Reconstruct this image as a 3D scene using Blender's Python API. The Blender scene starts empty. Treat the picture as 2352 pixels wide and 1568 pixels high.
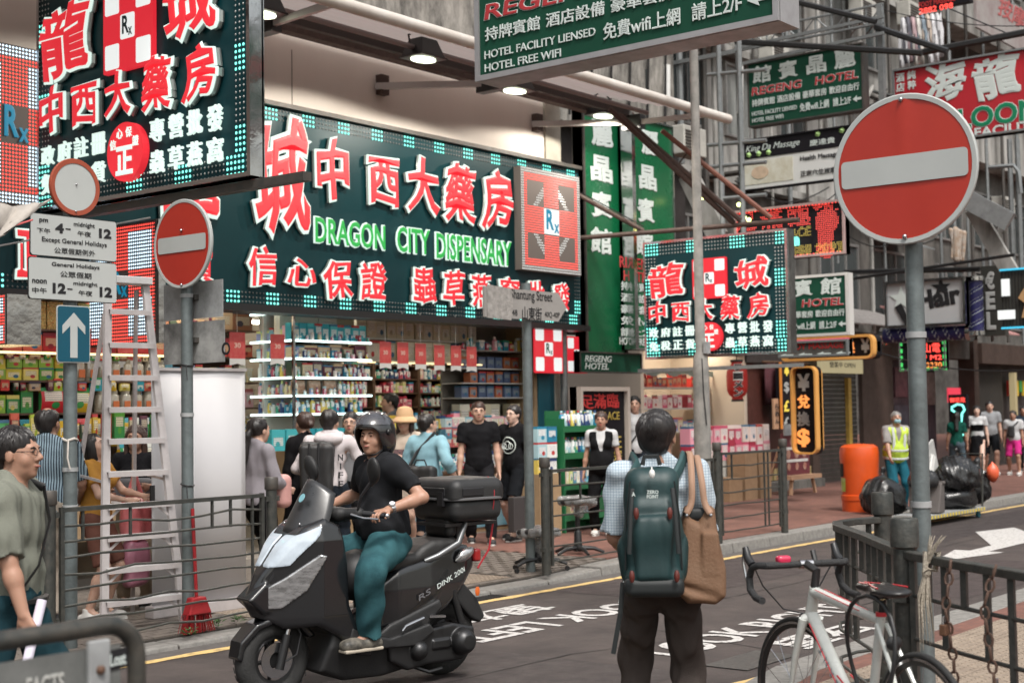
import bpy,math,random
import numpy as np
from mathutils import Vector,Matrix
sc = bpy.context.scene
COL = sc.collection
rnd = random.Random(7)
R = math.radians
# ---------------------------------------------------------------- camera
FPX = 50.0 / 36.0 * 2352.0
YAW,PITCH,ROLL,CH = R(38.5),R(2.82),R(0.92),1.70
_v = Vector((math.cos(YAW),math.sin(YAW),0))
_r0 = Vector((math.sin(YAW),-math.cos(YAW),0))
FWD = _v * math.cos(PITCH) + Vector((0,0,math.sin(PITCH)))
_u0 = _r0.cross(FWD)
RGT = _r0 * math.cos(ROLL) - _u0 * math.sin(ROLL)
UPV = _u0 * math.cos(ROLL) + _r0 * math.sin(ROLL)
CAM = Vector((0,0,CH))
cd = bpy.data.cameras.new('street_camera')
cd.lens = 50; cd.sensor_width = 36; cd.clip_start = 0.1; cd.clip_end = 400
cd.dof.use_dof = True; cd.dof.focus_distance = 8.6; cd.dof.aperture_fstop = 3.2
co = bpy.data.objects.new('street_camera',cd); COL.objects.link(co)
mw = Matrix((RGT,UPV,-FWD)).transposed().to_4x4(); mw.translation = CAM
co.matrix_world = mw
sc.camera = co
# ---------------------------------------------------------------- world, sun, exposure
w = bpy.data.worlds.new('World'); sc.world = w; w.use_nodes = True
nt = w.node_tree; bg = nt.nodes['Background']
sky = nt.nodes.new('ShaderNodeTexSky'); sky.sky_type = 'NISHITA'; sky.sun_disc = False
sky.sun_elevation = R(58); sky.sun_rotation = R(212); sky.air_density = 2.2; sky.dust_density = 5.0; sky.ozone_density = 1.0
hs = nt.nodes.new('ShaderNodeHueSaturation'); hs.inputs['Saturation'].default_value = 0.35
nt.links.new(sky.outputs[0],hs.inputs['Color']); nt.links.new(hs.outputs[0],bg.inputs['Color'])
bg.inputs['Strength'].default_value = 0.1
sd = bpy.data.lights.new('sun','SUN'); sd.energy = 1.5; sd.angle = R(11); sd.color = (1,.965,.92)
so = bpy.data.objects.new('sun',sd); COL.objects.link(so)
sdir = Vector((math.cos(R(58)) * math.sin(R(212)),math.cos(R(58)) * math.cos(R(212)),math.sin(R(58))))
so.rotation_euler = (-sdir).to_track_quat('-Z','Y').to_euler()
vs = sc.view_settings
vs.view_transform = 'Standard'; vs.look = 'None'; vs.exposure = 0.93; vs.gamma = 1.0; vs.use_curve_mapping = False
sc.render.engine = 'CYCLES'
sc.cycles.use_denoising = True
sc.cycles.max_bounces = 6; sc.cycles.diffuse_bounces = 4; sc.cycles.glossy_bounces = 3; sc.cycles.transparent_max_bounces = 12
sc.cycles.caustics_reflective = False; sc.cycles.caustics_refractive = False
sc.cycles.sample_clamp_indirect = 4.0
# ---------------------------------------------------------------- rays from picture measurements to real places
def ray(px,py):
 return FWD + RGT * ((px - 1176) / FPX) - UPV * ((py - 784) / FPX)
def onY(px,py,Y):
 d = ray(px,py); return CAM + d * (Y / d.y)
def onX(px,py,X):
 d = ray(px,py); return CAM + d * (X / d.x)
def onZ(px,py,Z=0.0):
 d = ray(px,py); return CAM + d * ((Z - CH) / d.z)
def col(px,Y,z=0.0):          # where the sight column px crosses the plane y=Y, at height z
 d = ray(px,945); return Vector((d.x / d.y * Y,Y,z))
def horizon(px): return 945 - 0.01606 * (px - 1176)
# ---------------------------------------------------------------- materials
def L(h):
 h = h.lstrip('#'); c = [int(h[i:i + 2],16) / 255 for i in (0,2,4)]
 return tuple(x / 12.92 if x <= .04045 else ((x + .055) / 1.055) ** 2.4 for x in c)
_M = {}
def mat(name,c='#808080',rough=.6,metal=0.,emit=0.,ns=0.,na=0.,bump=0.,bs=None,c2=None,alpha=1.,trans=0.,coat=0.,nl=True,stretch=(1,1,1),sss=0.,spec=None):
 """principled material; ns/na = noise scale and amount of mottling towards c2 (or darker)"""
 if name in _M: return _M[name]
 m = bpy.data.materials.new(name); _M[name] = m; m.use_nodes = True
 n = m.node_tree.nodes; l = m.node_tree.links; b = n['Principled BSDF']
 cc = L(c) if isinstance(c,str) else c
 b.inputs['Base Color'].default_value = (*cc,1)
 b.inputs['Roughness'].default_value = rough; b.inputs['Metallic'].default_value = metal
 if coat: b.inputs['Coat Weight'].default_value = coat; b.inputs['Coat Roughness'].default_value = .12
 if alpha < 1: b.inputs['Alpha'].default_value = alpha
 if trans: b.inputs['Transmission Weight'].default_value = trans
 if sss: b.inputs['Subsurface Weight'].default_value = sss; b.inputs['Subsurface Scale'].default_value = .01
 if spec is not None: b.inputs['Specular IOR Level'].default_value = spec
 if emit:
  b.inputs['Emission Color'].default_value = (*cc,1); b.inputs['Base Color'].default_value = (*[x * .35 for x in cc],1); b.inputs['Emission Strength'].default_value = emit
  if not nl: m.cycles.emission_sampling = 'NONE'
 if na or bump:
  tc = n.new('ShaderNodeTexCoord'); mp = n.new('ShaderNodeMapping'); mp.inputs['Scale'].default_value = stretch
  l.new(tc.outputs['Object'],mp.inputs['Vector'])
  if na:
   nz = n.new('ShaderNodeTexNoise'); nz.inputs['Scale'].default_value = ns; nz.inputs['Detail'].default_value = 6; nz.inputs['Roughness'].default_value = .65
   l.new(mp.outputs[0],nz.inputs['Vector'])
   rp = n.new('ShaderNodeValToRGB'); rp.color_ramp.elements[0].position = .35; rp.color_ramp.elements[1].position = .68
   l.new(nz.outputs['Fac'],rp.inputs['Fac'])
   d2 = (L(c2) if isinstance(c2,str) else c2) if c2 else tuple(x * .45 for x in cc)
   mm = n.new('ShaderNodeMix'); mm.data_type = 'RGBA'
   mu = n.new('ShaderNodeMath'); mu.operation = 'MULTIPLY'; mu.inputs[1].default_value = na
   l.new(rp.outputs[0],mu.inputs[0]); l.new(mu.outputs[0],mm.inputs['Factor'])
   mm.inputs['A'].default_value = (*cc,1); mm.inputs['B'].default_value = (*d2,1)
   l.new(mm.outputs['Result'],b.inputs['Emission Color' if emit else 'Base Color'])
   ra = n.new('ShaderNodeMath'); ra.operation = 'MULTIPLY_ADD'; ra.inputs[1].default_value = .18; ra.inputs[2].default_value = max(0,rough - .09)
   l.new(rp.outputs[0],ra.inputs[0]); l.new(ra.outputs[0],b.inputs['Roughness'])
  if bump:
   nb = n.new('ShaderNodeTexNoise'); nb.inputs['Scale'].default_value = bs or ns * 3 or 40; nb.inputs['Detail'].default_value = 5
   l.new(mp.outputs[0],nb.inputs['Vector'])
   bp = n.new('ShaderNodeBump'); bp.inputs['Strength'].default_value = bump; bp.inputs['Distance'].default_value = .01
   l.new(nb.outputs['Fac'],bp.inputs['Height']); l.new(bp.outputs[0],b.inputs['Normal'])
 return m
def cloth(name,c='#808080',c2=None,pat=None,scale=1.,rough=.85,thr=.8):
 """fabric; pat 'stripe' or 'check' draws a woven pattern in the thing's own coordinates"""
 if name in _M: return _M[name]
 m = mat(name,c,rough,ns=7,na=.38,bump=.5,bs=230,spec=.12,c2=tuple(x * .62 for x in (L(c) if isinstance(c,str) else c)))
 n = m.node_tree.nodes; l = m.node_tree.links; b = n['Principled BSDF']
 if pat:
  tc = n.new('ShaderNodeTexCoord'); prev = b.inputs['Base Color'].links[0].from_socket
  def lines(ax):
   wv = n.new('ShaderNodeTexWave'); wv.bands_direction = ax; wv.inputs['Scale'].default_value = scale; wv.inputs['Distortion'].default_value = .4; wv.inputs['Detail Scale'].default_value = .5
   l.new(tc.outputs['Object'],wv.inputs['Vector'])
   gt = n.new('ShaderNodeMath'); gt.operation = 'GREATER_THAN'; gt.inputs[1].default_value = thr
   l.new(wv.outputs['Fac'],gt.inputs[0]); return gt.outputs[0]
  f = lines('X')
  if pat == 'check':
   f2 = lines('Z'); mx = n.new('ShaderNodeMath'); mx.operation = 'MAXIMUM'; l.new(f,mx.inputs[0]); l.new(f2,mx.inputs[1]); f = mx.outputs[0]
  mm = n.new('ShaderNodeMix'); mm.data_type = 'RGBA'; l.new(f,mm.inputs['Factor']); l.new(prev,mm.inputs['A']); mm.inputs['B'].default_value = (*L(c2),1)
  l.new(mm.outputs['Result'],b.inputs['Base Color'])
 return m
# ---------------------------------------------------------------- objects
def tag(o,label=None,cat=None,group=None,kind=None):
 if label: o['label'] = label
 if cat: o['category'] = cat
 if group: o['group'] = group
 if kind: o['kind'] = kind
 return o
def thing(name,label,cat,loc=(0,0,0),group=None,yaw=0.,mtx=None):
 o = bpy.data.objects.new(name,None); COL.objects.link(o); o.empty_display_size = .1
 if mtx is not None: o.matrix_world = mtx
 else: o.location = loc; o.rotation_euler = (0,0,yaw)
 o['_m'] = 0
 del o['_m']
 return tag(o,label,cat,group)
def mwof(o):
 return o.matrix_world.copy() if o.rotation_mode == 'QUATERNION' else Matrix.LocRotScale(o.location,o.rotation_euler,o.scale)
def link(name,me,m=None,parent=None,world=False,smooth=False,ang=38):
 if m is not None and not me.materials: me.materials.append(m)
 if smooth:
  me.polygons.foreach_set('use_smooth',[True] * len(me.polygons))
  if ang: me.set_sharp_from_angle(angle=R(ang))
 o = bpy.data.objects.new(name,me); COL.objects.link(o)
 if parent is not None:
  o.parent = parent
  if world: o.matrix_parent_inverse = mwof(parent).inverted()
 return o
class MB:
 def __init__(s): s.v = []; s.f = []
 def add(s,vs,fs):
  k = len(s.v); s.v += [tuple(p) for p in vs]; s.f += [tuple(i + k for i in f) for f in fs]; return s
 def hexa(s,p):      # 8 corners: bottom 4 ccw, top 4 ccw
  return s.add(p,[(3,2,1,0),(4,5,6,7),(0,1,5,4),(1,2,6,5),(2,3,7,6),(3,0,4,7)])
 def box(s,c,d,m=None):
  x,y,z = d[0] / 2,d[1] / 2,d[2] / 2
  p = [Vector(q) for q in ((-x,-y,-z),(x,-y,-z),(x,y,-z),(-x,y,-z),(-x,-y,z),(x,-y,z),(x,y,z),(-x,y,z))]
  c = Vector(c)
  return s.hexa([(m @ q if m is not None else q) + c for q in p])
 def b2(s,a,b):     # box between two corners
  a = Vector(a); b = Vector(b); return s.box((a + b) / 2,[abs(t) for t in (b - a)])
 def tube(s,pts,r,n=8,closed=False,cap=True,flat=1.):
  pts = [Vector(p) for p in pts]; rr = r if isinstance(r,(list,tuple)) else [r] * len(pts)
  k0 = len(s.v); N = len(pts); ref = None
  for i,p in enumerate(pts):
   a = pts[i - 1] if (i or closed) else p; b = pts[(i + 1) % N] if (i < N - 1 or closed) else p
   t = (b - a).normalized() if (b - a).length > 1e-9 else Vector((0,0,1))
   if ref is None:
    ref = Vector((0,0,1)) if abs(t.z) < .9 else Vector((1,0,0))
   u = (ref - t * ref.dot(t)).normalized(); ref = u; q = t.cross(u)
   for j in range(n):
    a_ = 2 * math.pi * j / n
    s.v.append(tuple(p + u * (math.cos(a_) * rr[i]) + q * (math.sin(a_) * rr[i] * flat)))
  M_ = N if closed else N - 1
  for i in range(M_):
   a0 = k0 + i * n; b0 = k0 + ((i + 1) % N) * n
   for j in range(n):
    s.f.append((a0 + j,a0 + (j + 1) % n,b0 + (j + 1) % n,b0 + j))
  if cap and not closed:
   s.f.append(tuple(k0 + j for j in range(n))[::-1]); s.f.append(tuple(k0 + (N - 1) * n + j for j in range(n)))
  return s
 def bar(s,a,b,w,h=None):     # rectangular bar from a to b
  a = Vector(a); b = Vector(b); h = h or w; t = (b - a).normalized()
  up = Vector((0,0,1)) if abs(t.z) < .9 else Vector((1,0,0))
  q = t.cross(up).normalized() * (w / 2); u = q.cross(t).normalized() * (h / 2)
  return s.hexa([a - q - u,a + q - u,b + q - u,b - q - u,a - q + u,a + q + u,b + q + u,b - q + u])
 def lathe(s,prof,n=20,c=(0,0,0),m=None,cap=True):
  c = Vector(c); k = len(s.v)
  for r,z in prof:
   for j in range(n):
    a = 2 * math.pi * j / n; p = Vector((r * math.cos(a),r * math.sin(a),z))
    s.v.append(tuple((m @ p if m is not None else p) + c))
  for i in range(len(prof) - 1):
   for j in range(n): s.f.append((k + i * n + j,k + i * n + (j + 1) % n,k + (i + 1) * n + (j + 1) % n,k + (i + 1) * n + j))
  if cap:
   s.f.append(tuple(k + j for j in range(n))[::-1]); s.f.append(tuple(k + (len(prof) - 1) * n + j for j in range(n)))
  return s
 def prism(s,poly,d,m=None,c=(0,0,0)):   # poly in xy, extruded 0..d along z, then m
  n = len(poly); c = Vector(c)
  p = [Vector((x,y,0)) for x,y in poly] + [Vector((x,y,d)) for x,y in poly]
  p = [(m @ q if m is not None else q) + c for q in p]
  return s.add(p,[tuple(range(n))[::-1],tuple(range(n,2 * n))] + [(i,(i + 1) % n,n + (i + 1) % n,n + i) for i in range(n)])
 def ball(s,c,r,n=10,m=None):
  r = (r,r,r) if not hasattr(r,'__len__') else r
  pr = [(math.sin(math.pi * i / (n // 2 + 1)),-math.cos(math.pi * i / (n // 2 + 1))) for i in range(1,n // 2 + 1)]
  sm = Matrix.Diagonal(Vector(r)); mm = (m @ sm) if m is not None else sm
  return s.lathe(pr,n,c,mm)
 def mesh(s,name='m'):
  me = bpy.data.meshes.new(name); me.from_pydata(s.v,[],s.f); me.update(); return me
 def build(s,name,m,parent=None,world=True,smooth=False,bevel=0,ang=38):
  o = link(name,s.mesh(name),m,parent,world,smooth,ang)
  if bevel:
   bv = o.modifiers.new('Bevel','BEVEL'); bv.width = bevel; bv.segments = 2; bv.limit_method = 'ANGLE'
  return o
def rrect(w,h,r,n=4):
 r = min(r,w / 2,h / 2); o = []
 for cx,cy,a0 in ((w / 2 - r,h / 2 - r,0),(-w / 2 + r,h / 2 - r,90),(-w / 2 + r,-h / 2 + r,180),(w / 2 - r,-h / 2 + r,270)):
  for i in range(n + 1):
   a = R(a0 + 90 * i / n); o.append((cx + r * math.cos(a),cy + r * math.sin(a)))
 return o
def circ(r,n=32,a0=0.): return [(r * math.cos(2 * math.pi * i / n + a0),r * math.sin(2 * math.pi * i / n + a0)) for i in range(n)]
# ---------------------------------------------------------------- text
_T = {}
def glyphs(s,bev):
 k = (s,bev)
 if k in _T: return _T[k]
 c = bpy.data.curves.new('t','FONT'); c.body = s; c.size = 1; c.resolution_u = 3; c.bevel_depth = bev; c.bevel_resolution = 1 if bev >= .03 else 0; c.extrude = .004
 o = bpy.data.objects.new('t',c); COL.objects.link(o)
 me = bpy.data.meshes.new_from_object(o); bpy.data.objects.remove(o); bpy.data.curves.remove(c)
 n = len(me.vertices); co_ = np.empty(n * 3,np.float32); me.vertices.foreach_get('co',co_); co_ = co_.reshape(-1,3)
 fs = [tuple(p.vertices) for p in me.polygons]; bpy.data.meshes.remove(me)
 _T[k] = (co_,fs); return _T[k]
def text_mesh(s,bev,x,y,w,h,z,dz,shear=0.,wob=0.,vertical=False,ref=None):
 """letters of s fitted centred on (x, y) with size w x h in the sign's plane, dz thick from z"""
 if vertical:
  P = []; F = []; n = len(s); k = 0
  for i,ch in enumerate(s):
   c,f = fit(ch,bev,x,y + h / 2 - h * (i + .5) / n,w,h / n * .9,z,dz,shear,wob,ref)
   P.append(c); F += [tuple(a + k for a in q) for q in f]; k += len(c)
  return np.concatenate(P),F
 return fit(s,bev,x,y,w,h,z,dz,shear,wob,ref)
def fit(s,bev,x,y,w,h,z,dz,shear,wob,ref=None):
 c,f = glyphs(s,bev); b = glyphs(s,ref)[0] if ref is not None else c
 lo = b.min(0); hi = b.max(0); c = c.copy(); cen = (lo + hi) / 2
 c[:,:2] = (c[:,:2] - cen[:2])
 if wob:
  ph = (sum(map(ord,s)) % 17)
  c[:,0] += wob * np.sin(c[:,1] * 5.5 + ph) ; c[:,1] += wob * np.sin(c[:,0] * 6.3 + ph * 1.7) + wob * .8 * c[:,0]
 c[:,0] += c[:,1] * shear
 sx = w / max(1e-6,hi[0] - lo[0]); sy = h / max(1e-6,hi[1] - lo[1]); zr = max(1e-6,c[:,2].max() - c[:,2].min())
 c[:,0] = c[:,0] * sx + x; c[:,1] = c[:,1] * sy + y; c[:,2] = (c[:,2] - c[:,2].min()) / zr * dz + z
 return c,f
def np_mesh(name,v,f):
 me = bpy.data.meshes.new(name); me.from_pydata(v.tolist() if hasattr(v,'tolist') else v,[],f); me.update(); return me
# ---------------------------------------------------------------- signs
class Sign:
 """a board in a real plane: ax='X' hangs across the street (faces -x), 'Y' is parallel to the fronts (faces -y)"""
 def __init__(s,name,label,cat,ax,at,group=None,yawoff=0.):
  s.ax,s.at = ax,at
  U = Vector((0,-1,0)) if ax == 'X' else Vector((1,0,0)); N = Vector((-1,0,0)) if ax == 'X' else Vector((0,-1,0))
  s.M = Matrix((U,Vector((0,0,1)),N)).transposed().to_4x4(); s.U = U; s.N = N
  s.nm = (name,label,cat,group); s.o = None
 def W(s,px,py): return onX(px,py,s.at) if s.ax == 'X' else onY(px,py,s.at)
 def start(s,px0,pyt0,pyb0,px1,pyt1=None,pyb1=None):
  """board corners measured: left edge x, its top and bottom y, right edge x (and its top, bottom)"""
  A,B = s.W(px0,pyt0),s.W(px0,pyb0); C = s.W(px1,pyt1 if pyt1 is not None else pyt0)
  s.w = (C - A).dot(s.U)
  zt = A.z if pyt1 is None else (A.z + C.z) / 2; zb = B.z if pyb1 is None else (B.z + s.W(px1,pyb1).z) / 2
  s.h = zt - zb
  cen = A + s.U * (s.w / 2); cen.z = (zt + zb) / 2
  M_ = s.M.copy(); M_.translation = cen
  s.o = bpy.data.objects.new(s.nm[0],None); COL.objects.link(s.o); s.o.empty_display_size = .1
  s.o.location = cen; s.o.rotation_euler = M_.to_euler()
  tag(s.o,s.nm[1],s.nm[2],s.nm[3]); s.cen = cen; s.M = M_; s.Mi = M_.inverted()
  return s
 def L(s,px,py): q = s.Mi @ s.W(px,py); return q.x,q.y
 def mb(s,name,m,B,**k): return B.build(name,m,s.o,world=False,**k)
 def board(s,name,m,t=.1,inset=0.,z0=None):
  B = MB(); B.box((0,0,-t / 2 if z0 is None else z0),(s.w - inset * 2,s.h - inset * 2,t)); return s.mb(name,m,B)
 def frame(s,name,m,wd,t,z=0):
  B = MB(); a,b = s.w / 2,s.h / 2
  B.box((0,b - wd / 2,z),(2 * a,wd,t)); B.box((0,-b + wd / 2,z),(2 * a,wd,t))
  B.box((-a + wd / 2,0,z),(wd,2 * b - 2 * wd,t)); B.box((a - wd / 2,0,z),(wd,2 * b - 2 * wd,t)); return s.mb(name,m,B)
 def text(s,st,m,x,y,w,h,bev=.012,z=.004,dz=.008,name='lettering',parent=None,ref=None,**k):
  c,f = text_mesh(st,bev,x,y,w,h,z,dz,ref=ref,**k)
  return link(name,np_mesh(name,c,f),m,parent or s.o)
 def ptext(s,st,m,px,py,pw,ph,**k):      # centre and size measured in the picture
  x,y = s.L(px,py); x0,_ = s.L(px - pw / 2,py); x1,_ = s.L(px + pw / 2,py); _,y0 = s.L(px,py + ph / 2); _,y1 = s.L(px,py - ph / 2)
  return s.text(st,m,x,y,x1 - x0,y1 - y0,**k)
 def neon(s,st,mi,mo,x,y,w,h,name='character',bi=.022,bo=.062,z=.02,dz=.03,side=None,**k):
  """glowing letter with a wider pale rim behind it, standing proud of the board"""
  w *= .9; h *= .9
  o = s.text(st,mo,x,y,w,h,bev=bo,z=z,dz=dz,name=name,ref=bi,**k)
  s.text(st,mi,x,y,w,h,bev=bi,z=z + dz,dz=.01,name='face',parent=o,ref=bi,**k)
  if side: s.text(st,side,x,y,w,h,bev=bo * .9,z=.001,dz=z,name='letter_side',parent=o,ref=bi,**k)
  return o
 def pneon(s,st,mi,mo,px,py,pw,ph,**k):
  x,y = s.L(px,py); x0,_ = s.L(px - pw / 2,py); x1,_ = s.L(px + pw / 2,py); _,y0 = s.L(px,py + ph / 2); _,y1 = s.L(px,py - ph / 2)
  return s.neon(st,mi,mo,x,y,x1 - x0,y1 - y0,**k)
 def dots(s,name,m,pts,r,z=.008,n=6,parent=None):
  B = MB(); ring = circ(r,n)
  for x,y in pts:
   k = len(B.v); B.v.append((x,y,z + r * .6)); B.v += [(x + a,y + b,z) for a,b in ring]
   B.f += [(k,k + 1 + i,k + 1 + (i + 1) % n) for i in range(n)]
  o = B.build(name,m,parent or s.o,world=False); o['kind'] = 'stuff'; return o
 def border(s,mlit,mdim,pitch,rows,per,lit,r,bw=None,name='lamp_dot',n=5):
  a,b = s.w / 2,s.h / 2; P = {0: [],1: []}
  for j in range(rows):
   o = pitch * (j + .7)
   nx = int((s.w - 2 * pitch * .7) / pitch); ny = int((s.h - 2 * pitch * rows) / pitch)
   for i in range(nx + 1):
    x = -a + pitch * .7 + i * pitch
    for sy in (1,-1): P[1 if i % per < lit else 0].append((x,sy * (b - o)))
   for i in range(ny):
    y = -b + pitch * (rows + .7) + i * pitch
    for sx in (1,-1): P[1 if i % per < lit else 0].append((sx * (a - o),y))
  s.dots('lit_' + name,mlit,P[1],r * 1.25,n=n); s.dots('dim_' + name,mdim,P[0],r,n=4)
# ---------------------------------------------------------------- implicit surfaces for soft shapes
def nets(F,o,h):
 S = F < 0
 c = [S[i:S.shape[0] - 1 + i,j:S.shape[1] - 1 + j,k:S.shape[2] - 1 + k] for i in (0,1) for j in (0,1) for k in (0,1)]
 n = sum(x.astype(np.int8) for x in c); act = (n > 0) & (n < 8); idx = np.argwhere(act)
 if not len(idx): return np.zeros((0,3)),np.zeros((0,4),int)
 I,J,K = idx.T
 val = np.stack([F[I + i,J + j,K + k] for i in (0,1) for j in (0,1) for k in (0,1)],1)
 cor = np.array([(i,j,k) for i in (0,1) for j in (0,1) for k in (0,1)],np.float32)
 acc = np.zeros((len(idx),3),np.float32); cnt = np.zeros(len(idx),np.float32)
 for a in range(8):
  for b in range(a + 1,8):
   if np.abs(cor[a] - cor[b]).sum() != 1: continue
   va,vb = val[:,a],val[:,b]; x = (va < 0) != (vb < 0)
   t = np.where(x,va / np.where(x,va - vb,1),0)
   acc += np.where(x[:,None],cor[a] + t[:,None] * (cor[b] - cor[a]),0); cnt += x
 V = (idx + acc / cnt[:,None]) * h + o
 mp = np.full(act.shape,-1,np.int32); mp[I,J,K] = np.arange(len(idx))
 Q = []
 for ax in range(3):
  sl = [slice(None)] * 3; s2 = [slice(None)] * 3; sl[ax] = slice(0,-1); s2[ax] = slice(1,None)
  A = S[tuple(sl)]; B = S[tuple(s2)]; e = np.argwhere(A != B); u,v = (ax + 1) % 3,(ax + 2) % 3
  ok = (e[:,u] > 0) & (e[:,v] > 0) & (e[:,u] < S.shape[u] - 1) & (e[:,v] < S.shape[v] - 1); e = e[ok]
  fl = A[tuple(e.T)]
  def g(du,dv):
   q = e.copy(); q[:,u] -= du; q[:,v] -= dv; return mp[tuple(q.T)]
  q = np.stack([g(1,1),g(0,1),g(0,0),g(1,0)],1); q[~fl] = q[~fl][:,::-1]; Q.append(q)
 return V,np.concatenate(Q)
def v3(*a): return np.array(a,np.float32)
class SDF:
 def __init__(s,lo,hi,h):
  s.o = np.array(lo,np.float32); s.h = h; s.n = np.maximum(4,np.ceil((np.array(hi) - s.o) / h).astype(int) + 1)
  s.F = np.full(s.n,.08,np.float32)
 def sub(s,lo,hi,pad):
  a = np.clip(np.floor((np.array(lo) - pad - s.o) / s.h).astype(int),0,s.n); b = np.clip(np.ceil((np.array(hi) + pad - s.o) / s.h).astype(int) + 1,0,s.n)
  if (b <= a).any(): return None,None
  sl = tuple(slice(i,j) for i,j in zip(a,b))
  g = [np.arange(i,j,dtype=np.float32) * s.h + oo for i,j,oo in zip(a,b,s.o)]
  X = np.stack(np.meshgrid(*g,indexing='ij'),-1); return sl,X
 def put(s,sl,d,k,mode):
  A = s.F[sl]
  if mode == 'u':
   if k > 0:
    hh = np.clip(.5 + .5 * (A - d) / k,0,1); s.F[sl] = A + (d - A) * hh - k * hh * (1 - hh)
   else: s.F[sl] = np.minimum(A,d)
  elif mode == 's':
   if k > 0:
    hh = np.clip(.5 - .5 * (A + d) / k,0,1); s.F[sl] = A + (-d - A) * hh + k * hh * (1 - hh)
   else: s.F[sl] = np.maximum(A,-d)
  return s
 def cap(s,a,b,ra,rb=None,k=.02,mode='u',cut=None):
  a = np.array(a,np.float32); b = np.array(b,np.float32); rb = ra if rb is None else rb; r = max(ra,rb)
  sl,X = s.sub(np.minimum(a,b) - r,np.maximum(a,b) + r,k + .03)
  if sl is None: return s
  ab = b - a; t = np.clip(((X - a) @ ab) / max(1e-9,float(ab @ ab)),0,1)
  d = np.linalg.norm(X - (a + t[...,None] * ab),axis=-1) - (ra + (rb - ra) * t)
  if cut is not None:
   for (p,nn) in (cut if isinstance(cut,list) else [cut]):
    nn = np.array(nn,np.float32); nn = nn / np.linalg.norm(nn); d = np.maximum(d,(X - np.array(p,np.float32)) @ nn)
  return s.put(sl,d,k,mode)
 def ell(s,c,r,k=.02,mode='u',rot=None):
  c = np.array(c,np.float32); r = np.array(r,np.float32); m = float(r.max())
  sl,X = s.sub(c - m,c + m,k + .03)
  if sl is None: return s
  q = X - c
  if rot is not None: q = q @ np.array(rot,np.float32)
  k0 = np.linalg.norm(q / r,axis=-1); k1 = np.linalg.norm(q / (r * r),axis=-1)
  d = np.where(k1 > 1e-6,k0 * (k0 - 1) / np.maximum(k1,1e-6),-float(r.min()))
  return s.put(sl,d,k,mode)
 def box(s,c,hf,r=.01,k=.01,mode='u',rot=None,taper=None):
  c = np.array(c,np.float32); hf = np.array(hf,np.float32); m = float(np.linalg.norm(hf)) + r
  sl,X = s.sub(c - m,c + m,k + .03)
  if sl is None: return s
  q = X - c
  if rot is not None: q = q @ np.array(rot,np.float32)
  if taper is not None:      # taper=(axis, amount per metre) narrows the other axes
   ax,am = taper; f = 1 + am * q[...,ax]; q = q.copy()
   for i in range(3):
    if i != ax: q[...,i] = q[...,i] / np.clip(f,.2,5)
  q = np.abs(q) - (hf - r); d = np.linalg.norm(np.maximum(q,0),axis=-1) + np.minimum(q.max(-1),0) - r
  return s.put(sl,d,k,mode)
 def poly(s,pts,hw,k=.01,r=.012,mode='u',yc=0.):
  """side outline pts in (x, z), half width hw (number or function of x, z), rounded by r"""
  P = np.array(pts,np.float32); lo = P.min(0); hi = P.max(0); W = hw if not callable(hw) else .45
  sl,X = s.sub((lo[0],yc - W,lo[1]),(hi[0],yc + W,hi[1]),k + .04)
  if sl is None: return s
  x = X[:,0,:,0]; z = X[:,0,:,2]; d2 = np.full(x.shape,1e9,np.float32); ins = np.zeros(x.shape,bool); n = len(P)
  for i in range(n):
   a = P[i]; b = P[(i + 1) % n]; e = b - a; wx = x - a[0]; wz = z - a[1]; t = np.clip((wx * e[0] + wz * e[1]) / max(1e-9,float(e @ e)),0,1)
   d2 = np.minimum(d2,(wx - e[0] * t) ** 2 + (wz - e[1] * t) ** 2)
   c_ = ((a[1] > z) != (b[1] > z)); xi = a[0] + (z - a[1]) / (b[1] - a[1] + 1e-12) * (b[0] - a[0]); ins ^= c_ & (x < xi)
  dp = np.where(ins,-np.sqrt(d2),np.sqrt(d2))[:,None,:]
  ww = hw(x,z)[:,None,:] if callable(hw) else hw
  dy = np.abs(X[...,1] - yc) - ww
  a_ = np.maximum(dp + r,0); b_ = np.maximum(dy + r,0)
  d = np.sqrt(a_ ** 2 + b_ ** 2) + np.minimum(np.maximum(dp + r,dy + r),0) - r
  return s.put(sl,d.astype(np.float32),k,mode)
 def plane(s,p,n):
  sl,X = s.sub(s.o,s.o + s.n * s.h,0); n = np.array(n,np.float32); n = n / np.linalg.norm(n)
  s.F[sl] = np.maximum(s.F[sl],(X - np.array(p,np.float32)) @ n); return s
 def noise(s,amp,f=(20,20,8),seed=0,oct=3):
  rg = np.random.RandomState(seed); sl,X = s.sub(s.o,s.o + s.n * s.h,0); d = 0
  X = X + .25 * np.sin(X[...,[1,2,0]] * 9 + seed) / 9
  for o_ in range(oct):
   w_ = rg.normal(size=3) * np.array(f) * (1.5 ** o_); d = d + np.sin(X @ w_.astype(np.float32) + rg.uniform(0,6)) / (1.4 ** o_)
  s.F[sl] = s.F[sl] + amp * d; return s
 def mesh(s,name):
  s.F[0] = s.F[-1] = .05; s.F[:,0] = s.F[:,-1] = .05; s.F[:,:,0] = s.F[:,:,-1] = .05
  V,Q = nets(s.F,s.o,s.h); me = bpy.data.meshes.new(name)
  me.vertices.add(len(V)); me.vertices.foreach_set('co',V.astype(np.float32).ravel())
  me.loops.add(Q.size); me.loops.foreach_set('vertex_index',Q.ravel().astype(np.int32))
  me.polygons.add(len(Q)); me.polygons.foreach_set('loop_start',np.arange(0,Q.size,4,dtype=np.int32))
  me.update(calc_edges=True); return me
 def build(s,name,m,parent=None,ang=0):
  me = s.mesh(name); return link(name,me,m,parent,False,True,ang)
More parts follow.
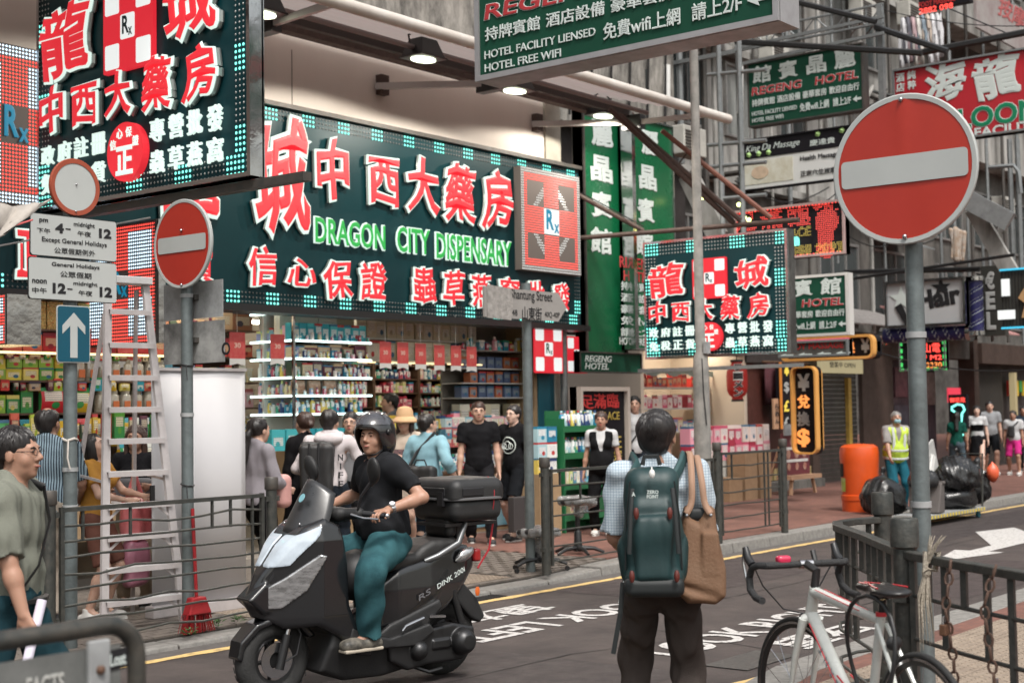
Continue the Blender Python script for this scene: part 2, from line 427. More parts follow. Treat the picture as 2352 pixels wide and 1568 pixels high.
# ================================================================ SETTING
ZL,ZR,ZN = .06,.12,.12
def zg(X): return ZL + (ZR - ZL) * min(1,max(0,(X - 11.4) / 1.2))
M_road = mat('road_asphalt',(.078,.06,.055),.78,ns=1.7,na=.75,c2=(.038,.031,.03),bump=1.,bs=240)
_n = M_road.node_tree.nodes; _l = M_road.node_tree.links; _g = _n.new('ShaderNodeTexNoise'); _g.inputs['Scale'].default_value = 170; _g.inputs['Detail'].default_value = 2; _m = _n.new('ShaderNodeMix'); _m.data_type = 'RGBA'; _m.blend_type = 'OVERLAY'; _m.inputs['Factor'].default_value = .8; _b = _n['Principled BSDF']; _l.new(_n['Mapping'].outputs[0],_g.inputs['Vector']); _l.new(_b.inputs['Base Color'].links[0].from_socket,_m.inputs['A']); _l.new(_g.outputs['Fac'],_m.inputs['B']); _l.new(_m.outputs['Result'],_b.inputs['Base Color'])
M_pav = mat('paver_grey',(.16,.135,.115),.85,ns=14,na=.5,c2=(.08,.068,.06),bump=.35,bs=120)
M_kerb = mat('kerb_granite',(.22,.21,.195),.85,ns=18,na=.55,c2=(.09,.085,.08),bump=.4,bs=90)
M_grout = mat('grout',(.06,.052,.045),.95,ns=20,na=.4,bump=.3,bs=100)
M_yel = mat('yellow_paint',(.62,.43,.17),.7,ns=9,na=.7,c2=(.2,.15,.09),bump=.2,bs=150)
M_wht = mat('road_white',(.5,.485,.47),.7,ns=26,na=.9,c2=(.11,.085,.08),bump=.3,bs=150)
for _q in (M_wht,M_yel): _e = _q.node_tree.nodes['Color Ramp'].color_ramp.elements; _e[0].position = .52; _e[1].position = .66
M_tac = mat('tactile_stone',(.27,.215,.165),.85,ns=5,na=.6,c2=(.13,.1,.08),bump=.25)
M_dark = mat('dark_void',(.012,.011,.011),.8)
def brickmat(name,a,b,mortar,sc_,rough=.85,wd=.5,ht=.25,rot=0.):
 if name in _M: return _M[name]
 m = mat(name,a,rough,bump=.2,bs=80); n = m.node_tree.nodes; l = m.node_tree.links; bs_ = n['Principled BSDF']
 tc = n.new('ShaderNodeTexCoord'); mp = n.new('ShaderNodeMapping'); mp.inputs['Rotation'].default_value = rot if hasattr(rot,'__len__') else (0,0,rot); br = n.new('ShaderNodeTexBrick')
 l.new(tc.outputs['Object'],mp.inputs['Vector']); l.new(mp.outputs[0],br.inputs['Vector'])
 br.inputs['Color1'].default_value = (*a,1); br.inputs['Color2'].default_value = (*b,1); br.inputs['Mortar'].default_value = (*mortar,1)
 br.inputs['Scale'].default_value = sc_; br.inputs['Mortar Size'].default_value = .012; br.inputs['Brick Width'].default_value = wd; br.inputs['Row Height'].default_value = ht
 nz = n.new('ShaderNodeTexNoise'); nz.inputs['Scale'].default_value = 1.6; nz.inputs['Detail'].default_value = 6
 mx = n.new('ShaderNodeMix'); mx.data_type = 'RGBA'; mx.blend_type = 'MULTIPLY'; mx.inputs['Factor'].default_value = .75
 rp = n.new('ShaderNodeValToRGB'); rp.color_ramp.elements[0].position = .3; rp.color_ramp.elements[0].color = (.5,.48,.46,1); rp.color_ramp.elements[1].position = .62
 l.new(tc.outputs['Object'],nz.inputs['Vector']); l.new(nz.outputs['Fac'],rp.inputs['Fac']); l.new(br.outputs['Color'],mx.inputs['A']); l.new(rp.outputs[0],mx.inputs['B'])
 l.new(mx.outputs['Result'],bs_.inputs['Base Color']); return m
M_redpav = brickmat('red_paving',(.19,.082,.06),(.14,.062,.048),(.11,.07,.058),5.0)
def struct(name,B,m,**k):
 o = B.build(name,m,**k); o['kind'] = 'structure'; return o
road = struct('road',MB().add([(-60,-70,0),(150,-70,0),(150,90,0),(-60,90,0)],[(0,1,2,3)]),M_road)
# far pavement: low grey part with the dropped crossing, ramp, then the red part
B = MB()
ys = (8.78,40)
xs = [(-12,ZL),(11.4,ZL),(12.6,ZR)]
for (x0,z0),(x1,z1) in zip(xs[:-1],xs[1:]):
 B.hexa([(x0,ys[0],-.05),(x1,ys[0],-.05),(x1,ys[1],-.05),(x0,ys[1],-.05),(x0,ys[0],z0 - .012),(x1,ys[0],z1 - .012),(x1,ys[1],z1 - .012),(x0,ys[1],z0 - .012)])
pav = struct('pavement',B,M_grout)
redp = struct('red_pavement',MB().b2((12.6,8.78,-.05),(110,40,ZR)),M_redpav)
# individual paving blocks near the crossing
pm = MB().box((0,0,0),(.192,.092,.03)).mesh('paver'); pm.materials.append(M_pav)
rows = []
y = 8.84; j = 0
while y < 12.0:
 x = 5.4 + (.1 if j % 2 else 0)
 while x < 12.6: rows.append((x,y)); x += .2
 y += .1; j += 1
rows = [p for p in rows if not (7.75 < p[0] < 11.25 and 8.88 < p[1] < 9.5)]
vis = sorted([p for p in rows if (p[1] < 9.6 and 5.9 < p[0] < 11.4) or (p[0] > 9 and p[1] < 10)],key=lambda p: p[1] * 2 + abs(p[0] - 9) * .3)[:300]
vs_ = set(vis)
for x,y in vis:
 o = bpy.data.objects.new('paver',pm); COL.objects.link(o); o.location = (x,y,zg(x) - .015 + rnd.uniform(-.002,.002)); o.rotation_euler = (rnd.uniform(-.01,.01),rnd.uniform(-.008,.008),rnd.uniform(-.012,.012)); o.parent = pav
B = MB()
for x,y in rows:
 if (x,y) not in vs_: B.box((x,y,zg(x) - .015),(.192,.092,.03))
o = B.build('paver_field',M_pav,pav); o['kind'] = 'stuff'
# kerb stones
kerb = struct('kerb',MB().b2((-12,8.5,-.05),(60,8.77,.02)),M_grout)
x = 4.0
while x < 46:
 ln = .9; z0,z1 = zg(x) - .005,zg(x + ln) - .005
 if x < 12: z0 -= .02; z1 -= .02
 p = [(x + .006,8.48,-.04),(x + ln - .006,8.48,-.04),(x + ln - .006,8.78,-.04),(x + .006,8.78,-.04),(x + .006,8.5,z0),(x + ln - .006,8.5,z1),(x + ln - .006,8.78,z1),(x + .006,8.78,z0)]
 MB().hexa(p).build('kerb_stone',M_kerb,kerb,bevel=.012); x += ln
# tactile strip by the crossing
def tactile(parent,x0,x1,y0,y1,z,nmax=1e9):
 tm = MB().box((0,0,0),(.294,.294,.03)).mesh('tactile_tile'); tm.materials.append(M_tac)
 B = MB(); nx = int(round((x1 - x0) / .3)); ny = int(round((y1 - y0) / .3))
 for i in range(nx):
  for j in range(ny):
   cx,cy = x0 + .15 + i * .3,y0 + .15 + j * .3
   o = bpy.data.objects.new('tactile_tile',tm); COL.objects.link(o); o.location = (cx,cy,z - .012); o.parent = parent
   for a in range(5):
    for b in range(5):
     B.lathe([(.018,0),(.013,.006)],6,(cx - .12 + a * .06,cy - .12 + b * .06,z + .002))
 o = B.build('tactile_dome',M_tac,parent); o['kind'] = 'stuff'
tactile(pav,7.8,11.2,8.9,9.5,ZL)
# near pavement (rounded street corner) with its kerb
_bz = [(3.9,.6),(4.4,2.4),(5.3,3.75),(7.9,4.1)]
def _bez(t): return tuple(sum(c * p[i] for c,p in zip(((1 - t) ** 3,3 * t * (1 - t) ** 2,3 * t * t * (1 - t),t ** 3),_bz)) for i in (0,1))
edge = [(3.7,-8)] + [_bez(i / 10) for i in range(11)] + [(60,4.1),(60,-8)]
npav = struct('near_pavement',MB().prism(edge,ZN + .05,c=(0,0,-.05)),M_redpav)
kk = []
for i in range(1,len(edge) - 3):
 a,b = Vector(edge[i] + (0,)),Vector(edge[i + 1] + (0,)); n = max(1,int((b - a).length / .9 + .5))
 for q in range(n): kk.append((a.lerp(b,q / n),a.lerp(b,(q + 1) / n)))
a = Vector((7.9,4.1,0))
while a.x < 30: kk.append((a.copy(),a + Vector((.9,0,0)))); a = a + Vector((.9,0,0))
nk = struct('near_kerb',MB().b2((4.6,-8,-.05),(4.66,-7.9,.01)),M_grout)
for a,b in kk:
 t = (b - a).normalized(); nrm = Vector((-t.y,t.x,0)) * .14
 p = [a + t * .005 + nrm,b - t * .005 + nrm,b - t * .005 - nrm,a + t * .005 - nrm]
 MB().hexa([(q.x,q.y,-.04) for q in p[::-1]] + [(q.x,q.y,ZN + .006) for q in p[::-1]]).build('kerb_stone',M_kerb,nk,bevel=.012)
tactile(npav,6.9,10.5,2.55,3.75,ZN + .012)
# painted lines
def strip(name,pts,wd,m,z=.004,wob=.012):
 B = MB(); P = []
 for i,(a,b) in enumerate(zip(pts[:-1],pts[1:])):
  a = Vector(a); b = Vector(b); n = max(1,int((b - a).length / .12)); t = (b - a).normalized(); q = Vector((-t.y,t.x))
  for k in range(n + (i == len(pts) - 2)):
   c = a.lerp(b,k / n); P.append((c + q * (wd / 2 + rnd.uniform(-wob,wob)),c - q * (wd / 2 + rnd.uniform(-wob,wob))))
 v = [];
 for a,b in P: v += [(a.x,a.y,z),(b.x,b.y,z)]
 B.add(v,[(2 * i,2 * i + 1,2 * i + 3,2 * i + 2) for i in range(len(P) - 1)]); o = struct(name,B,m); return o
strip('road_line',[(3,8.22),(48,8.22)],.1,M_yel)
strip('near_road_line',[(4.6,3.9),(5.6,4.3),(6.6,4.42),(46,4.45)],.13,M_yel,wob=.02)
strip('gutter',[(3,8.37),(48,8.37)],.2,mat('gutter_concrete',(.1,.09,.085),.9,ns=6,na=.5,bump=.3),z=.0035,wob=.005)
M_crack = mat('crack',(.02,.017,.016),.95)
for pts in ([(6.2,6.0),(8.1,5.95),(10.2,5.3),(14,5.35)],[(10,6.55),(12.5,6.5),(16,6.7),(22,6.6)],[(9.0,4.9),(9.4,6.3)],[(5,7.0),(7.5,7.1)]):
 strip('road_crack',pts,.012,M_crack,z=.0045,wob=.004)
def paint_text(name,s,cx,cy,wd,ht,flip,m=M_wht,label=None):
 c,f = fit(s,.022,0,0,wd,ht,0,.002,0,0)
 if flip: c[:,0] *= -1; c[:,1] *= -1
 c[:,0] += cx; c[:,1] += cy; c[:,2] += .005
 o = link(name,np_mesh(name,c,f),m); o['kind'] = 'structure'; return o
paint_text('road_marking','LOOK LEFT',9.4,6.98,2.55,.40,True)
paint_text('road_marking','望左',9.35,7.62,1.15,.42,True)
paint_text('road_marking','LOOK RIGHT',9.85,5.45,2.9,.42,False)
paint_text('road_marking','望右',9.75,4.86,1.2,.4,False)
arrow = [(14.9,6.0),(16.3,5.72),(16.3,5.9),(20.5,5.9),(20.5,6.12),(18.6,6.12),(19.6,6.75),(18.7,6.95),(17.0,6.12),(16.3,6.12),(16.3,6.3)]
o = struct('road_marking',MB().prism(arrow,.002,c=(0,.1,.004)),M_wht)
mh = struct('manhole_road_cover',MB().b2((8.2,4.62,.004),(8.9,4.95,.008)),mat('iron_cover',(.05,.047,.045),.6,metal=.6,ns=60,na=.9,c2=(.16,.15,.14),bump=1.,bs=50))
# ---------------------------------------------------------------- buildings on the far side
M_beige = mat('painted_wall',(.72,.66,.6),.75,ns=1.1,na=.4,c2=(.6,.54,.49),bump=.12,bs=30,stretch=(1,1,.25))
M_stain = mat('stained_concrete',(.34,.32,.29),.9,ns=3.2,na=.97,c2=(.018,.017,.015),bump=.6,bs=30,stretch=(1,1,.35))
M_stain.node_tree.nodes['Noise Texture'].inputs['Roughness'].default_value = .8
M_pale = mat('pale_render',(.42,.41,.39),.85,ns=1.6,na=.95,c2=(.09,.085,.075),bump=.2,bs=40,stretch=(1,1,.3))
M_conc = mat('grey_concrete',(.15,.142,.13),.9,ns=2.5,na=.9,c2=(.04,.037,.034),bump=.35,bs=40,stretch=(1,1,.4))
M_darkwall = mat('dark_frontage',(.035,.028,.026),.7,ns=3,na=.5,c2=(.015,.012,.012))
M_brown = mat('brown_frontage',(.06,.038,.03),.6,ns=4,na=.5)
M_frame = mat('aluminium_frame',(.4,.39,.38),.45,metal=.6,ns=20,na=.4)
M_glass = mat('window_glass',(.05,.06,.062),.08,spec=.8)
M_steel = mat('mirror_steel',(.55,.55,.56),.15,metal=1.,ns=5,na=.3,bump=.5,bs=5)
M_galv = mat('galvanised',(.24,.255,.26),.5,metal=.5,ns=12,na=.45,c2=(.12,.125,.125),bump=.15)
M_bracket = mat('rusty_bracket',(.075,.045,.036),.7,ns=15,na=.5,c2=(.03,.022,.02))
M_rust_ = mat('dark_steel',(.06,.06,.058),.55,metal=.4,ns=14,na=.5,c2=(.14,.11,.09))
M_black = mat('black_plastic',(.012,.012,.013),.4)
M_rust = mat('dark_steel',(.06,.06,.058),.55,metal=.4,ns=14,na=.5,c2=(.14,.11,.09))
M_white = mat('white_plastic',(.7,.7,.68),.5,ns=6,na=.2)
def X_at(px,Y): d = ray(px,945); return d.x / d.y * Y
def Z_at(px,py,Y): return onY(px,py,Y).z
def wb(px0,px1,pyt,pyb,Y,t=.1):      # upright box in the plane y=Y between sight columns px0, px1
 a = onY(px0,pyt,Y); b = onY(px0,pyb,Y); x1 = X_at(px1,Y)
 return (a.x,Y,b.z),(x1,Y + t,a.z)
FY = 13.2
corner = thing('corner_building','beige rendered corner building carrying the long illuminated dispensary signboard','building',(10,13,0))
B = MB(); B.b2((-6,12.32,2.95),(16.62,12.5,6.75)); B.build('wall',M_beige,corner)
MB().b2((16.3,12.28,0),(16.66,12.7,6.3)).build('corner_pier',mat('pier_render',(.42,.39,.33),.8,ns=4,na=.4),corner)
MB().b2((-6,12.6,0),(7.0,12.8,2.95)).build('ground_floor_wall',M_brown,corner)
MB().b2((11.395,12.315,3.0),(11.405,12.33,6.0)).build('wall_joint',mat('joint_dark',(.2,.17,.15),.9),corner)
B = MB(); B.b2((6.8,15.6,0),(16.6,15.75,3.3)); B.build('shop_back_wall',mat('shop_wall',(.34,.3,.25),.7),corner)
MB().b2((6.8,12.35,3.02),(16.5,15.6,3.1)).build('shop_ceiling',mat('shop_ceiling',(.6,.58,.53),.7),corner)
MB().b2((6.8,12.0,.0),(16.5,15.6,.14)).build('shop_floor',mat('shop_floor',(.3,.27,.24),.4),corner)
MB().b2((16.42,12.5,0),(16.5,15.6,3.02)).build('side_wall',mat('teal_panel',(.02,.11,.15),.5),corner)
# stained tenement
ten = thing('tenement_building','old tenement with black streaked concrete upper walls above the burgundy awning','building',(15,13,0))
MB().b2((4,12.95,6.2),(20.9,13.2,20)).build('wall',M_stain,ten)
for px,pa,pb in ((1532,150,235),(1700,150,260)): B = MB(); a = onY(px,pb,12.9); b = onY(px,pa,12.9); B.tube([a,b],.06,8); B.build('drain_pipe',M_white,ten,smooth=True)
for px,w_,pa,pb in ((1590,34,120,250),(1490,14,160,215)):
 MB().b2(*wb(px,px + w_,pa,pb,12.9,.1)).build('window',M_glass,ten)
MB().b2((16.7,13.2,2.9),(21.6,13.35,6.3)).build('recessed_wall',M_darkwall,ten)
MB().b2((16.7,FY + .3,0),(18.0,FY + .5,3.2)).build('stair_wall',mat('stair_wall',(.07,.055,.05),.7),ten)
# frontage of the next blocks, storey by storey
apt = thing('apartment_building','pale apartment block with air conditioners, laundry poles and windows above the hotel signs','building',(28,FY,0))
Xa,Xb = 20.9,31.5
MB().b2((Xa,FY + .1,5.9),(Xb,FY + .4,24)).build('wall',M_pale,apt)
MB().b2((Xa,FY + .15,2.75),(Xb,FY + .4,5.9)).build('first_floor_wall',M_conc,apt)
def window(parent,x0,x1,z0,z1,y,dark=M_glass,bars=2):
 f = MB(); t = .05
 f.b2((x0,y - .06,z0),(x1,y,z0 + t)); f.b2((x0,y - .06,z1 - t),(x1,y,z1)); f.b2((x0,y - .06,z0 + t),(x0 + t,y,z1 - t)); f.b2((x1 - t,y - .06,z0 + t),(x1,y,z1 - t))
 for i in range(1,bars): xx = x0 + (x1 - x0) * i / bars; f.b2((xx - t / 2,y - .055,z0 + t),(xx + t / 2,y,z1 - t))
 o = f.build('window',M_frame,parent); MB().b2((x0 + .01,y - .02,z0 + .01),(x1 - .01,y - .012,z1 - .01)).build('pane',dark,o); return o
M_curt = mat('curtained_glass',(.3,.31,.3),.25,ns=3,na=.6,c2=(.08,.09,.09),stretch=(6,1,1))
for zz in (6.3,8.7,11.2,13.8):
 for i,x in enumerate((21.3,23.2,25.3,27.4,29.4)):
  window(apt,x,x + (1.4 if i % 2 else 1.1),zz + .5,zz + 1.9,FY + .09,M_curt if (i + int(zz)) % 2 else M_glass,2 + i % 2)
for zz in (3.3,):
 for x in (21.2,24.0,27.0,29.6): window(apt,x,x + 1.9,zz + .2,zz + 1.9,FY + .14,M_glass,3)
for zz in (5.85,8.3,10.8,13.3): MB().b2((Xa,FY - .15,zz),(Xb,FY + .08,zz + .14)).build('ledge',M_pale,apt)
apt2 = thing('apartment_building','grey weathered block with balcony frames farther along behind the red hotel sign','building',(38,FY,0))
MB().b2((Xb,FY - .3,2.8),(60,FY + .2,24)).build('wall',M_conc,apt2)
MB().b2((Xb + .1,FY - .75,7.6),(44,FY - .3,9.4)).build('balcony_wall',M_pale,apt2)
MB().b2((Xb + .1,FY - .9,10.6),(44,FY - .3,12.0)).build('balcony_wall',M_pale,apt2)
for zz in (3.4,5.4,12.4):
 for x in (32.2,34.6,37,39.6,42): window(apt2,x,x + 1.7,zz + .2,zz + 1.6,FY - .3,M_glass,3)
far = thing('street_end_building','dark tall block closing the street behind the far pedestrians','building',(70,10,0))
MB().b2((75,-25,0),(76,40,30)).build('wall',M_conc,far)
MB().b2((44,FY - .6,0),(75,FY,24)).build('side_wall',M_darkwall,far)
# air conditioners
def aircon(c,lab,s=1.):
 t = thing('air_conditioner',lab,'air conditioner',c,'air conditioner boxes on the upper walls')
 MB().b2((-.4 * s,-.32,-.27 * s),(.4 * s,0,.27 * s)).build('casing',mat('ac_casing',(.5,.49,.45),.6,ns=5,na=.5),t,world=False,bevel=.02)
 B = MB()
 for i in range(7): B.b2((-.36 * s,-.335,-.22 * s + i * .06 * s),(.1 * s,-.32,-.19 * s + i * .06 * s))
 B.build('louvre',M_rust,t,world=False)
 [MB().tube([(q * s,-.3,-.28 * s),(q * s,.0,-.6 * s)],.015,5).build('bracket',M_bracket,t,world=False) for q in (-.3,.3)]
for px,py,Y,lab,s in ((2090,200,12.9,'cream air conditioner beside the truss of the green hotel sign',1.),(2075,40,12.9,'air conditioner above the laundry, near the top of the view',1.),(1965,30,12.9,'air conditioner over the small green hotel sign truss',.9),(1760,120,12.9,'air conditioner above the middle of the scaffold poles',.8),(2290,480,12.6,'air conditioner on the dark wall under the red hotel sign',1.),(1560,330,12.6,'air conditioner in the shade behind the green hotel banner',.9)):
 aircon(onY(px,py,Y),lab,s)
# oily and mended patches of road, drain
for x0,y0,x1,y1,c_,r_ in ((5.2,4.9,7.9,6.6,(.05,.038,.037),.6),(10.8,6.9,14.2,8.1,(.062,.046,.044),.85),(12.2,4.7,15.5,5.7,(.068,.05,.048),.9),(16.5,6.9,23,7.9,(.05,.038,.037),.8)):
 P = [(x0 + rnd.uniform(-.1,.1),y0 + rnd.uniform(-.05,.05)),((x0 + x1) / 2,y0 + rnd.uniform(-.08,.08)),(x1 + rnd.uniform(-.1,.1),y0),(x1,y1),((x0 + x1) / 2,y1 + rnd.uniform(-.08,.08)),(x0,y1)]
 B = MB(); B.add([(x,y,.0022) for x,y in P],[tuple(range(6))]); struct('road_patch',B,mat('asphalt_patch%.2f' % r_,c_,r_,ns=6,na=.6,bump=1.,bs=220))
B = MB()
for i in range(9): B.b2((9.9 + i * .045,8.28,.0045),(9.92 + i * .045,8.46,.012))
struct('gutter_grate',B,M_dark)
# pipes, hoods, cables and boxes on the upper walls
rg = random.Random(5)
for i in range(15):
 x = 21.1 + i * .7 + rg.uniform(-.2,.2); z0 = rg.uniform(3,7); z1 = z0 + rg.uniform(3,9); MB().tube([(x,FY - .22,z0),(x,FY - .22,z1),(x + rg.choice((0,.3,-.3)),FY - .22,z1 + .3)],rg.choice((.03,.045,.06)),7).build('drain_pipe',(M_galv,M_rust_,M_pale)[i % 3],apt,smooth=True)
for i in range(12):
 x = 21 + rg.uniform(0,9.5); z = rg.choice((5.6,8.1,10.6)) + rg.uniform(-.3,.3); ln = rg.uniform(1.5,4); MB().tube([(x + ln * k / 8,FY - .3,z - .35 * math.sin(math.pi * k / 8) + .04 * k) for k in range(9)],.014,5).build('cable',M_dark,apt,smooth=True)
for x,z in ((21.3,8.4),(25.3,8.4),(29.4,8.4),(23.2,10.9),(27.4,10.9),(24.0,5.2),(29.6,5.2)):
 MB().hexa([(x - .1,FY - .75,z),(x + 1.5,FY - .75,z),(x + 1.5,FY + .05,z + .3),(x - .1,FY + .05,z + .3),(x - .1,FY - .75,z + .03),(x + 1.5,FY - .75,z + .03),(x + 1.5,FY + .05,z + .34),(x - .1,FY + .05,z + .34)]).build('window_hood',(M_conc,M_galv)[int(x) % 2],apt)
for i in range(9): x = 31.8 + i * 1.1; MB().tube([(x,FY - .95,3.2),(x,FY - .95,12)],.04,6).build('upright_pipe',(M_galv,M_rust_)[i % 2],apt2,smooth=True)
for z in (4.9,6.4,9.5,12.2): MB().bar((31.6,FY - .97,z),(44,FY - .97,z),.07).build('balcony_rail',M_rust_,apt2)
for i in range(7): a = 17.2 + i * .55; MB().tube([(a,12.9,6.3),(a + .2,12.88,8 + i * .4),(a - .1,12.9,11)],.02,5).build('cable',M_dark,ten,smooth=True)
# ================================================================ SIGNS
E_red = mat('lit_red','#f4323e',.5,emit=.42,ns=2,na=.35,c2='#c8202c')
E_rim = mat('lit_white_rim','#dff5ec',.5,emit=.5)
E_grn = mat('lit_green','#2aa548',.4,emit=.5)
E_cy = mat('led_cyan','#7cf7e4',.4,emit=1.1,nl=False)
E_ledr = mat('led_red','#ff4c42',.4,emit=1.3,nl=False)
E_ledw = mat('led_white','#c8e4f6',.4,emit=1.5,nl=False)
E_ledb = mat('led_blue','#1a86a8',.4,emit=.4,nl=False)
E_ledy = mat('led_yellow','#f7d858',.4,emit=.42,nl=False)
E_ledo = mat('led_orange','#ff9a50',.4,emit=.6,nl=False)
E_ledg = mat('led_green','#4fe070',.4,emit=.5,nl=False)
E_box = mat('lightbox_white','#f2f6f4',.3,emit=.45)
E_boxr = mat('lightbox_red','#ea2e3c',.3,emit=.4)
M_off = mat('unlit_lamp',(.42,.43,.42),.35)
M_offd = mat('unlit_lamp_dark',(.2,.19,.185),.35)
M_teal = mat('teal_acrylic',(.003,.034,.041),.4,ns=.6,na=.5,c2=(.002,.024,.031),spec=.22)
M_signg = mat('green_sign_face',(.008,.062,.036),.6,ns=.8,na=.3,spec=.2)
M_lets = mat('white_vinyl',(.58,.64,.62),.5)
M_redv = mat('red_vinyl',(.42,.03,.035),.5)
M_pink = mat('pale_red_outline',(.62,.36,.36),.5)
M_blk = mat('black_ink',(.01,.01,.012),.5)
M_blkface = mat('black_sign_face',(.009,.008,.011),.6,spec=.2)
M_ledback = mat('led_panel_back',(.15,.13,.12),.7)
M_gold = mat('gold_sign_frame',(.72,.36,.1),.35,emit=0)
def rx(s,x,y,w,h,z,t,lit=True,grid=None,name='cross_panel',rxm=None):
 """red and white chequered box with the Rx mark"""
 B = MB(); B.prism([(x + a * 1,y + b) for a,b in rrect(w,h,.02)],t,c=(0,0,z)); o = B.build(name,E_boxr if lit else M_redv,s.o,world=False)
 cw,ch = w * .285,h * .285; B = MB()
 for i in (-1,0,1):
  for j in (-1,0,1):
   if (i + j) % 2 == 0: B.prism([(x + i * w * .315 + a,y + j * h * .315 + b) for a,b in rrect(cw,ch,min(w,h) * .03)],.004,c=(0,0,z + t))
 B.build('white_square',E_box if lit else M_white,o,world=False)
 s.text('R',rxm or M_blk,x - w * .03,y + h * .02,w * .14,h * .21,bev=.03,z=z + t + .005,dz=.004,parent=o)
 s.text('x',rxm or M_blk,x + w * .07,y - h * .07,w * .08,h * .09,bev=.02,z=z + t + .0095,dz=.003,parent=o)
 return o
def ledcross(s,x,y,w,h,n,lightcorner,z=.05,rim=True):
 B = MB(); B.box((x,y,z / 2),(w,h,z)); o = B.build('led_panel',M_ledback,s.o,world=False)
 P = {'r': [],'w': [],'b': []}; m = int(n * h / w); p = w / n
 for i in range(n):
  for j in range(m):
   u = (i + .5) / n * 2 - 1; v = (j + .5) / m * 2 - 1; q = (x + u * w / 2,y + v * h / 2); au,av = abs(u),abs(v); r_ = max(au,av)
   if rim and r_ > .88: P['w'].append(q)
   elif r_ > (.78 if rim else .9): P['r'].append(q)
   elif au < .26 and av < .26: continue
   elif au < .26 or av < .26: P['r'].append(q)
   elif lightcorner: P['w'].append(q)
   elif (au - .26) * 1.1 + (av - .26) < .42 and (au - .26) * 1.0 + (av - .26) > .2: P['w'].append(q)
 s.dots('red_lamp_dot',E_ledr,P['r'],p * .36,z=z + .002,n=4,parent=o); s.dots('white_lamp_dot',E_ledw if lightcorner else E_box,P['w'],p * .36,z=z + .002,n=4,parent=o)
 if not lightcorner:
  B = MB(); B.box((x,y,z + .004),(w * .25,h * .25,.004)); B.build('centre_square',E_box,o,world=False)
 s.text('R',E_ledb,x - w * .03,y + h * .02,w * .13,h * .2,bev=.035,z=z + .008,dz=.004,parent=o)
 s.text('x',E_ledb,x + w * .075,y - h * .06,w * .09,h * .09,bev=.03,z=z + .013,dz=.004,parent=o)
 return o
# ---- long shopfront board
S = Sign('dispensary_signboard','very long teal signboard reading DRAGON CITY DISPENSARY with glowing red white-rimmed characters over the shopfront','signboard','Y',12.0).start(-170,65,668,1328,400,740)
S.board('panel',M_teal,.16)
S.mb('top_case',M_rust,MB().box((0,S.h / 2 + .025,-.06),(S.w,.05,.26)))
S.mb('bottom_case',M_black,MB().box((0,-S.h / 2 - .04,.0),(S.w,.08,.34)))
S.border(E_cy,M_offd,.052,3,11,4,.0125)
M_side = mat('letter_return',(.3,.33,.32),.3,metal=.6)
for ch,px,py,pw,ph in (('龍',425,378,165,290),('城',638,408,150,300),('中',754,394,88,165),('西',873,417,84,128),('大',962,428,88,145),('藥',1047,446,84,150),('房',1132,460,80,148)):
 S.pneon(ch,E_red,E_rim,px,py,pw * .93,ph * .95,z=.05,side=M_side,bi=.026,bo=.058,wob=.045,shear=.05)
for ch,px,py,pw,ph in (('信',593,612,74,98),('心',683,628,74,72),('保',767,642,74,98),('證',848,645,66,94),('蟲',965,655,60,92),('草',1033,662,54,88),('燕',1097,668,52,84),('窩',1162,672,48,76),('批',1222,678,44,70),('發',1280,683,44,68),('正',52,585,52,120),('貨',452,606,60,100)):
 S.pneon(ch,E_red,E_rim,px,py,pw,ph,z=.045,side=M_side,bi=.022,bo=.058,wob=.03)
for st,px,pw,py in (('DRAGON',798,162,538),('CITY',942,76,554),('DISPENSARY',1083,174,575)):
 S.pneon(st,E_grn,E_rim,px,py,pw * 1.1,64,z=.03,bi=.022,bo=.055,name='lettering')
x,y = S.L(1251,512); ledcross(S,x,y,abs(S.L(1318,512)[0] - S.L(1183,512)[0]),1.42,40,False,z=.12)
x,y = S.L(20,290); ledcross(S,x,y,1.2,1.5,34,True,z=.1)
# ---- hanging dragon signs
CHS = [('龍',168,95,122,178,0),('城',455,10,132,172,0),('中',138,258,60,118,0),('西',214,242,66,106,0),('大',290,219,68,110,0),('藥',379,196,74,132,0),('房',476,170,80,134,0),
      ('政',120,359,32,48,1),('府',158,349,33,50,1),('註',196,340,34,52,1),('冊',236,331,35,54,1),('免',119,424,32,50,1),('稅',157,414,33,50,1),('正',196,405,33,50,1),('貨',236,397,35,54,1),
      ('專',371,301,36,58,1),('營',414,291,37,60,1),('批',457,282,38,62,1),('發',504,273,40,66,1),('蟲',371,373,36,58,1),('草',414,364,37,59,1),('燕',457,355,38,61,1),('窩',504,346,40,63,1)]
_lay = []
S = Sign('hanging_dispensary_sign','big square teal hanging sign with glowing red characters, above the round white disc','hanging sign','X',7.5).start(88,-70,488,575)
for ch,px,py,pw,ph,k in CHS:
 x,y = S.L(px,py); w_ = S.L(px + pw / 2,py)[0] - S.L(px - pw / 2,py)[0]; h_ = S.L(px,py - ph / 2)[1] - S.L(px,py + ph / 2)[1]
 _lay.append((ch,x / S.w,y / S.h,w_ / S.w,h_ / S.h,k))
_o = {}
for k,(px,py) in {'rx': (304,62),'disc': (302,351)}.items(): x,y = S.L(px,py); _o[k] = (x / S.w,y / S.h)
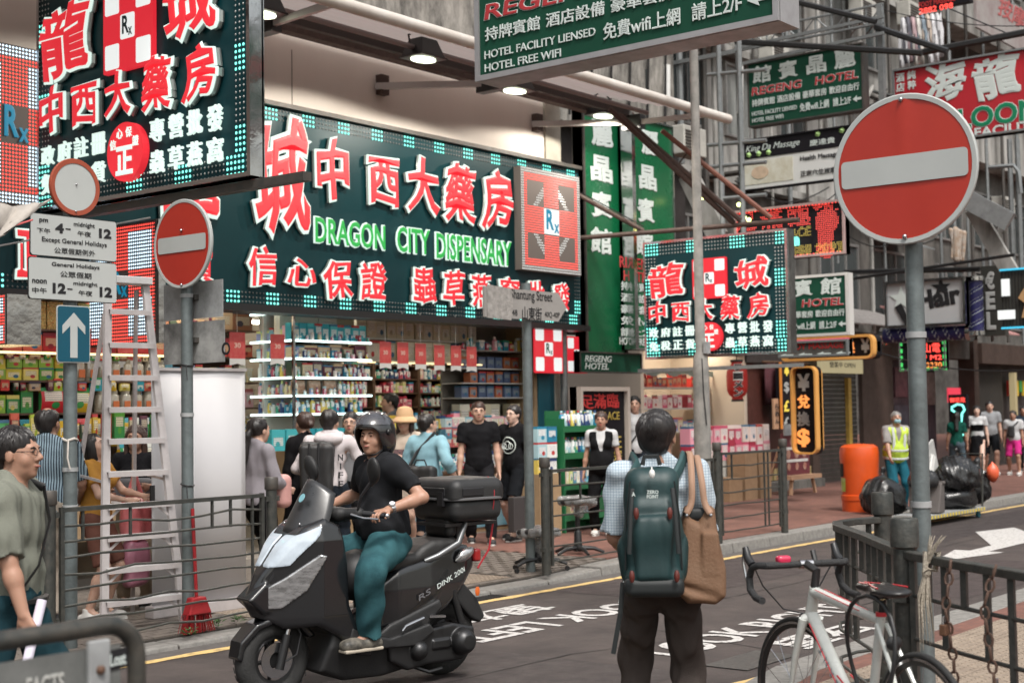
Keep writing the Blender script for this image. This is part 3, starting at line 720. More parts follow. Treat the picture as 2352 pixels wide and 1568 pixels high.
def dragon(S,pitch,r):
 S.board('panel',M_teal,.13); S.frame('steel_case',M_steel,.035,.16,-.06)
 S.border(E_cy,M_off,pitch,4,14,5,r)
 for ch,x,y,w_,h_,k in _lay:
  if k: S.text(ch,E_rim,x * S.w,y * S.h,w_ * S.w * .9,h_ * S.h * .93,bev=.02,z=.03,dz=.03,name='character')
  else: S.neon(ch,E_red,E_rim,x * S.w,y * S.h,w_ * S.w,h_ * S.h,z=.06,side=M_side,bi=.027,bo=.06,wob=.045,shear=.06)
 x,y = _o['rx']; rx(S,x * S.w,y * S.h,S.w * .235,S.h * .335,.01,.04,rxm=mat('rx_mark',(.01,.05,.06),.4))
 x,y = _o['disc']; x *= S.w; y *= S.h; r_ = S.w * .085
 o = MB().prism([(x + a,y + b * 1.02) for a,b in circ(r_,40)],.07).build('roundel',E_red,S.o,world=False)
 S.text('正',E_rim,x,y - r_ * .3,r_ * .95,r_ * 1.0,bev=.035,z=.072,dz=.01,parent=o)
 for i,ch in enumerate('信心保證'):
  a = R(155 - i * 43); S.text(ch,E_rim,x + r_ * .7 * math.cos(a),y + r_ * .7 * math.sin(a),r_ * .34,r_ * .36,bev=.02,z=.072,dz=.008,parent=o)
dragon(S,.047,.0115)
BM = MB(); e = S.h / 2; S.mb('mirror_return',M_steel,MB().box((S.w / 2 + .003,0,-.04),(.012,S.h,.13)))
S.mb('support_beam',M_rust,MB().box((.25,-e - .06,-.08),(S.w + .6,.07,.09)))
S = Sign('hanging_dispensary_sign','small square teal sign with glowing red characters hanging behind the tall grey lamp post','hanging sign','X',17.2).start(1478,557,825,1808,525,812)
dragon(S,.05,.0125)
S.mb('mirror_return',M_steel,MB().box((S.w / 2 + .003,0,-.09),(.012,S.h,.18)))
S.mb('base_rail',M_galv,MB().box((0,-S.h / 2 - .16,-.05),(S.w + .3,.05,.08)))
zt = S.cen.z + S.h / 2; yl = 12.0
o = thing('sign_bracket','rusty brown tube struts between the long signboard and the small square sign','bracket',(16.7,12,4.3))
B = MB(); B.tube([onY(1328,547,12.0),onX(1500,533,17.2)],.035,8); B.tube([onX(1500,533,17.2),onX(1835,505,17.2)],.035,8); B.build('strut',M_bracket,o,smooth=True)
MB().tube([onY(1327,447,12.0),onX(1478,530,17.2)],.035,8).build('strut',M_bracket,o,smooth=True)
for a,b in (((1420,262),(1700,505)),((1400,250),(1685,512))): MB().tube([onY(*a,10.5),onX(*b,17.2)],.04,8).build('strut',M_bracket,o,smooth=True)
MB().tube([onY(1520,300,10.2),onX(1770,500,17.2)],.035,8).build('strut',mat('copper_paint',(.2,.08,.055),.6,ns=12,na=.4),o,smooth=True)
# ---- led cross panel below, facing along the street
S = Sign('led_cross_sign','red and white dotted lamp panel with a blue Rx behind the top of the stepladder','led sign','X',8.4).start(196,520,800,363,513,787)
S.board('case',M_steel,.06,z0=-.035); S.frame('rim',M_rust,.02,.05,0); ledcross(S,0,0,S.w * .97,S.h * .97,34,True,z=.01,rim=False)
S.mb('steel_return',M_steel,MB().box((S.w / 2 + .01,0,-.03),(.02,S.h,.08)))
S = Sign('led_cross_sign','sliver of red dotted lamp panel with mirrored side at the edge of the snack shelves','led sign','X',7.0).start(-70,690,800,15,668,787)
S.board('case',M_steel,.34,z0=-.175); ledcross(S,0,0,S.w * .97,S.h * .97,22,True,z=.01,rim=False)
# ---- small rx light boxes at the shop's far corner
S = Sign('pharmacy_light_box','red and white chequered light box with Rx mark behind the street name pole','light box','Y',12.05).start(1224,745,856,1289)
S.board('case',M_rust,.12,z0=-.07); rx(S,0,0,S.w,S.h,0,.02,rxm=mat('rx_mark_green',(.01,.1,.05),.4))
S = Sign('pharmacy_light_box','narrow chequered light box seen past the grey pipe beside the hotel entrance','light box','Y',12.3).start(1299,772,856,1346)
S.board('case',M_rust,.1,z0=-.06); rx(S,0,0,S.w,S.h,0,.02)
# ---- green hotel signs
LAY = [('館',.13,.2,.17,.27),('賓',.365,.2,.17,.27),('晶',.61,.2,.17,.27),('麗',.85,.2,.18,.28)]
def regeng(S,rev=False,arrow=True,frame=M_galv,fw=.05,bright=M_lets,t=.26):
 S.board('case',frame,t - .01,z0=-t / 2 - .01); S.board('face',M_signg,.012,z0=-.006,inset=.01); S.frame('frame',frame,fw,.02,.008)
 X = lambda u: (u - .5) * S.w; Y = lambda v: (.5 - v) * S.h
 for i,(ch,u,v,a,b) in enumerate(LAY):
  c_ = LAY[3 - i][0] if rev else ch
  S.text(c_,bright,X(u),Y(v),a * S.w,b * S.h,bev=.03,wob=.02,name='character',z=.002,dz=.006)
 for st,u,a in (('REGENG',.26,.44),('HOTEL',.78,.36)):
  S.text(st,bright,X(u),Y(.455),a * S.w,.125 * S.h,bev=.045,ref=.02,z=.002,dz=.004,shear=.1); S.text(st,M_redv,X(u),Y(.455),a * S.w,.125 * S.h,bev=.022,ref=.02,z=.0065,dz=.004,shear=.1)
 for st,u in (('持牌賓館',.14),('酒店設備',.365),('豪華套房',.59),('歡迎自由行',.84)):
  S.text(st,bright,X(u),Y(.635),(.205 if len(st) == 4 else .25) * S.w,.115 * S.h,bev=.02)
 S.text('HOTEL FACILITY LIENSED',bright,X(.235),Y(.8),.4 * S.w,.065 * S.h,bev=.012); S.text('HOTEL FREE WIFI',bright,X(.175),Y(.905),.28 * S.w,.065 * S.h,bev=.012)
 S.text('免費wifi上網',bright,X(.585),Y(.82),.25 * S.w,.13 * S.h,bev=.018); S.text('請上2/F',bright,X(.82),Y(.82),.15 * S.w,.13 * S.h,bev=.018)
 if arrow:
  B = MB(); a = .5 * .07 * S.w; y0 = Y(.82)
  B.prism([(X(.945) - a,y0),(X(.945),y0 + .05 * S.h),(X(.945) - a * .1,y0 + .018 * S.h),(X(.945) + a,y0 + .018 * S.h),(X(.945) + a,y0 - .018 * S.h),(X(.945) - a * .1,y0 - .018 * S.h),(X(.945),y0 - .05 * S.h)],.006,c=(0,0,.003)); B.build('arrow',bright,S.o,world=False)
S = Sign('hotel_sign','large dark green hotel sign with pale steel frame jutting over the road','hotel sign','X',9.0).start(1090,-92,190,1787)
regeng(S,fw=.045,t=.3,frame=mat('sign_frame_pale',(.38,.37,.38),.4,metal=.4,ns=6,na=.3))
S.mb('hanger',M_rust,MB().tube([(-.8,S.h / 2,-.15),(-.8,S.h / 2 + 2.5,-.15)],.03).tube([(.8,S.h / 2,-.15),(.8,S.h / 2 + 2.5,-.15)],.03))
S = Sign('hotel_sign','distant green hotel sign hung under a white truss, upper part of the view','hotel sign','X',21.0).start(1716,147,294,1982)
regeng(S,fw=.025,t=.2,frame=M_rust)
o = S
tr = thing('sign_truss','pale lattice truss frame carrying the distant green hotel sign','truss',(21,11,7))
def lat(a,b,hgt,parent,m=M_galv,n=9,r=.022):
 a = Vector(a); b = Vector(b); u = Vector((0,0,hgt)); B = MB(); B.tube([a,b],r,6); B.tube([a + u,b + u],r,6)
 for i in range(n):
  p = a.lerp(b,i / n); q = a.lerp(b,(i + 1) / n); B.tube([p,p + u],r * .7,5); B.tube([p + u,q] if i % 2 else [p,q + u],r * .6,5)
 return B.build('lattice',m,parent,smooth=True)
p0,p1 = onX(1690,118,21.1),onX(2030,42,21.1); p1.z = p0.z
lat((21.1,p0.y,p0.z),(21.1,p1.y,p0.z),.3,tr); q = onX(2028,250,21.1)
MB().bar((21.1,q.y,q.z),(21.1,q.y,p0.z + .3),.09).build('post',M_galv,tr); MB().bar((21.1,p0.y,p0.z),(21.1,13.2,p0.z),.07).build('arm',M_galv,tr)
S = Sign('hotel_sign','green hotel sign partly hidden behind the small square dispensary sign','hotel sign','X',19.2).start(1690,652,782,1947,618,768)
regeng(S,rev=True,fw=.04,t=.16,frame=mat('sign_frame_white',(.55,.54,.52),.4))
S.mb('pink_tube',mat('pink_tube','#d0506a',.4,emit=.25),MB().tube([(-S.w / 2,-S.h / 2 - .07,.02),(S.w / 2,-S.h / 2 - .07,.02)],.03))
# ---- vertical banners
M_ban = mat('green_banner',(.006,.12,.045),.3,ns=.9,na=.55,c2=(.004,.06,.028),bump=.2,bs=6)
for nm,px0,px1,Y,top,bot,chs,lab in (('a',1336,1428,12.15,250,822,((1382,309),(1381,388),(1381,470),(1380,553)),'tall green vertical hotel banner next to the long signboard'),
                                      ('b',1436,1542,12.0,262,802,((1492,330),(1487,408),(1483,483),(1478,560)),'green vertical hotel banner with small red and white lettering, partly hidden')):
 S = Sign('vertical_banner_sign',lab,'banner sign','Y',Y).start(px0,top,bot,px1)
 S.board('face',M_ban,.18); S.frame('frame',M_steel if nm == 'b' else M_rust,.03,.22,-.08)
 for ch,(px,py) in zip('麗晶賓館',chs): S.ptext(ch,M_lets,px,py,50 if nm == 'a' else 40,60 if nm == 'a' else 56,bev=.035,wob=.02,name='character')
 if nm == 'b':
  S.mb('metal_edge',M_steel,MB().box((-S.w / 2 - .02,0,.05),(.09,S.h,.2)))
  S.ptext('REGENG',M_redv,1462,606,78,26,bev=.02); S.ptext('HOTEL',M_redv,1462,636,60,24,bev=.02)
  for i,st in enumerate(('持牌賓館','酒店設備','豪華套房','免費wifi','請上2/F')): S.ptext(st,M_lets,1465,660 + i * 26,78,20,bev=.018)
  S.ptext('HOTEL FREE WIFI',M_lets,1468,785,90,17,bev=.02)
S = Sign('hotel_fascia_sign','low dark green board with slanted REGENG HOTEL lettering over the hotel entrance','fascia sign','Y',12.1).start(1330,806,855,1472)
S.board('face',M_signg,.1); S.frame('frame',M_rust,.02,.12,-.04)
S.ptext('REGENG',M_lets,1374,824,60,15,bev=.02,shear=.2); S.ptext('HOTEL',M_lets,1371,841,54,15,bev=.02,shear=.2)
S = Sign('entrance_board','black upright board in a pale frame with red characters, beside the hotel entrance','board sign','Y',11.6).start(1324,888,1180,1438)
S.board('face',M_blkface,.12); S.frame('frame',mat('beige_frame',(.45,.4,.36),.5),.06,.2,-.03)
S.ptext('足滿臨',mat('dull_red_ink',(.5,.03,.03),.5),1377,921,88,34,bev=.02,wob=.03); S.ptext('FOOT PALACE',mat('dull_yellow_ink',(.4,.3,.06),.5),1374,955,98,19,bev=.02)
S.ptext('正宗',mat('dull_yellow_ink'),1418,1030,18,60,bev=.02,vertical=True)
# ---- massage sign
S = Sign('massage_sign','black and white massage sign with a resting face, under the distant hotel sign','shop sign','X',20.4).start(1698,325,441,1985)
S.board('face',mat('white_sign_face',(.62,.62,.61),.4),.12)
S.mb('header',M_blkface,MB().box((0,S.h * .31,.004),(S.w,S.h * .38,.01))); S.frame('frame',M_blkface,.02,.16,-.04)
S.text('King Da Massage',M_lets,-S.w * .22,S.h * .3,S.w * .44,S.h * .16,bev=.0,z=.01,dz=.004,shear=.35); S.text('慶達貴',M_lets,S.w * .18,S.h * .26,S.w * .2,S.h * .12,bev=.01,z=.01,dz=.004)
S.text('Health Massage',M_blk,S.w * .15,-.02 * S.h,S.w * .3,S.h * .12,bev=.02,z=.003); S.text('正宗穴位按摩',M_blk,S.w * .14,-.3 * S.h,S.w * .28,S.h * .11,bev=.005,z=.003)
pic = S.mb('photo_print',mat('photo_print',(.5,.46,.36),.5,ns=5,na=.9,c2=(.66,.66,.6)),MB().box((-S.w * .27,-S.h * .16,.003),(S.w * .42,S.h * .46,.006)))
B = MB(); B.lathe([(.0001,0),(.13,0),(.13,.004),(.0001,.004)],20,(-S.w * .33,-S.h * .17,.008),Matrix.Diagonal((1.2,.8,1))); B.build('printed_face',mat('printed_skin',(.6,.45,.33),.6,ns=9,na=.5),pic,world=False)
for i in range(5): S.dots('flower_print',mat('flower_print',(.35,.55,.2),.6),[(-S.w * .42 + i * .23 * (i > 2) + .18 * i,S.h * (.2 if i < 3 else .42))],.05,z=.012,n=5)
# ---- lamp-dot foot massage sign
S = Sign('led_massage_sign','black lamp-dot sign with a large red footprint and yellow telephone number','led sign','X',19.9).start(1688,487,606,1940,455,582)
S.board('face',M_blkface,.14); S.frame('frame',mat('pinkish_frame',(.4,.28,.27),.5),.035,.18,-.05)
def dotted(S,st,m,x,y,w_,h_,r=.014,pitch=.034):
 """letters drawn as rows of lamps"""
 c,f = glyphs(st,0.); lo = c.min(0); hi = c.max(0); tri = [q for q in f if abs(c[list(q),2] - hi[2]).max() < 1e-4]
 pts = set()
 for q in tri:
  P = [((c[i,0] - lo[0]) / (hi[0] - lo[0]) * w_ + x - w_ / 2,(c[i,1] - lo[1]) / (hi[1] - lo[1]) * h_ + y - h_ / 2) for i in q]
  for k in range(1,len(P) - 1):
   a,b,d = P[0],P[k],P[k + 1]; ar = abs((b[0] - a[0]) * (d[1] - a[1]) - (b[1] - a[1]) * (d[0] - a[0])) / 2; n = max(3,int(ar / (pitch * pitch) * 6) + 3)
   rg = random.Random(int(abs(a[0] + b[1]) * 9999))
   for _ in range(n):
    u,v = rg.random(),rg.random()
    if u + v > 1: u,v = 1 - u,1 - v
    px = a[0] + u * (b[0] - a[0]) + v * (d[0] - a[0]); py = a[1] + u * (b[1] - a[1]) + v * (d[1] - a[1]); pts.add((round(px / pitch) * pitch,round(py / pitch) * pitch))
 return S.dots('lamp_dot',m,sorted(pts),r,n=4)
for i,ch in enumerate('足滿臨'): dotted(S,ch,E_ledr,-S.w * .4 + i * S.w * .245,S.h * .27,S.w * .19,S.h * .34,r=.009,pitch=.03)
dotted(S,'FOOT PALACE',E_ledy,-S.w * .12,-S.h * .03,S.w * .62,S.h * .16,r=.0085,pitch=.026); dotted(S,'TEL:2388 2093',E_ledy,S.w * .1,-S.h * .36,S.w * .74,S.h * .17,r=.0085,pitch=.026)
dotted(S,'康',E_cy,S.w * .05,-S.h * .19,S.w * .09,S.h * .16,r=.013,pitch=.024)
ft = []
for i in range(60):
 for j in range(70):
  x = -.4 + i * .03; yv = -.6 + j * .03; u = (x - .62 * 1) ;
  X0,Y0 = x - S.w * .34,yv
  a = ((X0 + .0) / .2) ** 2 + ((Y0 - .1) / .2) ** 2 < 1 or (abs(X0 - (-.02 + (Y0 + .1) * .15)) < .13 and -.36 < Y0 < .12) or ((X0 + .02) / .14) ** 2 + ((Y0 + .36) / .1) ** 2 < 1
  b = any((X0 - (-.17 + k * .085)) ** 2 + (Y0 - (.33 + .05 * (1 - abs(k - .8) * .7))) ** 2 < (.06 - .008 * k) ** 2 for k in range(5))
  if a or b: ft.append((X0 + S.w * .34,Y0))
S.dots('lamp_dot',E_ledr,ft,.009,n=4); S.border(E_ledr,E_ledr,.055,1,2,1,.012)
# ---- red hotel sign
S = Sign('red_hotel_sign','big red sign with white brush characters and green lettering above the no entry disc','hotel sign','X',22.0).start(2051,162,341,2480)
S.board('face',mat('red_sign_face',(.48,.018,.03),.35,ns=.7,na=.35),.2); S.frame('frame',M_galv,.03,.26,-.08)
for ch,px,py,pw,ph in (('海',2168,188,98,92),('龍',2289,175,108,98),('灣',2410,165,100,95)): S.ptext(ch,M_lets,px,py,pw,ph,bev=.035,wob=.05,name='character')
S.ptext('酒店',M_lets,2068,190,20,46,vertical=True,bev=.03); S.ptext('純粹',M_lets,2094,184,20,46,vertical=True,bev=.03)
x,y = S.L(2285,262)
for st,px,pw in (('HAI',2120,90),('LOONG',2318,240)):
 x,y = S.L(px,262 - (px - 2285) * .1); w_ = S.L(px + pw / 2,262)[0] - S.L(px - pw / 2,262)[0]
 S.text(st,M_lets,x,y,w_,.33,bev=.05,ref=.03,z=.003,dz=.005); S.text(st,mat('green_vinyl',(.0,.2,.09),.4),x,y,w_,.33,bev=.028,ref=.03,z=.0085,dz=.005)
S.ptext('HOTEL FACILITEIS',M_lets,2260,303,300,22,bev=.03)
MB().tube([onX(2050,350,22.1),(22.1,13.2,onX(2050,350,22.1).z)],.05).build('arm',M_rust,S.o,world=True)
# ---- hair sign and barber poles
S = Sign('hair_salon_sign','white sign reading Hair with a star, behind the big no entry pole','shop sign','X',26.0).start(2033,648,754,2218)
S.board('face',mat('salon_face',(.5,.51,.52),.35,ns=1.2,na=.4,c2=(.36,.38,.4)),.14); S.frame('frame',M_steel,.045,.2,-.04)
S.text('Hair',M_blk,S.w * .17,S.h * .06,S.w * .54,S.h * .42,bev=.05,z=.004,shear=.0,wob=.0).rotation_euler = (0,0,R(7))
def star(r1,r2,x,y): return [(x + (r1 if i % 2 == 0 else r2) * math.sin(i * math.pi / 5),y + (r1 if i % 2 == 0 else r2) * math.cos(i * math.pi / 5)) for i in range(10)]
S.mb('star',M_blk,MB().prism(star(.2,.08,S.w * .2,S.h * .3),.01,c=(0,0,.003))); S.mb('star',M_lets,MB().prism(star(.24,.1,-S.w * .3,S.h * .12),.01,c=(0,0,.003))); S.mb('dark_mark',M_blk,MB().prism([(-S.w * .38,-.05),(-S.w * .3,.02),(-S.w * .16,-.42),(-S.w * .22,-.5)],.008,c=(0,0,.015)))
M_navy = mat('navy_box',(.02,.02,.1),.4)
def barber(lab,a,b,r):
 t = thing('barber_pole',lab,'barber pole',a); a = Vector(a); b = Vector(b); d = b - a; ln = d.length; q = Vector((0,0,1)).rotation_difference(d).to_matrix()
 MB().lathe([(r,0),(r,ln)],20,a,q).build('cylinder',M_navy,t,smooth=True)
 B = MB(); n = 40; turns = ln / (r * 3.2)
 for st in (0,1):
  k = len(B.v)
  for i in range(n + 1):
   zz = ln * i / n; a0 = zz / ln * turns * 2 * math.pi + st * math.pi
   for aa in (a0,a0 + 1.1): B.v.append(tuple(a + q @ Vector((math.cos(aa) * r * 1.04,math.sin(aa) * r * 1.04,zz))))
  B.f += [(k + 2 * i,k + 2 * i + 1,k + 2 * i + 3,k + 2 * i + 2) for i in range(n)]
 B.build('white_stripe',M_lets,t)
 for e in (a,b): MB().lathe([(r * 1.25,-.04),(r * 1.25,.04)],20,e,q).build('end_cap',M_steel,t,smooth=True)
a = onX(2240,640,26.3); b = onX(2243,765,26.3); b.y = a.y; barber('upright blue and white striped barber pole beside the salon sign',b,a,.13)
a = onX(2030,772,26.2); b = onX(2228,764,26.2); b.z = a.z; barber('horizontal blue and white striped barber pole under the salon sign',a,b,.14)
S = Sign('vertical_euro_sign','dark upright sign with pale euro symbol and letters beside the barber pole','shop sign','X',26.6).start(2252,612,772,2304)
S.board('face',mat('ribbed_dark',(.035,.035,.03),.5),.2); S.text('€EL',M_off,-S.w * .1,0,S.w * .42,S.h * .86,bev=.05,vertical=True)
S = Sign('cyan_edged_sign','black ribbed sign with cyan lit edges at the border of the view','shop sign','X',25.0).start(2298,632,742,2420,600,760)
S.board('face',mat('ribbed_dark'),.3); e = mat('cyan_tube','#49c8ee',.4,emit=.5)
S.mb('lit_edge',e,MB().box((0,S.h / 2,.02),(S.w,.03,.05)).box((0,-S.h / 2,.02),(S.w,.03,.05)))
for i in range(16): S.mb('rib',M_dark,MB().box((-S.w / 2 + S.w * (i + .5) / 16,0,.006),(.015,S.h * .92,.012)))
S.mb('bear_cut_out',mat('tan_board',(.5,.3,.14),.6),MB().prism([(.05,-.35),(.12,-.1),(.0,0),(.1,.15),(.2,.25),(.3,.15),(.4,0),(.3,-.1),(.35,-.35)],.04,c=(-.15,0,.02)))
S.mb('white_lamp',E_box,MB().box((-S.w * .4,.2,.03),(.14,.3,.03)).box((-S.w * .4,-.28,.03),(.3,.16,.03)))
# ---- money exchange signs
def rframe(S,wd,t,r=.12,m=M_gold):
 o = rrect(S.w,S.h,r); i_ = rrect(S.w - 2 * wd,S.h - 2 * wd,max(.02,r - wd)); n = len(o); v = [(x,y,zz) for zz in (-t / 2,t / 2) for x,y in o] + [(x,y,zz) for zz in (-t / 2,t / 2) for x,y in i_]
 f = []
 for k in range(n):
  j = (k + 1) % n; f += [(k,j,n + j,n + k),(n + k,n + j,3 * n + j,3 * n + k),(2 * n + k,3 * n + k,3 * n + j,2 * n + j),(k,2 * n + k,2 * n + j,j)]
 B = MB(); B.add(v,f); return S.mb('gold_frame',m,B)
S = Sign('exchange_sign','long gold-framed black money exchange sign with a white yen symbol, behind the green hotel signs','exchange sign','X',22.5).start(1800,778,832,2013,766,822)
S.mb('face',M_blkface,MB().prism(rrect(S.w,S.h,.1),.2,c=(0,0,-.2))); rframe(S,.045,.3)
S.ptext('兌換',E_ledo,1938,795,52,34,bev=.03); S.ptext('¥',M_off,1988,793,22,34,bev=.04)
S = Sign('exchange_sign','tall gold-framed black money exchange sign with yen, orange characters and a dollar sign','exchange sign','X',21.6).start(1822,842,1042,1880)
S.mb('face',M_blkface,MB().prism(rrect(S.w,S.h,.09),.1,c=(0,0,-.1))); rframe(S,.03,.26)
for st,m_,py,ph in (('¥',M_off,878,40),('兌',E_ledo,922,32),('換',M_offd,962,34),('$',E_ledo,1005,42)): S.ptext(st,m_,1846,py,30,ph,bev=.045,name='character')
S = Sign('currency_strip_sign','narrow black strip with yen, dollar and pound symbols beside the tall exchange sign','exchange sign','Y',12.9).start(1791,832,985,1817)
S.board('face',M_blkface,.1)
S.mb('orange_edge',mat('orange_edge','#e08a3a',.4,emit=.3),MB().box((-S.w / 2,0,.01),(.03,S.h,.04)))
for st,py,m_ in (('¥',850,E_ledy),('$',890,M_off),('£',932,E_ledy),('£',970,M_off)): S.ptext(st,m_,1806,py,12,26,bev=.03,name='character')
# ---- massage strip, floor directory, foot neon
S = Sign('massage_strip_sign','thin dark massage strip sign with white arrows under the half-hidden hotel sign','shop sign','X',19.0).start(1790,786,824,1950,778,814)
S.board('face',M_conc,.12); S.frame('frame',M_galv,.03,.16,-.03); S.text('BODY MASSAGE',mat('dull_red_ink'),0,.04,S.w * .85,S.h * .4,bev=.02)
for i in range(4): S.mb('arrow',M_lets,MB().prism([(-.55 + i * .3,-.08),(-.45 + i * .3,-.05),(-.45 + i * .3,-.07),(-.33 + i * .3,-.07),(-.33 + i * .3,-.09),(-.45 + i * .3,-.09),(-.45 + i * .3,-.11)],.01,c=(0,0,.003)))
S = Sign('led_floor_sign','small black lamp-dot sign with red lines and green edge lights reading M/F M2','led sign','X',27.5).start(2066,786,852,2172,779,848)
S.board('face',M_blkface,.14); S.frame('frame',M_galv,.03,.2,-.05)
S.text('山電',E_ledr,S.w * .2,S.h * .25,S.w * .36,S.h * .32,bev=.0); S.text('M/F M2',E_ledr,S.w * .1,-S.h * .08,S.w * .62,S.h * .17,bev=.01); S.text('22213330',E_ledo,S.w * .06,-S.h * .34,S.w * .7,S.h * .2,bev=.02)
B = MB()
for i in range(6): B.box((-S.w * .46 + i * S.w * .185,-S.h * .465,.02),(.09,.05,.03))
for i in range(4): B.box((-S.w * .47,-S.h * .3 + i * S.h * .24,.02),(.06,.08,.03)); B.box((S.w * .47,-S.h * .3 + i * S.h * .24,.02),(.06,.08,.03))
S.mb('green_lamp',E_ledg,B)
S = Sign('foot_neon_sign','small black sign with red characters above a glowing cyan foot outline, behind the far pedestrians','neon sign','X',30.0).start(2178,906,985,2220)
S.board('face',M_blkface,.1); S.text('御足苑',E_ledr,0,S.h * .36,S.w * .84,S.h * .18,bev=.01)
S.mb('neon_tube',E_cy,MB().tube([(-.12,.1,.03),(0,.16,.03),(.12,.14,.03),(.16,.04,.03),(.1,-.04,.03),(.08,-.2,.03),(.02,-.3,.03),(-.02,-.2,.03),(0,-.05,.03),(-.12,.04,.03)],.022,6,closed=True))
S.mb('neon_tube',E_cy,MB().tube([(.05,-.42,.03),(.12,-.5,.03),(.02,-.52,.03)],.02,6,closed=True))
S = Sign('upper_massage_sign','black sign with red massage lettering at the very top of the view above the laundry','shop sign','X',27.0).start(2108,-60,26,2225)
S.board('face',M_blkface,.2); S.ptext('FOOT MASSAGE',mat('dull_red_ink'),2152,5,84,12,bev=.02); S.ptext('2882 098',E_ledr,2150,20,78,13,bev=.01)
S = Sign('film_window_sign','pale translucent poster with faded red characters behind glass at the top corner','poster','Y',11.6).start(2240,-40,60,2420)
S.board('face',mat('faded_poster',(.36,.35,.34),.5,ns=1.3,na=.7,c2=(.2,.12,.12)),.06); S.ptext('按摩',mat('faded_red',(.4,.1,.1),.5),2325,30,60,50,bev=.02,shear=.3)
# ================================================================ AWNING, LAMPS, SHOP GOODS
M_burg = mat('burgundy_canvas',(.3,.1,.105),.8,ns=3,na=.4,bump=.3,bs=30,stretch=(.3,1,1))
_n = M_burg.node_tree.nodes; _l = M_burg.node_tree.links; _t = _n.new('ShaderNodeBsdfTranslucent'); _t.inputs[0].default_value = (.5,.45,.43,1); _x = _n.new('ShaderNodeMixShader'); _x.inputs[0].default_value = .34
_l.new(_n['Principled BSDF'].outputs[0],_x.inputs[1]); _l.new(_t.outputs[0],_x.inputs[2]); _l.new(_x.outputs[0],_n['Material Output'].inputs[0])      # thin canvas lets daylight through
aw = thing('awning','long burgundy canvas awning with a white roller bar above the beige wall','awning',(10,9.5,5.58))
B = MB(); n = 26
for i in range(n + 1):
 f = i / n; y = 9.5 + 2.7 * f; z = 5.62 + .75 * f + (.012 if i % 2 else -.012); B.v += [(-4,y,z),(16.6,y,z)]
for i in range(n): k = 2 * i; B.f += [(k,k + 1,k + 3,k + 2)]
B.build('canvas',M_burg,aw)
MB().tube([(-4,9.5,5.58),(16.7,9.5,5.58)],.065,12).build('roller_bar',mat('roller_white',(.62,.58,.54),.45,ns=3,na=.5,c2=(.4,.33,.27)),aw,smooth=True)
MB().bar((-4,11.5,5.98),(16.5,11.5,5.98),.14,.18).build('beam',M_bracket,aw)
MB().bar((-4,11.0,5.86),(16.5,11.0,5.86),.08,.1).build('beam',mat('dark_brown_beam',(.035,.026,.023),.7),aw)
MB().tube([(-4,10.6,5.78),(16.4,10.6,5.78)],.033,8).build('lamp_rail',mat('rail_grey',(.2,.17,.165),.5,metal=.4),aw,smooth=True)
for x in (2,6.1,9.3,12.9,16.1):
 MB().bar((x,9.5,5.55),(x + .5,10.9,5.72),.05,.07).build('folding_arm',mat('arm_pale',(.4,.37,.36),.5,metal=.3),aw)
 MB().bar((x + .5,10.9,5.72),(x - .1,12.3,5.8),.06,.08).build('folding_arm',mat('arm_pale'),aw)
 MB().b2((x - .08,12.22,5.7),(x + .06,12.32,5.95)).build('wall_bracket',M_bracket,aw); MB().b2((x + .42,10.8,5.62),(x + .56,11.1,5.82)).build('joint',M_black,aw)
E_flood = mat('flood_lens','#f6ffe0',.3,emit=2.5)
for i,(px,py,lab) in enumerate(((600,12,'floodlight peeping out behind the big hanging dispensary sign'),(972,118,'black floodlight with its whole housing in view under the awning'),(1182,192,'floodlight just under the lower edge of the large green hotel sign'),(1385,252,'floodlight glowing at the top of the green vertical hotel banner'))):
 p = onY(px,py,10.6 if i < 3 else 11.2)
 t = thing('floodlight',lab,'floodlight',p,'floodlights under the awning')
 B = MB(); B.hexa([(-.2,-.16,-.07),(.2,-.16,-.07),(.2,.16,-.07),(-.2,.16,-.07),(-.13,-.1,.13),(.13,-.1,.13),(.13,.1,.13),(-.13,.1,.13)]); B.b2((-.22,-.18,-.09),(.22,.18,-.07))
 B.build('housing',M_black,t,world=False,bevel=.012)
 MB().prism([(a * 1.1,b * .8) for a,b in circ(.15,20)],.012,c=(0,0,-.103)).build('lens',E_flood,t,world=False)
 MB().tube([(-.21,0,0),(-.24,0,.14),(0,0,.26),(.24,0,.14),(.21,0,0)],.012,6).build('yoke',M_black,t,world=False)
 ld = bpy.data.lights.new('floodlight_beam','SPOT'); ld.energy = 130; ld.spot_size = R(166); ld.spot_blend = .12; ld.shadow_soft_size = .08; ld.color = (1,.93,.82)
 lo = bpy.data.objects.new('floodlight_beam',ld); COL.objects.link(lo); lo.location = p + Vector((0,0,-.12)); lo.rotation_euler = (R(6),0,0)
p = onY(1330,220,11.9); o = MB().ball(p + Vector((-.35,0,.02)),(.42,.14,.1),12).build('wrapped_bundle',mat('wrap_sheet',(.5,.43,.38),.5,ns=8,na=.5,bump=.6,bs=20),smooth=True)
tag(o,'pale wrapped bundle tucked under the awning end beside the green hotel sign','bundle')
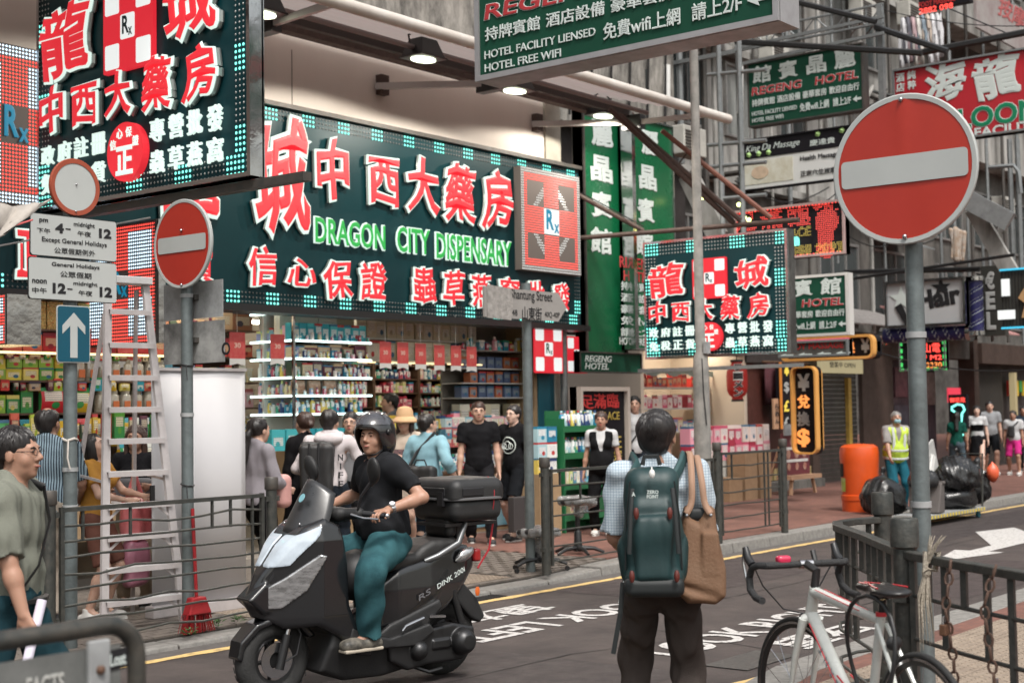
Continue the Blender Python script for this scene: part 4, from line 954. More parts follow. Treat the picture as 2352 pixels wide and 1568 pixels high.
# ---------------------------------------------------------------- packaging
def packmat(name,pal,panel='#f0ece0'):
 """printed packaging: a colour per package, pale label panel, picture patch, dark band and lettering rows"""
 m = bpy.data.materials.new(name); m.use_nodes = True; n = m.node_tree.nodes; l = m.node_tree.links; b = n['Principled BSDF']; b.inputs['Roughness'].default_value = .38
 def M(op,a,c=None,v=None):
  q = n.new('ShaderNodeMath'); q.operation = op
  for i,x in enumerate((a,c,v)):
   if x is None: continue
   if isinstance(x,(int,float)): q.inputs[i].default_value = x
   else: l.new(x,q.inputs[i])
  return q.outputs[0]
 def mix(f,a,c):
  q = n.new('ShaderNodeMix'); q.data_type = 'RGBA'; l.new(f,q.inputs['Factor'])
  for k,x in (('A',a),('B',c)):
   if isinstance(x,tuple): q.inputs[k].default_value = (*x,1)
   else: l.new(x,q.inputs[k])
  return q.outputs['Result']
 oi = n.new('ShaderNodeObjectInfo'); ge = n.new('ShaderNodeNewGeometry'); at_ = n.new('ShaderNodeAttribute'); at_.attribute_name = 'pc'; sp = n.new('ShaderNodeSeparateXYZ'); l.new(at_.outputs['Vector'],sp.inputs[0]); x,y,z = sp.outputs
 rr = M('FRACT',M('ADD',M('MULTIPLY',oi.outputs['Random'],7.31),M('MULTIPLY',ge.outputs['Random Per Island'],3.7)))
 r2 = M('FRACT',M('MULTIPLY',rr,13.7)); r3 = M('FRACT',M('MULTIPLY',rr,51.3))
 def ramp(f,cols):
  rp = n.new('ShaderNodeValToRGB'); rp.color_ramp.interpolation = 'CONSTANT'; cr = rp.color_ramp
  while len(cr.elements) < len(cols): cr.elements.new(.5)
  for i,c in enumerate(cols): cr.elements[i].position = i / len(cols); cr.elements[i].color = (*L(c),1)
  l.new(f,rp.inputs['Fac']); return rp.outputs[0]
 base = ramp(rr,pal); alt = ramp(r2,pal[::-1][:8] + ['#b83a3a','#2f6a8a'])
 inx = M('LESS_THAN',M('ABSOLUTE',M('SUBTRACT',x,.5)),.36); pz = M('ADD',.42,M('MULTIPLY',r3,.25))
 lab = M('MULTIPLY',inx,M('LESS_THAN',M('ABSOLUTE',M('SUBTRACT',z,pz)),.2)); c = mix(M('MULTIPLY',lab,.85),base,L(panel))
 top = M('GREATER_THAN',z,M('ADD',.74,M('MULTIPLY',r2,.16))); c = mix(top,c,alt)
 cx = M('SUBTRACT',x,M('ADD',.35,M('MULTIPLY',r2,.3))); cz_ = M('SUBTRACT',z,.3); circ_ = M('LESS_THAN',M('ADD',M('MULTIPLY',cx,cx),M('MULTIPLY',cz_,M('MULTIPLY',cz_,1.6))),.03); c = mix(circ_,c,alt)
 ln = M('MULTIPLY',M('GREATER_THAN',M('FRACT',M('MULTIPLY',z,11.)),.55),M('MULTIPLY',lab,M('GREATER_THAN',M('FRACT',M('ADD',M('MULTIPLY',x,9.),M('MULTIPLY',z,23.))),.35))); c = mix(M('MULTIPLY',ln,.7),c,(.03,.03,.05))
 l.new(c,b.inputs['Base Color']); return m
K_med = packmat('medicine_print',['#d9dfe0','#b8d0d8','#7fb6c4','#d8c8a0','#c46a6a','#e8e4d8','#5a8fa8','#d0d890','#e0b0b8','#8a90b8'])
K_teal = packmat('teal_print',['#38a8b4','#4cb8c0','#2e9cac'],'#eef4f2')
K_gift = packmat('gift_print',['#8a5a40','#5a2838','#b89878','#3a4a3a','#c8b898','#403848'],'#c8b8a0')
K_beige = packmat('beige_print',['#d0c8ac','#c8c4b0','#b8ae90','#dcd8c8'],'#e8e6dc')
K_snack = packmat('snack_print',['#b8c840','#d8c848','#5a9a38','#c83028','#e0d070','#88b040','#c8a838','#3a8a48'],'#f0e4c0')
K_red = packmat('red_print',['#b02a2a','#c83a30','#8a2028','#d06048'],'#e0b890')
K_bag = packmat('crisp_bag_print',['#2a8a48','#c82a34','#2a90a0','#d8b030','#48a058','#d0d0c8','#1a6a80'],'#e8e8d8')
K_stripe = packmat('blue_orange_print',['#4a5a78','#5a6a88','#b06a48'],'#90a0a8')
K_bot = packmat('bottle_print',['#2a80a0','#e0e4e0','#3a9a80','#d8c060','#b05068','#384a78','#a8c8d0'],'#f0f0f0')
K_pink = packmat('pink_print',['#d05a78','#e8a0b0','#f0e0dc','#b03a50','#e8d8d0'],'#f4ecea')
_mesh = {}
def pcattr(me,co_=None):
 n_ = len(me.vertices)
 if co_ is None:
  co_ = np.empty(n_ * 3,np.float32); me.vertices.foreach_get('co',co_); co_ = co_.reshape(-1,3); lo = co_.min(0); hi = co_.max(0); co_ = (co_ - lo) / np.maximum(hi - lo,1e-5)
 at_ = me.attributes.new('pc','FLOAT_VECTOR','POINT'); at_.data.foreach_set('vector',co_.astype(np.float32).ravel())
def proto(kind,w_,d_,h_,m):
 k = (kind,round(w_,3),round(d_,3),round(h_,3),m.name)
 if k in _mesh: return _mesh[k]
 B = MB()
 if kind == 'carton': B.b2((-w_ / 2,-d_ / 2,0),(w_ / 2,d_ / 2,h_))
 elif kind == 'bottle': r = w_ / 2; B.lathe([(r * .96,0),(r,.02 * h_),(r,h_ * .66),(r * .5,h_ * .8),(r * .45,h_ * .84),(r * .52,h_ * .85),(r * .52,h_)],8)
 elif kind == 'jar': r = w_ / 2; B.lathe([(r * .96,0),(r,.05 * h_),(r,h_ * .74),(r * .72,h_ * .82),(r * .8,h_ * .83),(r * .8,h_)],10)
 elif kind == 'bag':
  for j in range(6):
   z = h_ * j / 5; q = math.sin(math.pi * j / 5); B.v += [(x * w_ / 2 * (1 - .06 * q),y * (.008 + d_ / 2 * q * (1 - abs(x) * .7)),z) for x,y in ((-1,-1),(-.4,-1),(.4,-1),(1,-1),(1,1),(.4,1),(-.4,1),(-1,1))]
  for j in range(5):
   for i in range(8): B.f.append((j * 8 + i,j * 8 + (i + 1) % 8,(j + 1) * 8 + (i + 1) % 8,(j + 1) * 8 + i))
  B.f += [tuple(range(8))[::-1],tuple(range(40,48))]
 me = B.mesh(kind); me.materials.append(m); pcattr(me)
 if kind in ('bottle','jar','bag'): me.polygons.foreach_set('use_smooth',[True] * len(me.polygons)); me.set_sharp_from_angle(angle=R(45))
 _mesh[k] = me; return me
NAMES = {'carton': ('product_carton','carton'),'bottle': ('product_bottle','bottle'),'jar': ('glass_jar','jar'),'bag': ('snack_bag','bag')}
CNT = {}
def put(kind,m,p,w_,d_,h_,yaw,label,group):
 nm,cat = NAMES[kind]; CNT[kind] = CNT.get(kind,0) + 1
 o = bpy.data.objects.new(nm,proto(kind,w_,d_,h_,m)); COL.objects.link(o); o.location = p; o.rotation_euler = (0,0,yaw); return tag(o,label,cat,group)
def joined(name,items,parent,label=None):
 """small goods too small to pick apart, gathered in one part; items are (kind, material, x, y, z, w, h, d)"""
 by = {}
 for it in items: by.setdefault(it[1].name,[]).append(it)
 for mn,its in by.items():
  V,F,PC = [],[],[]; k = 0
  for kind,m,x,y,z,w_,h_,d_ in its:
   me = proto(kind,w_,d_,h_,m); c = np.empty(len(me.vertices) * 3,np.float32); me.vertices.foreach_get('co',c); c = c.reshape(-1,3); pc = np.empty(c.size,np.float32); me.attributes['pc'].data.foreach_get('vector',pc)
   V.append(c + (x,y,z)); PC.append(pc.reshape(-1,3)); F += [tuple(a + k for a in p.vertices) for p in me.polygons]; k += len(c)
  me = np_mesh(name,np.concatenate(V),F); pcattr(me,np.concatenate(PC)); o = link(name,me,its[0][1],parent,world=True); o['kind'] = 'stuff'
def row(kind,m,x0,x1,y,z,w_,h_,d_,label,group,gap=.006,ax='Y',jit=.01,hv=.0,layers=1):
 """goods standing side by side from x0 to x1 on a shelf (ax 'X': along y at x=y-argument)"""
 n = max(1,int((x1 - x0 + gap) / (w_ + gap))); st = (x1 - x0) / n
 for k in range(layers):
  for i in range(n):
   if rnd.random() < .04: continue
   hh = h_ * (1 - hv * rnd.choice((0,0,.5,1))); a = x0 + st * (i + .5); yy = y + rnd.uniform(-jit,jit)
   p = (a,yy,z + k * h_) if ax == 'Y' else (yy,a,z + k * h_)
   put(kind,m,p,round(min(w_,st - gap * .5),2),d_,round(hh,2),(0 if ax == 'Y' else R(90)) + rnd.uniform(-.04,.04),label,group)
M_shelf = mat('shelf_wood',(.11,.06,.035),.6,ns=8,na=.4)
M_shelfw = mat('shelf_white',(.55,.55,.52),.5)
E_strip = mat('led_shelf_strip','#e4fffb',.4,emit=1.6)
E_warm = mat('warm_tube','#fff3dc',.4,emit=22.)
E_warm2 = mat('warm_strip','#ffe2a8',.4,emit=1.1)
# ceiling tubes inside
for i,(x,y) in enumerate(((8.2,12.6),(10.2,12.7),(12.4,13.0),(14.4,13.0),(15.6,13.2),(13.2,14.6),(15.2,14.6),(9.0,14.0))):
 t = thing('ceiling_lamp','white tube lamp on the pharmacy ceiling above the goods shelves','ceiling lamp',(x,y,2.98),'tube lamps on the shop ceiling')
 MB().b2((x - .6,y - .05,2.98),(x + .6,y + .05,3.02)).build('housing',M_white,t); MB().tube([(x - .58,y,2.955),(x + .58,y,2.955)],.02,8).build('tube',E_warm,t)
# lit corner shelf unit
UX,UY = 11.27,12.2; ZS = [2.90,2.57,2.36,2.14,1.93,1.715]; X1 = 12.55; Y1 = 12.92
t = thing('lit_display_shelf','corner display shelf with bright white lit shelf edges packed with boxed goods','display shelf',(UX,UY,.1))
for z in ZS:
 MB().b2((UX,UY,z - .012),(X1,UY + .5,z + .004)).build('shelf_board',M_shelfw,t); MB().b2((UX + .02,UY - .02,z - .02),(X1,UY - .002,z + .004)).build('lit_edge',E_strip,t); MB().b2((UX - .02,UY,z - .02),(UX - .002,Y1,z + .004)).build('lit_edge',E_strip,t)
MB().b2((UX,UY + .5,1.1),(X1,UY + .53,3.0)).build('back_panel',M_shelfw,t); MB().b2((UX + .3,UY + .53,1.1),(UX + .32,Y1 + .2,3.0)).build('back_panel',M_shelfw,t)
MB().b2((UX - .02,UY - .03,1.2),(UX + .01,UY,2.95)).build('corner_post',M_steel,t); MB().b2((UX,UY + .02,.14),(X1,UY + .5,1.5)).build('cabinet',mat('cabinet_wood',(.38,.26,.15),.6,ns=6,na=.3),t)
U = 'on the lit white-edged display shelf'
_lt = t
row('carton',K_teal,UX + .04,X1,UY + .12,ZS[1] + .006,.115,.2,.1,'teal and white carton in the top row ' + U,'teal cartons on the lit shelf')
row('carton',K_beige,UX + .04,X1,UY + .32,ZS[1] + .006,.3,.3,.1,'large cream gift box standing behind the teal cartons ' + U,'cream boxes on the lit shelf')
row('carton',K_gift,UX + .04,X1,UY + .12,ZS[2] + .006,.2,.17,.1,'dark gift set box under the teal cartons ' + U,'gift boxes on the lit shelf',hv=.2)
row('carton',K_gift,UX + .04,X1 - .4,UY + .12,ZS[3] + .006,.16,.18,.1,'narrow window box on the middle level of the lit corner shelf','window boxes on the lit shelf',hv=.2)
row('bottle',K_bot,X1 - .38,X1,UY + .1,ZS[3] + .006,.06,.15,.06,'small bottle at the end of the middle level of the lit corner shelf','bottles on the lit shelf')
row('bag',mat('spice_bag',(.22,.1,.06),.4,ns=30,na=.9,c2=(.5,.35,.25)),UX + .02,UX + .78,UY + .08,ZS[4] + .006,.2,.17,.09,'clear bag of brown dried goods on the lit corner shelf','dried goods bags on the lit shelf')
row('bottle',K_bot,UX + .8,X1,UY + .1,ZS[4] + .006,.055,.16,.05,'slim bottle beside the dried goods bags on the lit shelf','slim bottles on the lit shelf')
row('bottle',K_bot,UX + .02,X1,UY + .08,ZS[5] + .006,.07,.18,.06,'lotion bottle in the lowest row of the lit corner shelf','lotion bottles on the lit shelf',hv=.3)
row('carton',K_teal,UX - .5,UX + .9,UY - .1,1.30,.2,.24,.12,'white and blue carton on the counter below the lit shelf','blue cartons on the counter')
_it = []
for i,z in enumerate(ZS[1:]):
 yy = UY + .05
 while yy < Y1 - .03: _it.append(('bottle' if i in (2,3,4) else 'carton',K_bot if i in (2,4) else K_med,UX + .08,yy,z + .006,.06,rnd.choice((.12,.15,.17)),.07)); yy += .075
joined('shelf_goods',_it,t)
# goods left of the lit unit (behind the roll-up banners)
t = thing('wall_shelf','tall dark shelf of mixed cartons between the roll-up banners and the lit corner shelf','shelf',(10.3,13.1,.1))
for z in (1.2,1.5,1.8,2.1,2.4,2.72): MB().b2((9.2,13.05,z - .02),(11.5,13.4,z)).build('shelf_board',M_shelf,t)
MB().b2((9.2,13.4,.2),(11.5,13.44,3.0)).build('back_panel',M_shelf,t)
for i,(z,m,k) in enumerate(((1.2,K_med,'carton'),(1.5,K_bot,'bottle'),(1.8,K_med,'carton'),(2.1,K_med,'carton'),(2.4,K_red,'carton'),(2.72,K_gift,'carton'))):
 row(k,m,9.6,11.45,13.15,z,(.1,.07,.12,.1,.16,.3)[i],(.2,.2,.22,.2,.22,.26)[i],.1,'%s on the tall dark shelf beside the roll-up banners, level %s from the bottom' % (k,'one two three four five six'.split()[i]),'goods on the tall dark shelf',hv=.3)
# back shelves and right-hand cabinets
t = thing('back_shelf','dark wooden back shelving full of small medicine cartons behind the customers','shelf',(14.8,14.2,.1))
for i in range(9): z = 1.0 + i * .2; MB().b2((13.6,14.1,z - .02),(16.4,14.35,z)).build('shelf_board',M_shelf,t)
for x in (13.6,14.55,15.5,16.38): MB().b2((x - .025,14.08,.2),(x + .025,14.35,2.75)).build('upright',M_shelf,t)
MB().b2((13.6,14.35,.2),(16.4,14.38,2.8)).build('back_panel',M_shelf,t)
ORD = 'lowest second third fourth fifth sixth seventh eighth topmost'.split()
_it = []
for i in range(9):
 for j,(xa,xb) in enumerate(((13.65,14.5),(14.6,15.45),(15.55,16.35))):
  if i == 0 and j: continue
  k = 'bottle' if (i * 3 + j) % 5 == 4 else 'carton'
  x = xa + .045
  while x < xb - .03: w_ = rnd.choice((.05,.06,.08,.1)); _it.append((k,((K_med,K_bot,K_med,K_pink)[(i + j * 2 + int(x * 3)) % 4] if k == 'carton' else K_bot),x,14.17 + rnd.uniform(-.015,.015),1.0 + i * .2,w_,rnd.choice((.1,.13,.15,.16)),.08)); x += w_ + .008
joined('medicine_goods',_it,t)
t = thing('upper_cabinet','cream boxed goods cabinet high up under the signboard by the blue light boxes','cabinet',(13.6,12.6,2.5))
for z in (2.38,2.66): MB().b2((12.7,12.55,z - .02),(15.1,12.85,z)).build('shelf_board',M_shelfw,t)
MB().b2((12.7,12.85,2.36),(15.1,12.88,3.0)).build('back_panel',mat('shop_wall'),t)
row('carton',K_beige,12.72,15.05,12.68,2.66,.17,.26,.15,'cream boxed carton in the high cabinet, upper row','cream cartons in the high cabinet')
row('carton',K_beige,12.72,15.05,12.68,2.38,.17,.25,.15,'cream boxed carton in the high cabinet, lower row','cream cartons in the high cabinet')
for x in (12.8,13.2,13.62,14.05,14.5,14.9): MB().b2((x - .15,12.5,2.34),(x + .15,12.53,2.355)).build('warm_edge',E_warm2,t)
t = thing('glass_cabinet','glass fronted cabinet of slanted blue and orange cartons at the far end of the pharmacy','cabinet',(15.2,12.5,.1))
for z in (1.05,1.45,1.9,2.1,2.3,2.55): MB().b2((14.55,12.45,z - .015),(15.95,12.8,z)).build('shelf_board',M_shelfw,t)
MB().b2((14.55,12.8,.2),(15.95,12.83,3.0)).build('back_panel',mat('cabinet_back',(.2,.19,.17),.6),t); MB().b2((15.95,12.3,.1),(16.02,12.8,3.0)).build('wood_post',mat('cabinet_wood'),t)
for i,z in enumerate((1.9,2.1,2.3)): row('carton',K_stripe,14.6,15.9,12.58,z,.15,.16,.12,'striped blue carton in the glass cabinet, %s row' % ('lower','middle','upper')[i],'striped cartons in the glass cabinet',gap=.02)
row('carton',K_beige,14.6,15.9,12.6,1.45,.2,.36,.15,'tall cream box under the striped cartons in the glass cabinet','tall cream boxes')
row('carton',K_med,13.9,15.4,12.25,1.25,.13,.13,.12,'white and yellow carton in the bulk stack behind the young men in black','carton stack behind the young men',layers=3)
row('bottle',K_bot,13.6,14.6,12.1,.95,.07,.22,.07,'blue capped bottle on the low counter beside the young men in black','bottles on the low counter')
t = thing('shop_counter','low pharmacy counter behind the shoppers with display boxes on top','counter',(12.8,12.1,.1))
MB().b2((12.6,12.0,.14),(15.4,12.4,.92)).build('cabinet',mat('cabinet_wood'),t); MB().b2((12.58,11.97,.92),(15.42,12.42,.95)).build('top',M_shelf,t); MB().b2((12.65,11.985,.2),(15.35,12.0,.85)).build('front_poster',mat('poster_blue',(.3,.42,.46),.5,ns=3,na=.8,c2=(.06,.25,.35)),t)
# left: snack section
SX0,SX1 = 5.8,9.3
t = thing('snack_rack','long open snack rack with lit shelf edge, stacked with green and yellow boxes','shelf',(7.8,12.0,.1))
for z in (1.42,1.76,2.07,2.34,2.56): MB().b2((SX0,11.95,z - .02),(SX1,12.4,z)).build('shelf_board',M_shelf,t)
MB().b2((SX0,12.4,.1),(SX1,12.45,3.0)).build('back_panel',mat('rack_back',(.16,.12,.08),.7),t)
MB().b2((SX0,11.93,2.318),(SX1,11.948,2.34)).build('lit_edge',E_warm2,t)
row('carton',mat('gold_foil',(.62,.45,.14),.25,metal=.7,ns=40,na=.8,c2=(.18,.12,.04),bump=1.,bs=60),SX0,SX1,12.05,2.56,.34,.27,.1,'gold foil packet in the top row of the snack rack','gold packets on the snack rack')
row('carton',K_red,SX0 + .8,SX1,12.05,2.34,.2,.19,.12,'red and gold gift box above the lit shelf edge of the snack rack','red gift boxes on the snack rack')
row('carton',K_snack,SX0 + .8,8.15,12.05,2.07,.16,.115,.12,'green and yellow snack box under the lit shelf edge, in stacks of two','green snack boxes on the rack',layers=2)
row('jar',mat('jar_goods',(.45,.42,.34),.2,ns=25,na=.8,c2=(.25,.2,.15),coat=.5),8.2,SX1,12.02,2.07,.13,.22,.12,'clear jar of dried goods with orange label, upper jar row','jars on the snack rack')
row('carton',K_snack,SX0 + .8,7.75,12.05,1.76,.13,.24,.12,'yellow snack carton on the second shelf up of the snack rack','yellow snack cartons',hv=.3)
row('bag',K_bag,7.8,8.4,12.0,1.76,.26,.24,.14,'puffy snack bag beside the yellow cartons on the snack rack','puffy bags on the snack rack')
row('jar',mat('jar_goods'),8.45,SX1,12.02,1.76,.13,.22,.12,'clear jar of dried goods with orange label, lower jar row','jars on the snack rack')
row('bag',K_bag,SX0,SX1,11.95,1.42,.24,.28,.16,'bright crisp bag heaped on the lower shelf behind the shoppers','crisp bags on the snack rack',jit=.04)
row('bag',K_bag,SX0,SX1,11.75,1.18,.26,.28,.16,'crisp bag in the front bin below the snack rack','crisp bags in the bin',jit=.05)
MB2 = thing('snack_bin','wooden bin table in front of the snack rack','table',(7.6,11.6,.1)); MB().b2((SX0,11.5,.55),(SX1,11.95,1.16)).build('tray',mat('cabinet_wood'),MB2)
for x in (SX0 + .1,7.5,SX1 - .1): MB().b2((x - .04,11.55,.06),(x + .04,11.9,.55)).build('leg',mat('cabinet_wood'),MB2)
for x in [8.26 + .133 * i for i in range(8)]:
 for z in (2.1,1.79):
  if z == 1.79 and x < 8.4: continue
  o = MB().b2((x - .035,11.945,z),(x + .035,11.952,z + .08)).build('orange_label',mat('orange_label',(.6,.16,.05),.6)); tag(o,'orange paper label on a glass jar of dried goods on the snack rack','label','orange jar labels')
_it = []
for z,y0,hh in ((2.34 + .2,12.2,.1),(1.97,11.97,.1),(2.27,11.98,.06),(1.5,11.8,.2)):
 x = SX0 + .9
 while x < SX1 - .05: w_ = rnd.choice((.06,.09,.12)); _it.append((rnd.choice(('bag','carton')),rnd.choice((K_snack,K_bag,K_red,K_gift)),x,y0,z,w_,hh * rnd.uniform(.7,1.3),.05)); x += w_ + rnd.uniform(.01,.08)
for z in (2.57,2.36,2.14,1.93):
 x = UX + .05
 while x < X1: _it.append((rnd.choice(('bottle','carton')),rnd.choice((K_bot,K_med,K_pink)),x,UY + .02,z + .006,.035,rnd.uniform(.05,.1),.03)); x += rnd.uniform(.05,.16)
for x0_,x1_,y_,z_ in ((12.7,15.3,12.05,.97),(13.0,15.2,12.3,1.5),(14.6,15.9,12.45,2.55),(14.6,15.9,12.5,1.06)):
 x = x0_
 while x < x1_: w_ = rnd.choice((.05,.08,.12)); _it.append((rnd.choice(('bottle','carton','carton')),rnd.choice((K_bot,K_med,K_pink,K_teal,K_snack)),x,y_ + rnd.uniform(-.04,.04),z_,w_,rnd.uniform(.08,.22),.06)); x += w_ + .01
t = thing('mixed_goods','mixed small packets and bottles tucked between the larger goods on the shop shelves','goods',(10,12,1)); joined('small_packets',_it,t)
# red hanging tags
M_tagr = mat('red_tag',(.5,.05,.05),.5,ns=20,na=.4,c2=(.62,.2,.17))
for i,(px,py,s_) in enumerate(((885,815,1),(925,816,1),(966,818,1),(1009,821,1),(1047,822,1),(1083,824,1),(637,802,1.05),(545,800,1.1),(293,800,1.2),(225,800,1.2),(590,800,1))):
 if i == 10: continue
 p = onY(px,py,11.98); t = thing('hanging_tag',(['first','second','third','fourth','fifth','last'][i] + ' red paper tag in the row of six, counted from the lit corner shelf') if i < 6 else {6: 'red paper tag hanging alone before the lit corner shelf',7: 'red paper tag just beside the plates of the smaller no entry sign',8: 'red paper tag seen between the stepladder rails',9: 'red paper tag just beside the blue arrow plate'}[i],'tag',p,'red tags hanging along the shop front')
 MB().b2((-.1 * s_,-.004,-.1 * s_),(.1 * s_,0,.16 * s_)).build('red_part',M_tagr,t,world=False)
 MB().prism([(-.1 * s_,-.1 * s_),(-.1 * s_,-.17 * s_),(0,-.15 * s_),(.1 * s_,-.17 * s_),(.1 * s_,-.1 * s_)],.003,Matrix.Rotation(R(90),3,'X')).build('white_foot',M_white,t,world=False)
 MB().tube([(0,0,.16 * s_),(0,0,2.95 - p.z)],.003,4).build('string',M_white,t,world=False)
 c,f = fit('30',.02,0,.03 * s_,.08 * s_,.05 * s_,0,.002,0,0); q = np.stack([c[:,0],-c[:,2] - .005,c[:,1]],1); link('lettering',np_mesh('l',q,f),mat('tag_print',(.7,.5,.42),.5),t)
# teal column front and pipes
o = MB().b2((16.02,12.28,0.1),(16.4,12.34,2.95)).build('teal_wall_panel',mat('teal_panel')); tag(o,'flat teal panel under the chequered light box beside the shop end','panel')
o = MB().tube([(16.46,12.15,.1),(16.46,12.15,3.6)],.055,10).build('drain_pipe',M_galv,smooth=True); tag(o,'grey vertical pipe between the chequered light boxes','pipe')
# green open stand and goods at the shop end
t = thing('promotion_stand','green shelf stand of oil bottles and small packs beside the Shantung Street pole','display stand',(14.7,11.2,.1))
M_gst = mat('green_stand',(.015,.13,.05),.45)
xa,xb = 14.9,15.75
for z in (.35,.75,1.15,1.5): MB().b2((xa,11.0,z - .08),(xb,11.3,z)).build('shelf_board',M_gst,t)
for x in (xa - .03,xb): MB().b2((x,11.0,.1),(x + .03,11.3,1.6)).build('side_panel',M_gst,t)
MB().b2((xa,11.3,.1),(xb,11.33,1.7)).build('back_panel',M_gst,t)
for i,z in enumerate((.35,.75,1.15,1.5)): row('bottle' if i > 1 else 'carton',K_bot if i > 1 else K_med,xa + .02,xb,11.1,z,.07,.2,.07,'small pack on the green stand, %s shelf' % ('lowest','second','third','top')[i],'goods on the green stand')
t = thing('side_stand','wooden side stand with flowers and blue boxes behind the Shantung Street pole','display stand',(14.1,11.1,.1))
MB().b2((14.35,11.0,.1),(14.8,11.35,.9)).build('cabinet',mat('cabinet_wood'),t); row('carton',K_bot,14.38,14.8,11.15,.9,.2,.2,.2,'dark blue carton stacked on the wooden side stand','blue cartons on the side stand',layers=3)
# ================================================================ FURTHER SHOPS on the far side
def unit(lab,x0,x1,z1,depth,wall,name='shop_unit'):
 t = thing(name,lab,'shop',((x0 + x1) / 2,FY,.12))
 MB().b2((x0,FY + depth,.12),(x1,FY + depth + .1,z1)).build('back_wall',wall,t); MB().b2((x0 - .05,FY,.12),(x0 + .05,FY + depth,z1)).build('side_wall',wall,t); MB().b2((x1 - .05,FY,.12),(x1 + .05,FY + depth,z1)).build('side_wall',wall,t)
 MB().b2((x0,FY,z1),(x1,FY + depth,z1 + .08)).build('ceiling',M_white,t); return t
M_warmw = mat('warm_wall',(.5,.42,.34),.7)
t = unit('bright cosmetics shop with scalloped shelf edge behind the backpack man',20.1,23.6,2.9,1.6,M_warmw)
for x in (20.9,22.2,23.1): MB().b2((x - .4,13.9,2.86),(x + .4,14.0,2.9)).build('ceiling_light',E_warm,t)
MB().b2((20.1,FY - .1,2.75),(23.6,FY,3.2)).build('fascia',mat('fascia_cream',(.5,.42,.35),.6),t)
for z in (1.3,1.72,2.1): MB().b2((20.2,13.9,z - .03),(23.5,14.3,z)).build('shelf_board',M_shelfw,t)
B = MB()
for i in range(34): a = 20.2 + i * .1; B.b2((a,13.86,2.32 + .03 * math.sin(i * .9)),(a + .1,13.88,2.4))
B.build('scalloped_edge',mat('scallop',(.3,.4,.38),.5),t)
for i,z in enumerate((1.3,1.72,2.1)): row('carton',(K_med,K_pink,K_red)[i],20.2,23.4,14.0,z,.16,.24,.12,'boxed cosmetics on the %s shelf of the bright shop behind the lamp post' % ('low','middle','high')[i],'cosmetics boxes',hv=.3)
t = thing('goods_stand','pile of pink and brown boxed goods on the pavement behind the backpack man','display stand',(21.3,12.8,.12)); MB().b2((20.4,12.5,.12),(23.2,12.9,.8)).build('table',M_shelfw,t)
row('carton',K_pink,20.45,23.2,12.6,.8,.22,.3,.2,'pink and white box piled on the pavement stand behind the lamp post','boxes on the pavement stand',layers=2,gap=.02)
row('carton',mat('cardboard',(.3,.19,.11),.8,ns=6,na=.3),21.0,22.6,12.3,.12,.42,.4,.35,'brown cardboard box at the foot of the pavement stand','cardboard boxes',gap=.03,layers=2)
# ramen restaurant
t = thing('ramen_shop','dark ramen restaurant front with burgundy door curtain and tiled base','shop',(24.7,FY,.12))
MB().b2((23.65,FY + .05,.12),(26.2,FY + .15,3.2)).build('front_wall',mat('maroon_wood',(.075,.022,.016),.55,ns=4,na=.5),t); MB().b2((23.6,FY - .04,2.55),(26.3,FY + .05,3.3)).build('lintel',M_darkwall,t)
M_nor = mat('noren_cloth',(.06,.012,.018),.9,ns=5,na=.4)
for i in range(4):
 x = 24.2 + i * .42; B = MB(); v = []
 for j in range(9): xx = x + .4 * j / 8; v += [(xx,FY - .1 + .03 * math.sin(j * 1.6 + i),2.55),(xx,FY - .1 + .05 * math.sin(j * 1.6 + i),1.75 + .02 * (i % 2))]
 B.add(v,[(2 * j,2 * j + 1,2 * j + 3,2 * j + 2) for j in range(8)]); o = B.build('door_curtain',M_nor,t,smooth=True); sl = o.modifiers.new('Solidify','SOLIDIFY'); sl.thickness = .008
MB().tube([(24.1,FY - .1,2.57),(26.0,FY - .1,2.57)],.02,6).build('curtain_rod',M_shelf,t)
for i in range(14): MB().b2((23.7 + i * .18,FY - .02,.3),(23.82 + i * .18,FY + .04,.52)).build('tile',mat('gold_tile',(.3,.23,.11),.4),t)
MB().b2((23.6,FY - .3,.12),(26.2,FY + .04,.28)).build('step',M_conc,t)
p = onY(1693,874,12.6); t = thing('paper_lantern','red barrel-shaped paper lantern with black characters beside the door curtain','lantern',p)
B = MB(); pr = [(.1,-.33)] + [(.19 * math.sqrt(max(.1,1 - (k / 7.6) ** 4)) - (.006 if k % 2 else 0),k * .042) for k in range(-7,8)] + [(.1,.33)]
B.lathe(pr,20).build('shade',mat('lantern_red','#c8261c',.6,emit=.08),t,world=False,smooth=True,ang=60)
MB().lathe([(.11,.33),(.11,.37)],16).build('top_ring',M_black,t,world=False); MB().lathe([(.11,-.37),(.11,-.33)],16).build('bottom_ring',M_black,t,world=False); MB().tube([(0,0,.37),(0,0,.9)],.01,5).build('cord',M_black,t,world=False)
for i,ch in enumerate('ラーメン'):
 c,f = fit(ch,.05,0,.23 - i * .15,.16,.12,0,.003,0,0); a = c[:,0] / .19 - .5
 for k,(m_,bb) in enumerate(((M_lets,0),(M_blk,1))):
  if k == 0: c2,f2 = fit(ch,.085,0,.23 - i * .15,.16,.12,0,.003,0,0,ref=.05);
  else: c2,f2 = c,f
  a = c2[:,0] / .19 - .95; rr = .197 + .004 * k + c2[:,2] * .5; q = np.stack([rr * np.sin(a) * 1,-rr * np.cos(a),c2[:,1]],1); link('lettering',np_mesh('l',q,f2),m_,t)
S = Sign('wooden_menu_strip','slim pale wooden strip with black characters on the pillar beside the narrow currency sign','sign','Y',12.95).start(1777,915,985,1789)
S.board('face',mat('pine_strip',(.45,.27,.17),.6),.04); S.text('らめん',M_blk,0,0,S.w * .6,S.h * .7,vertical=True,bev=.02)
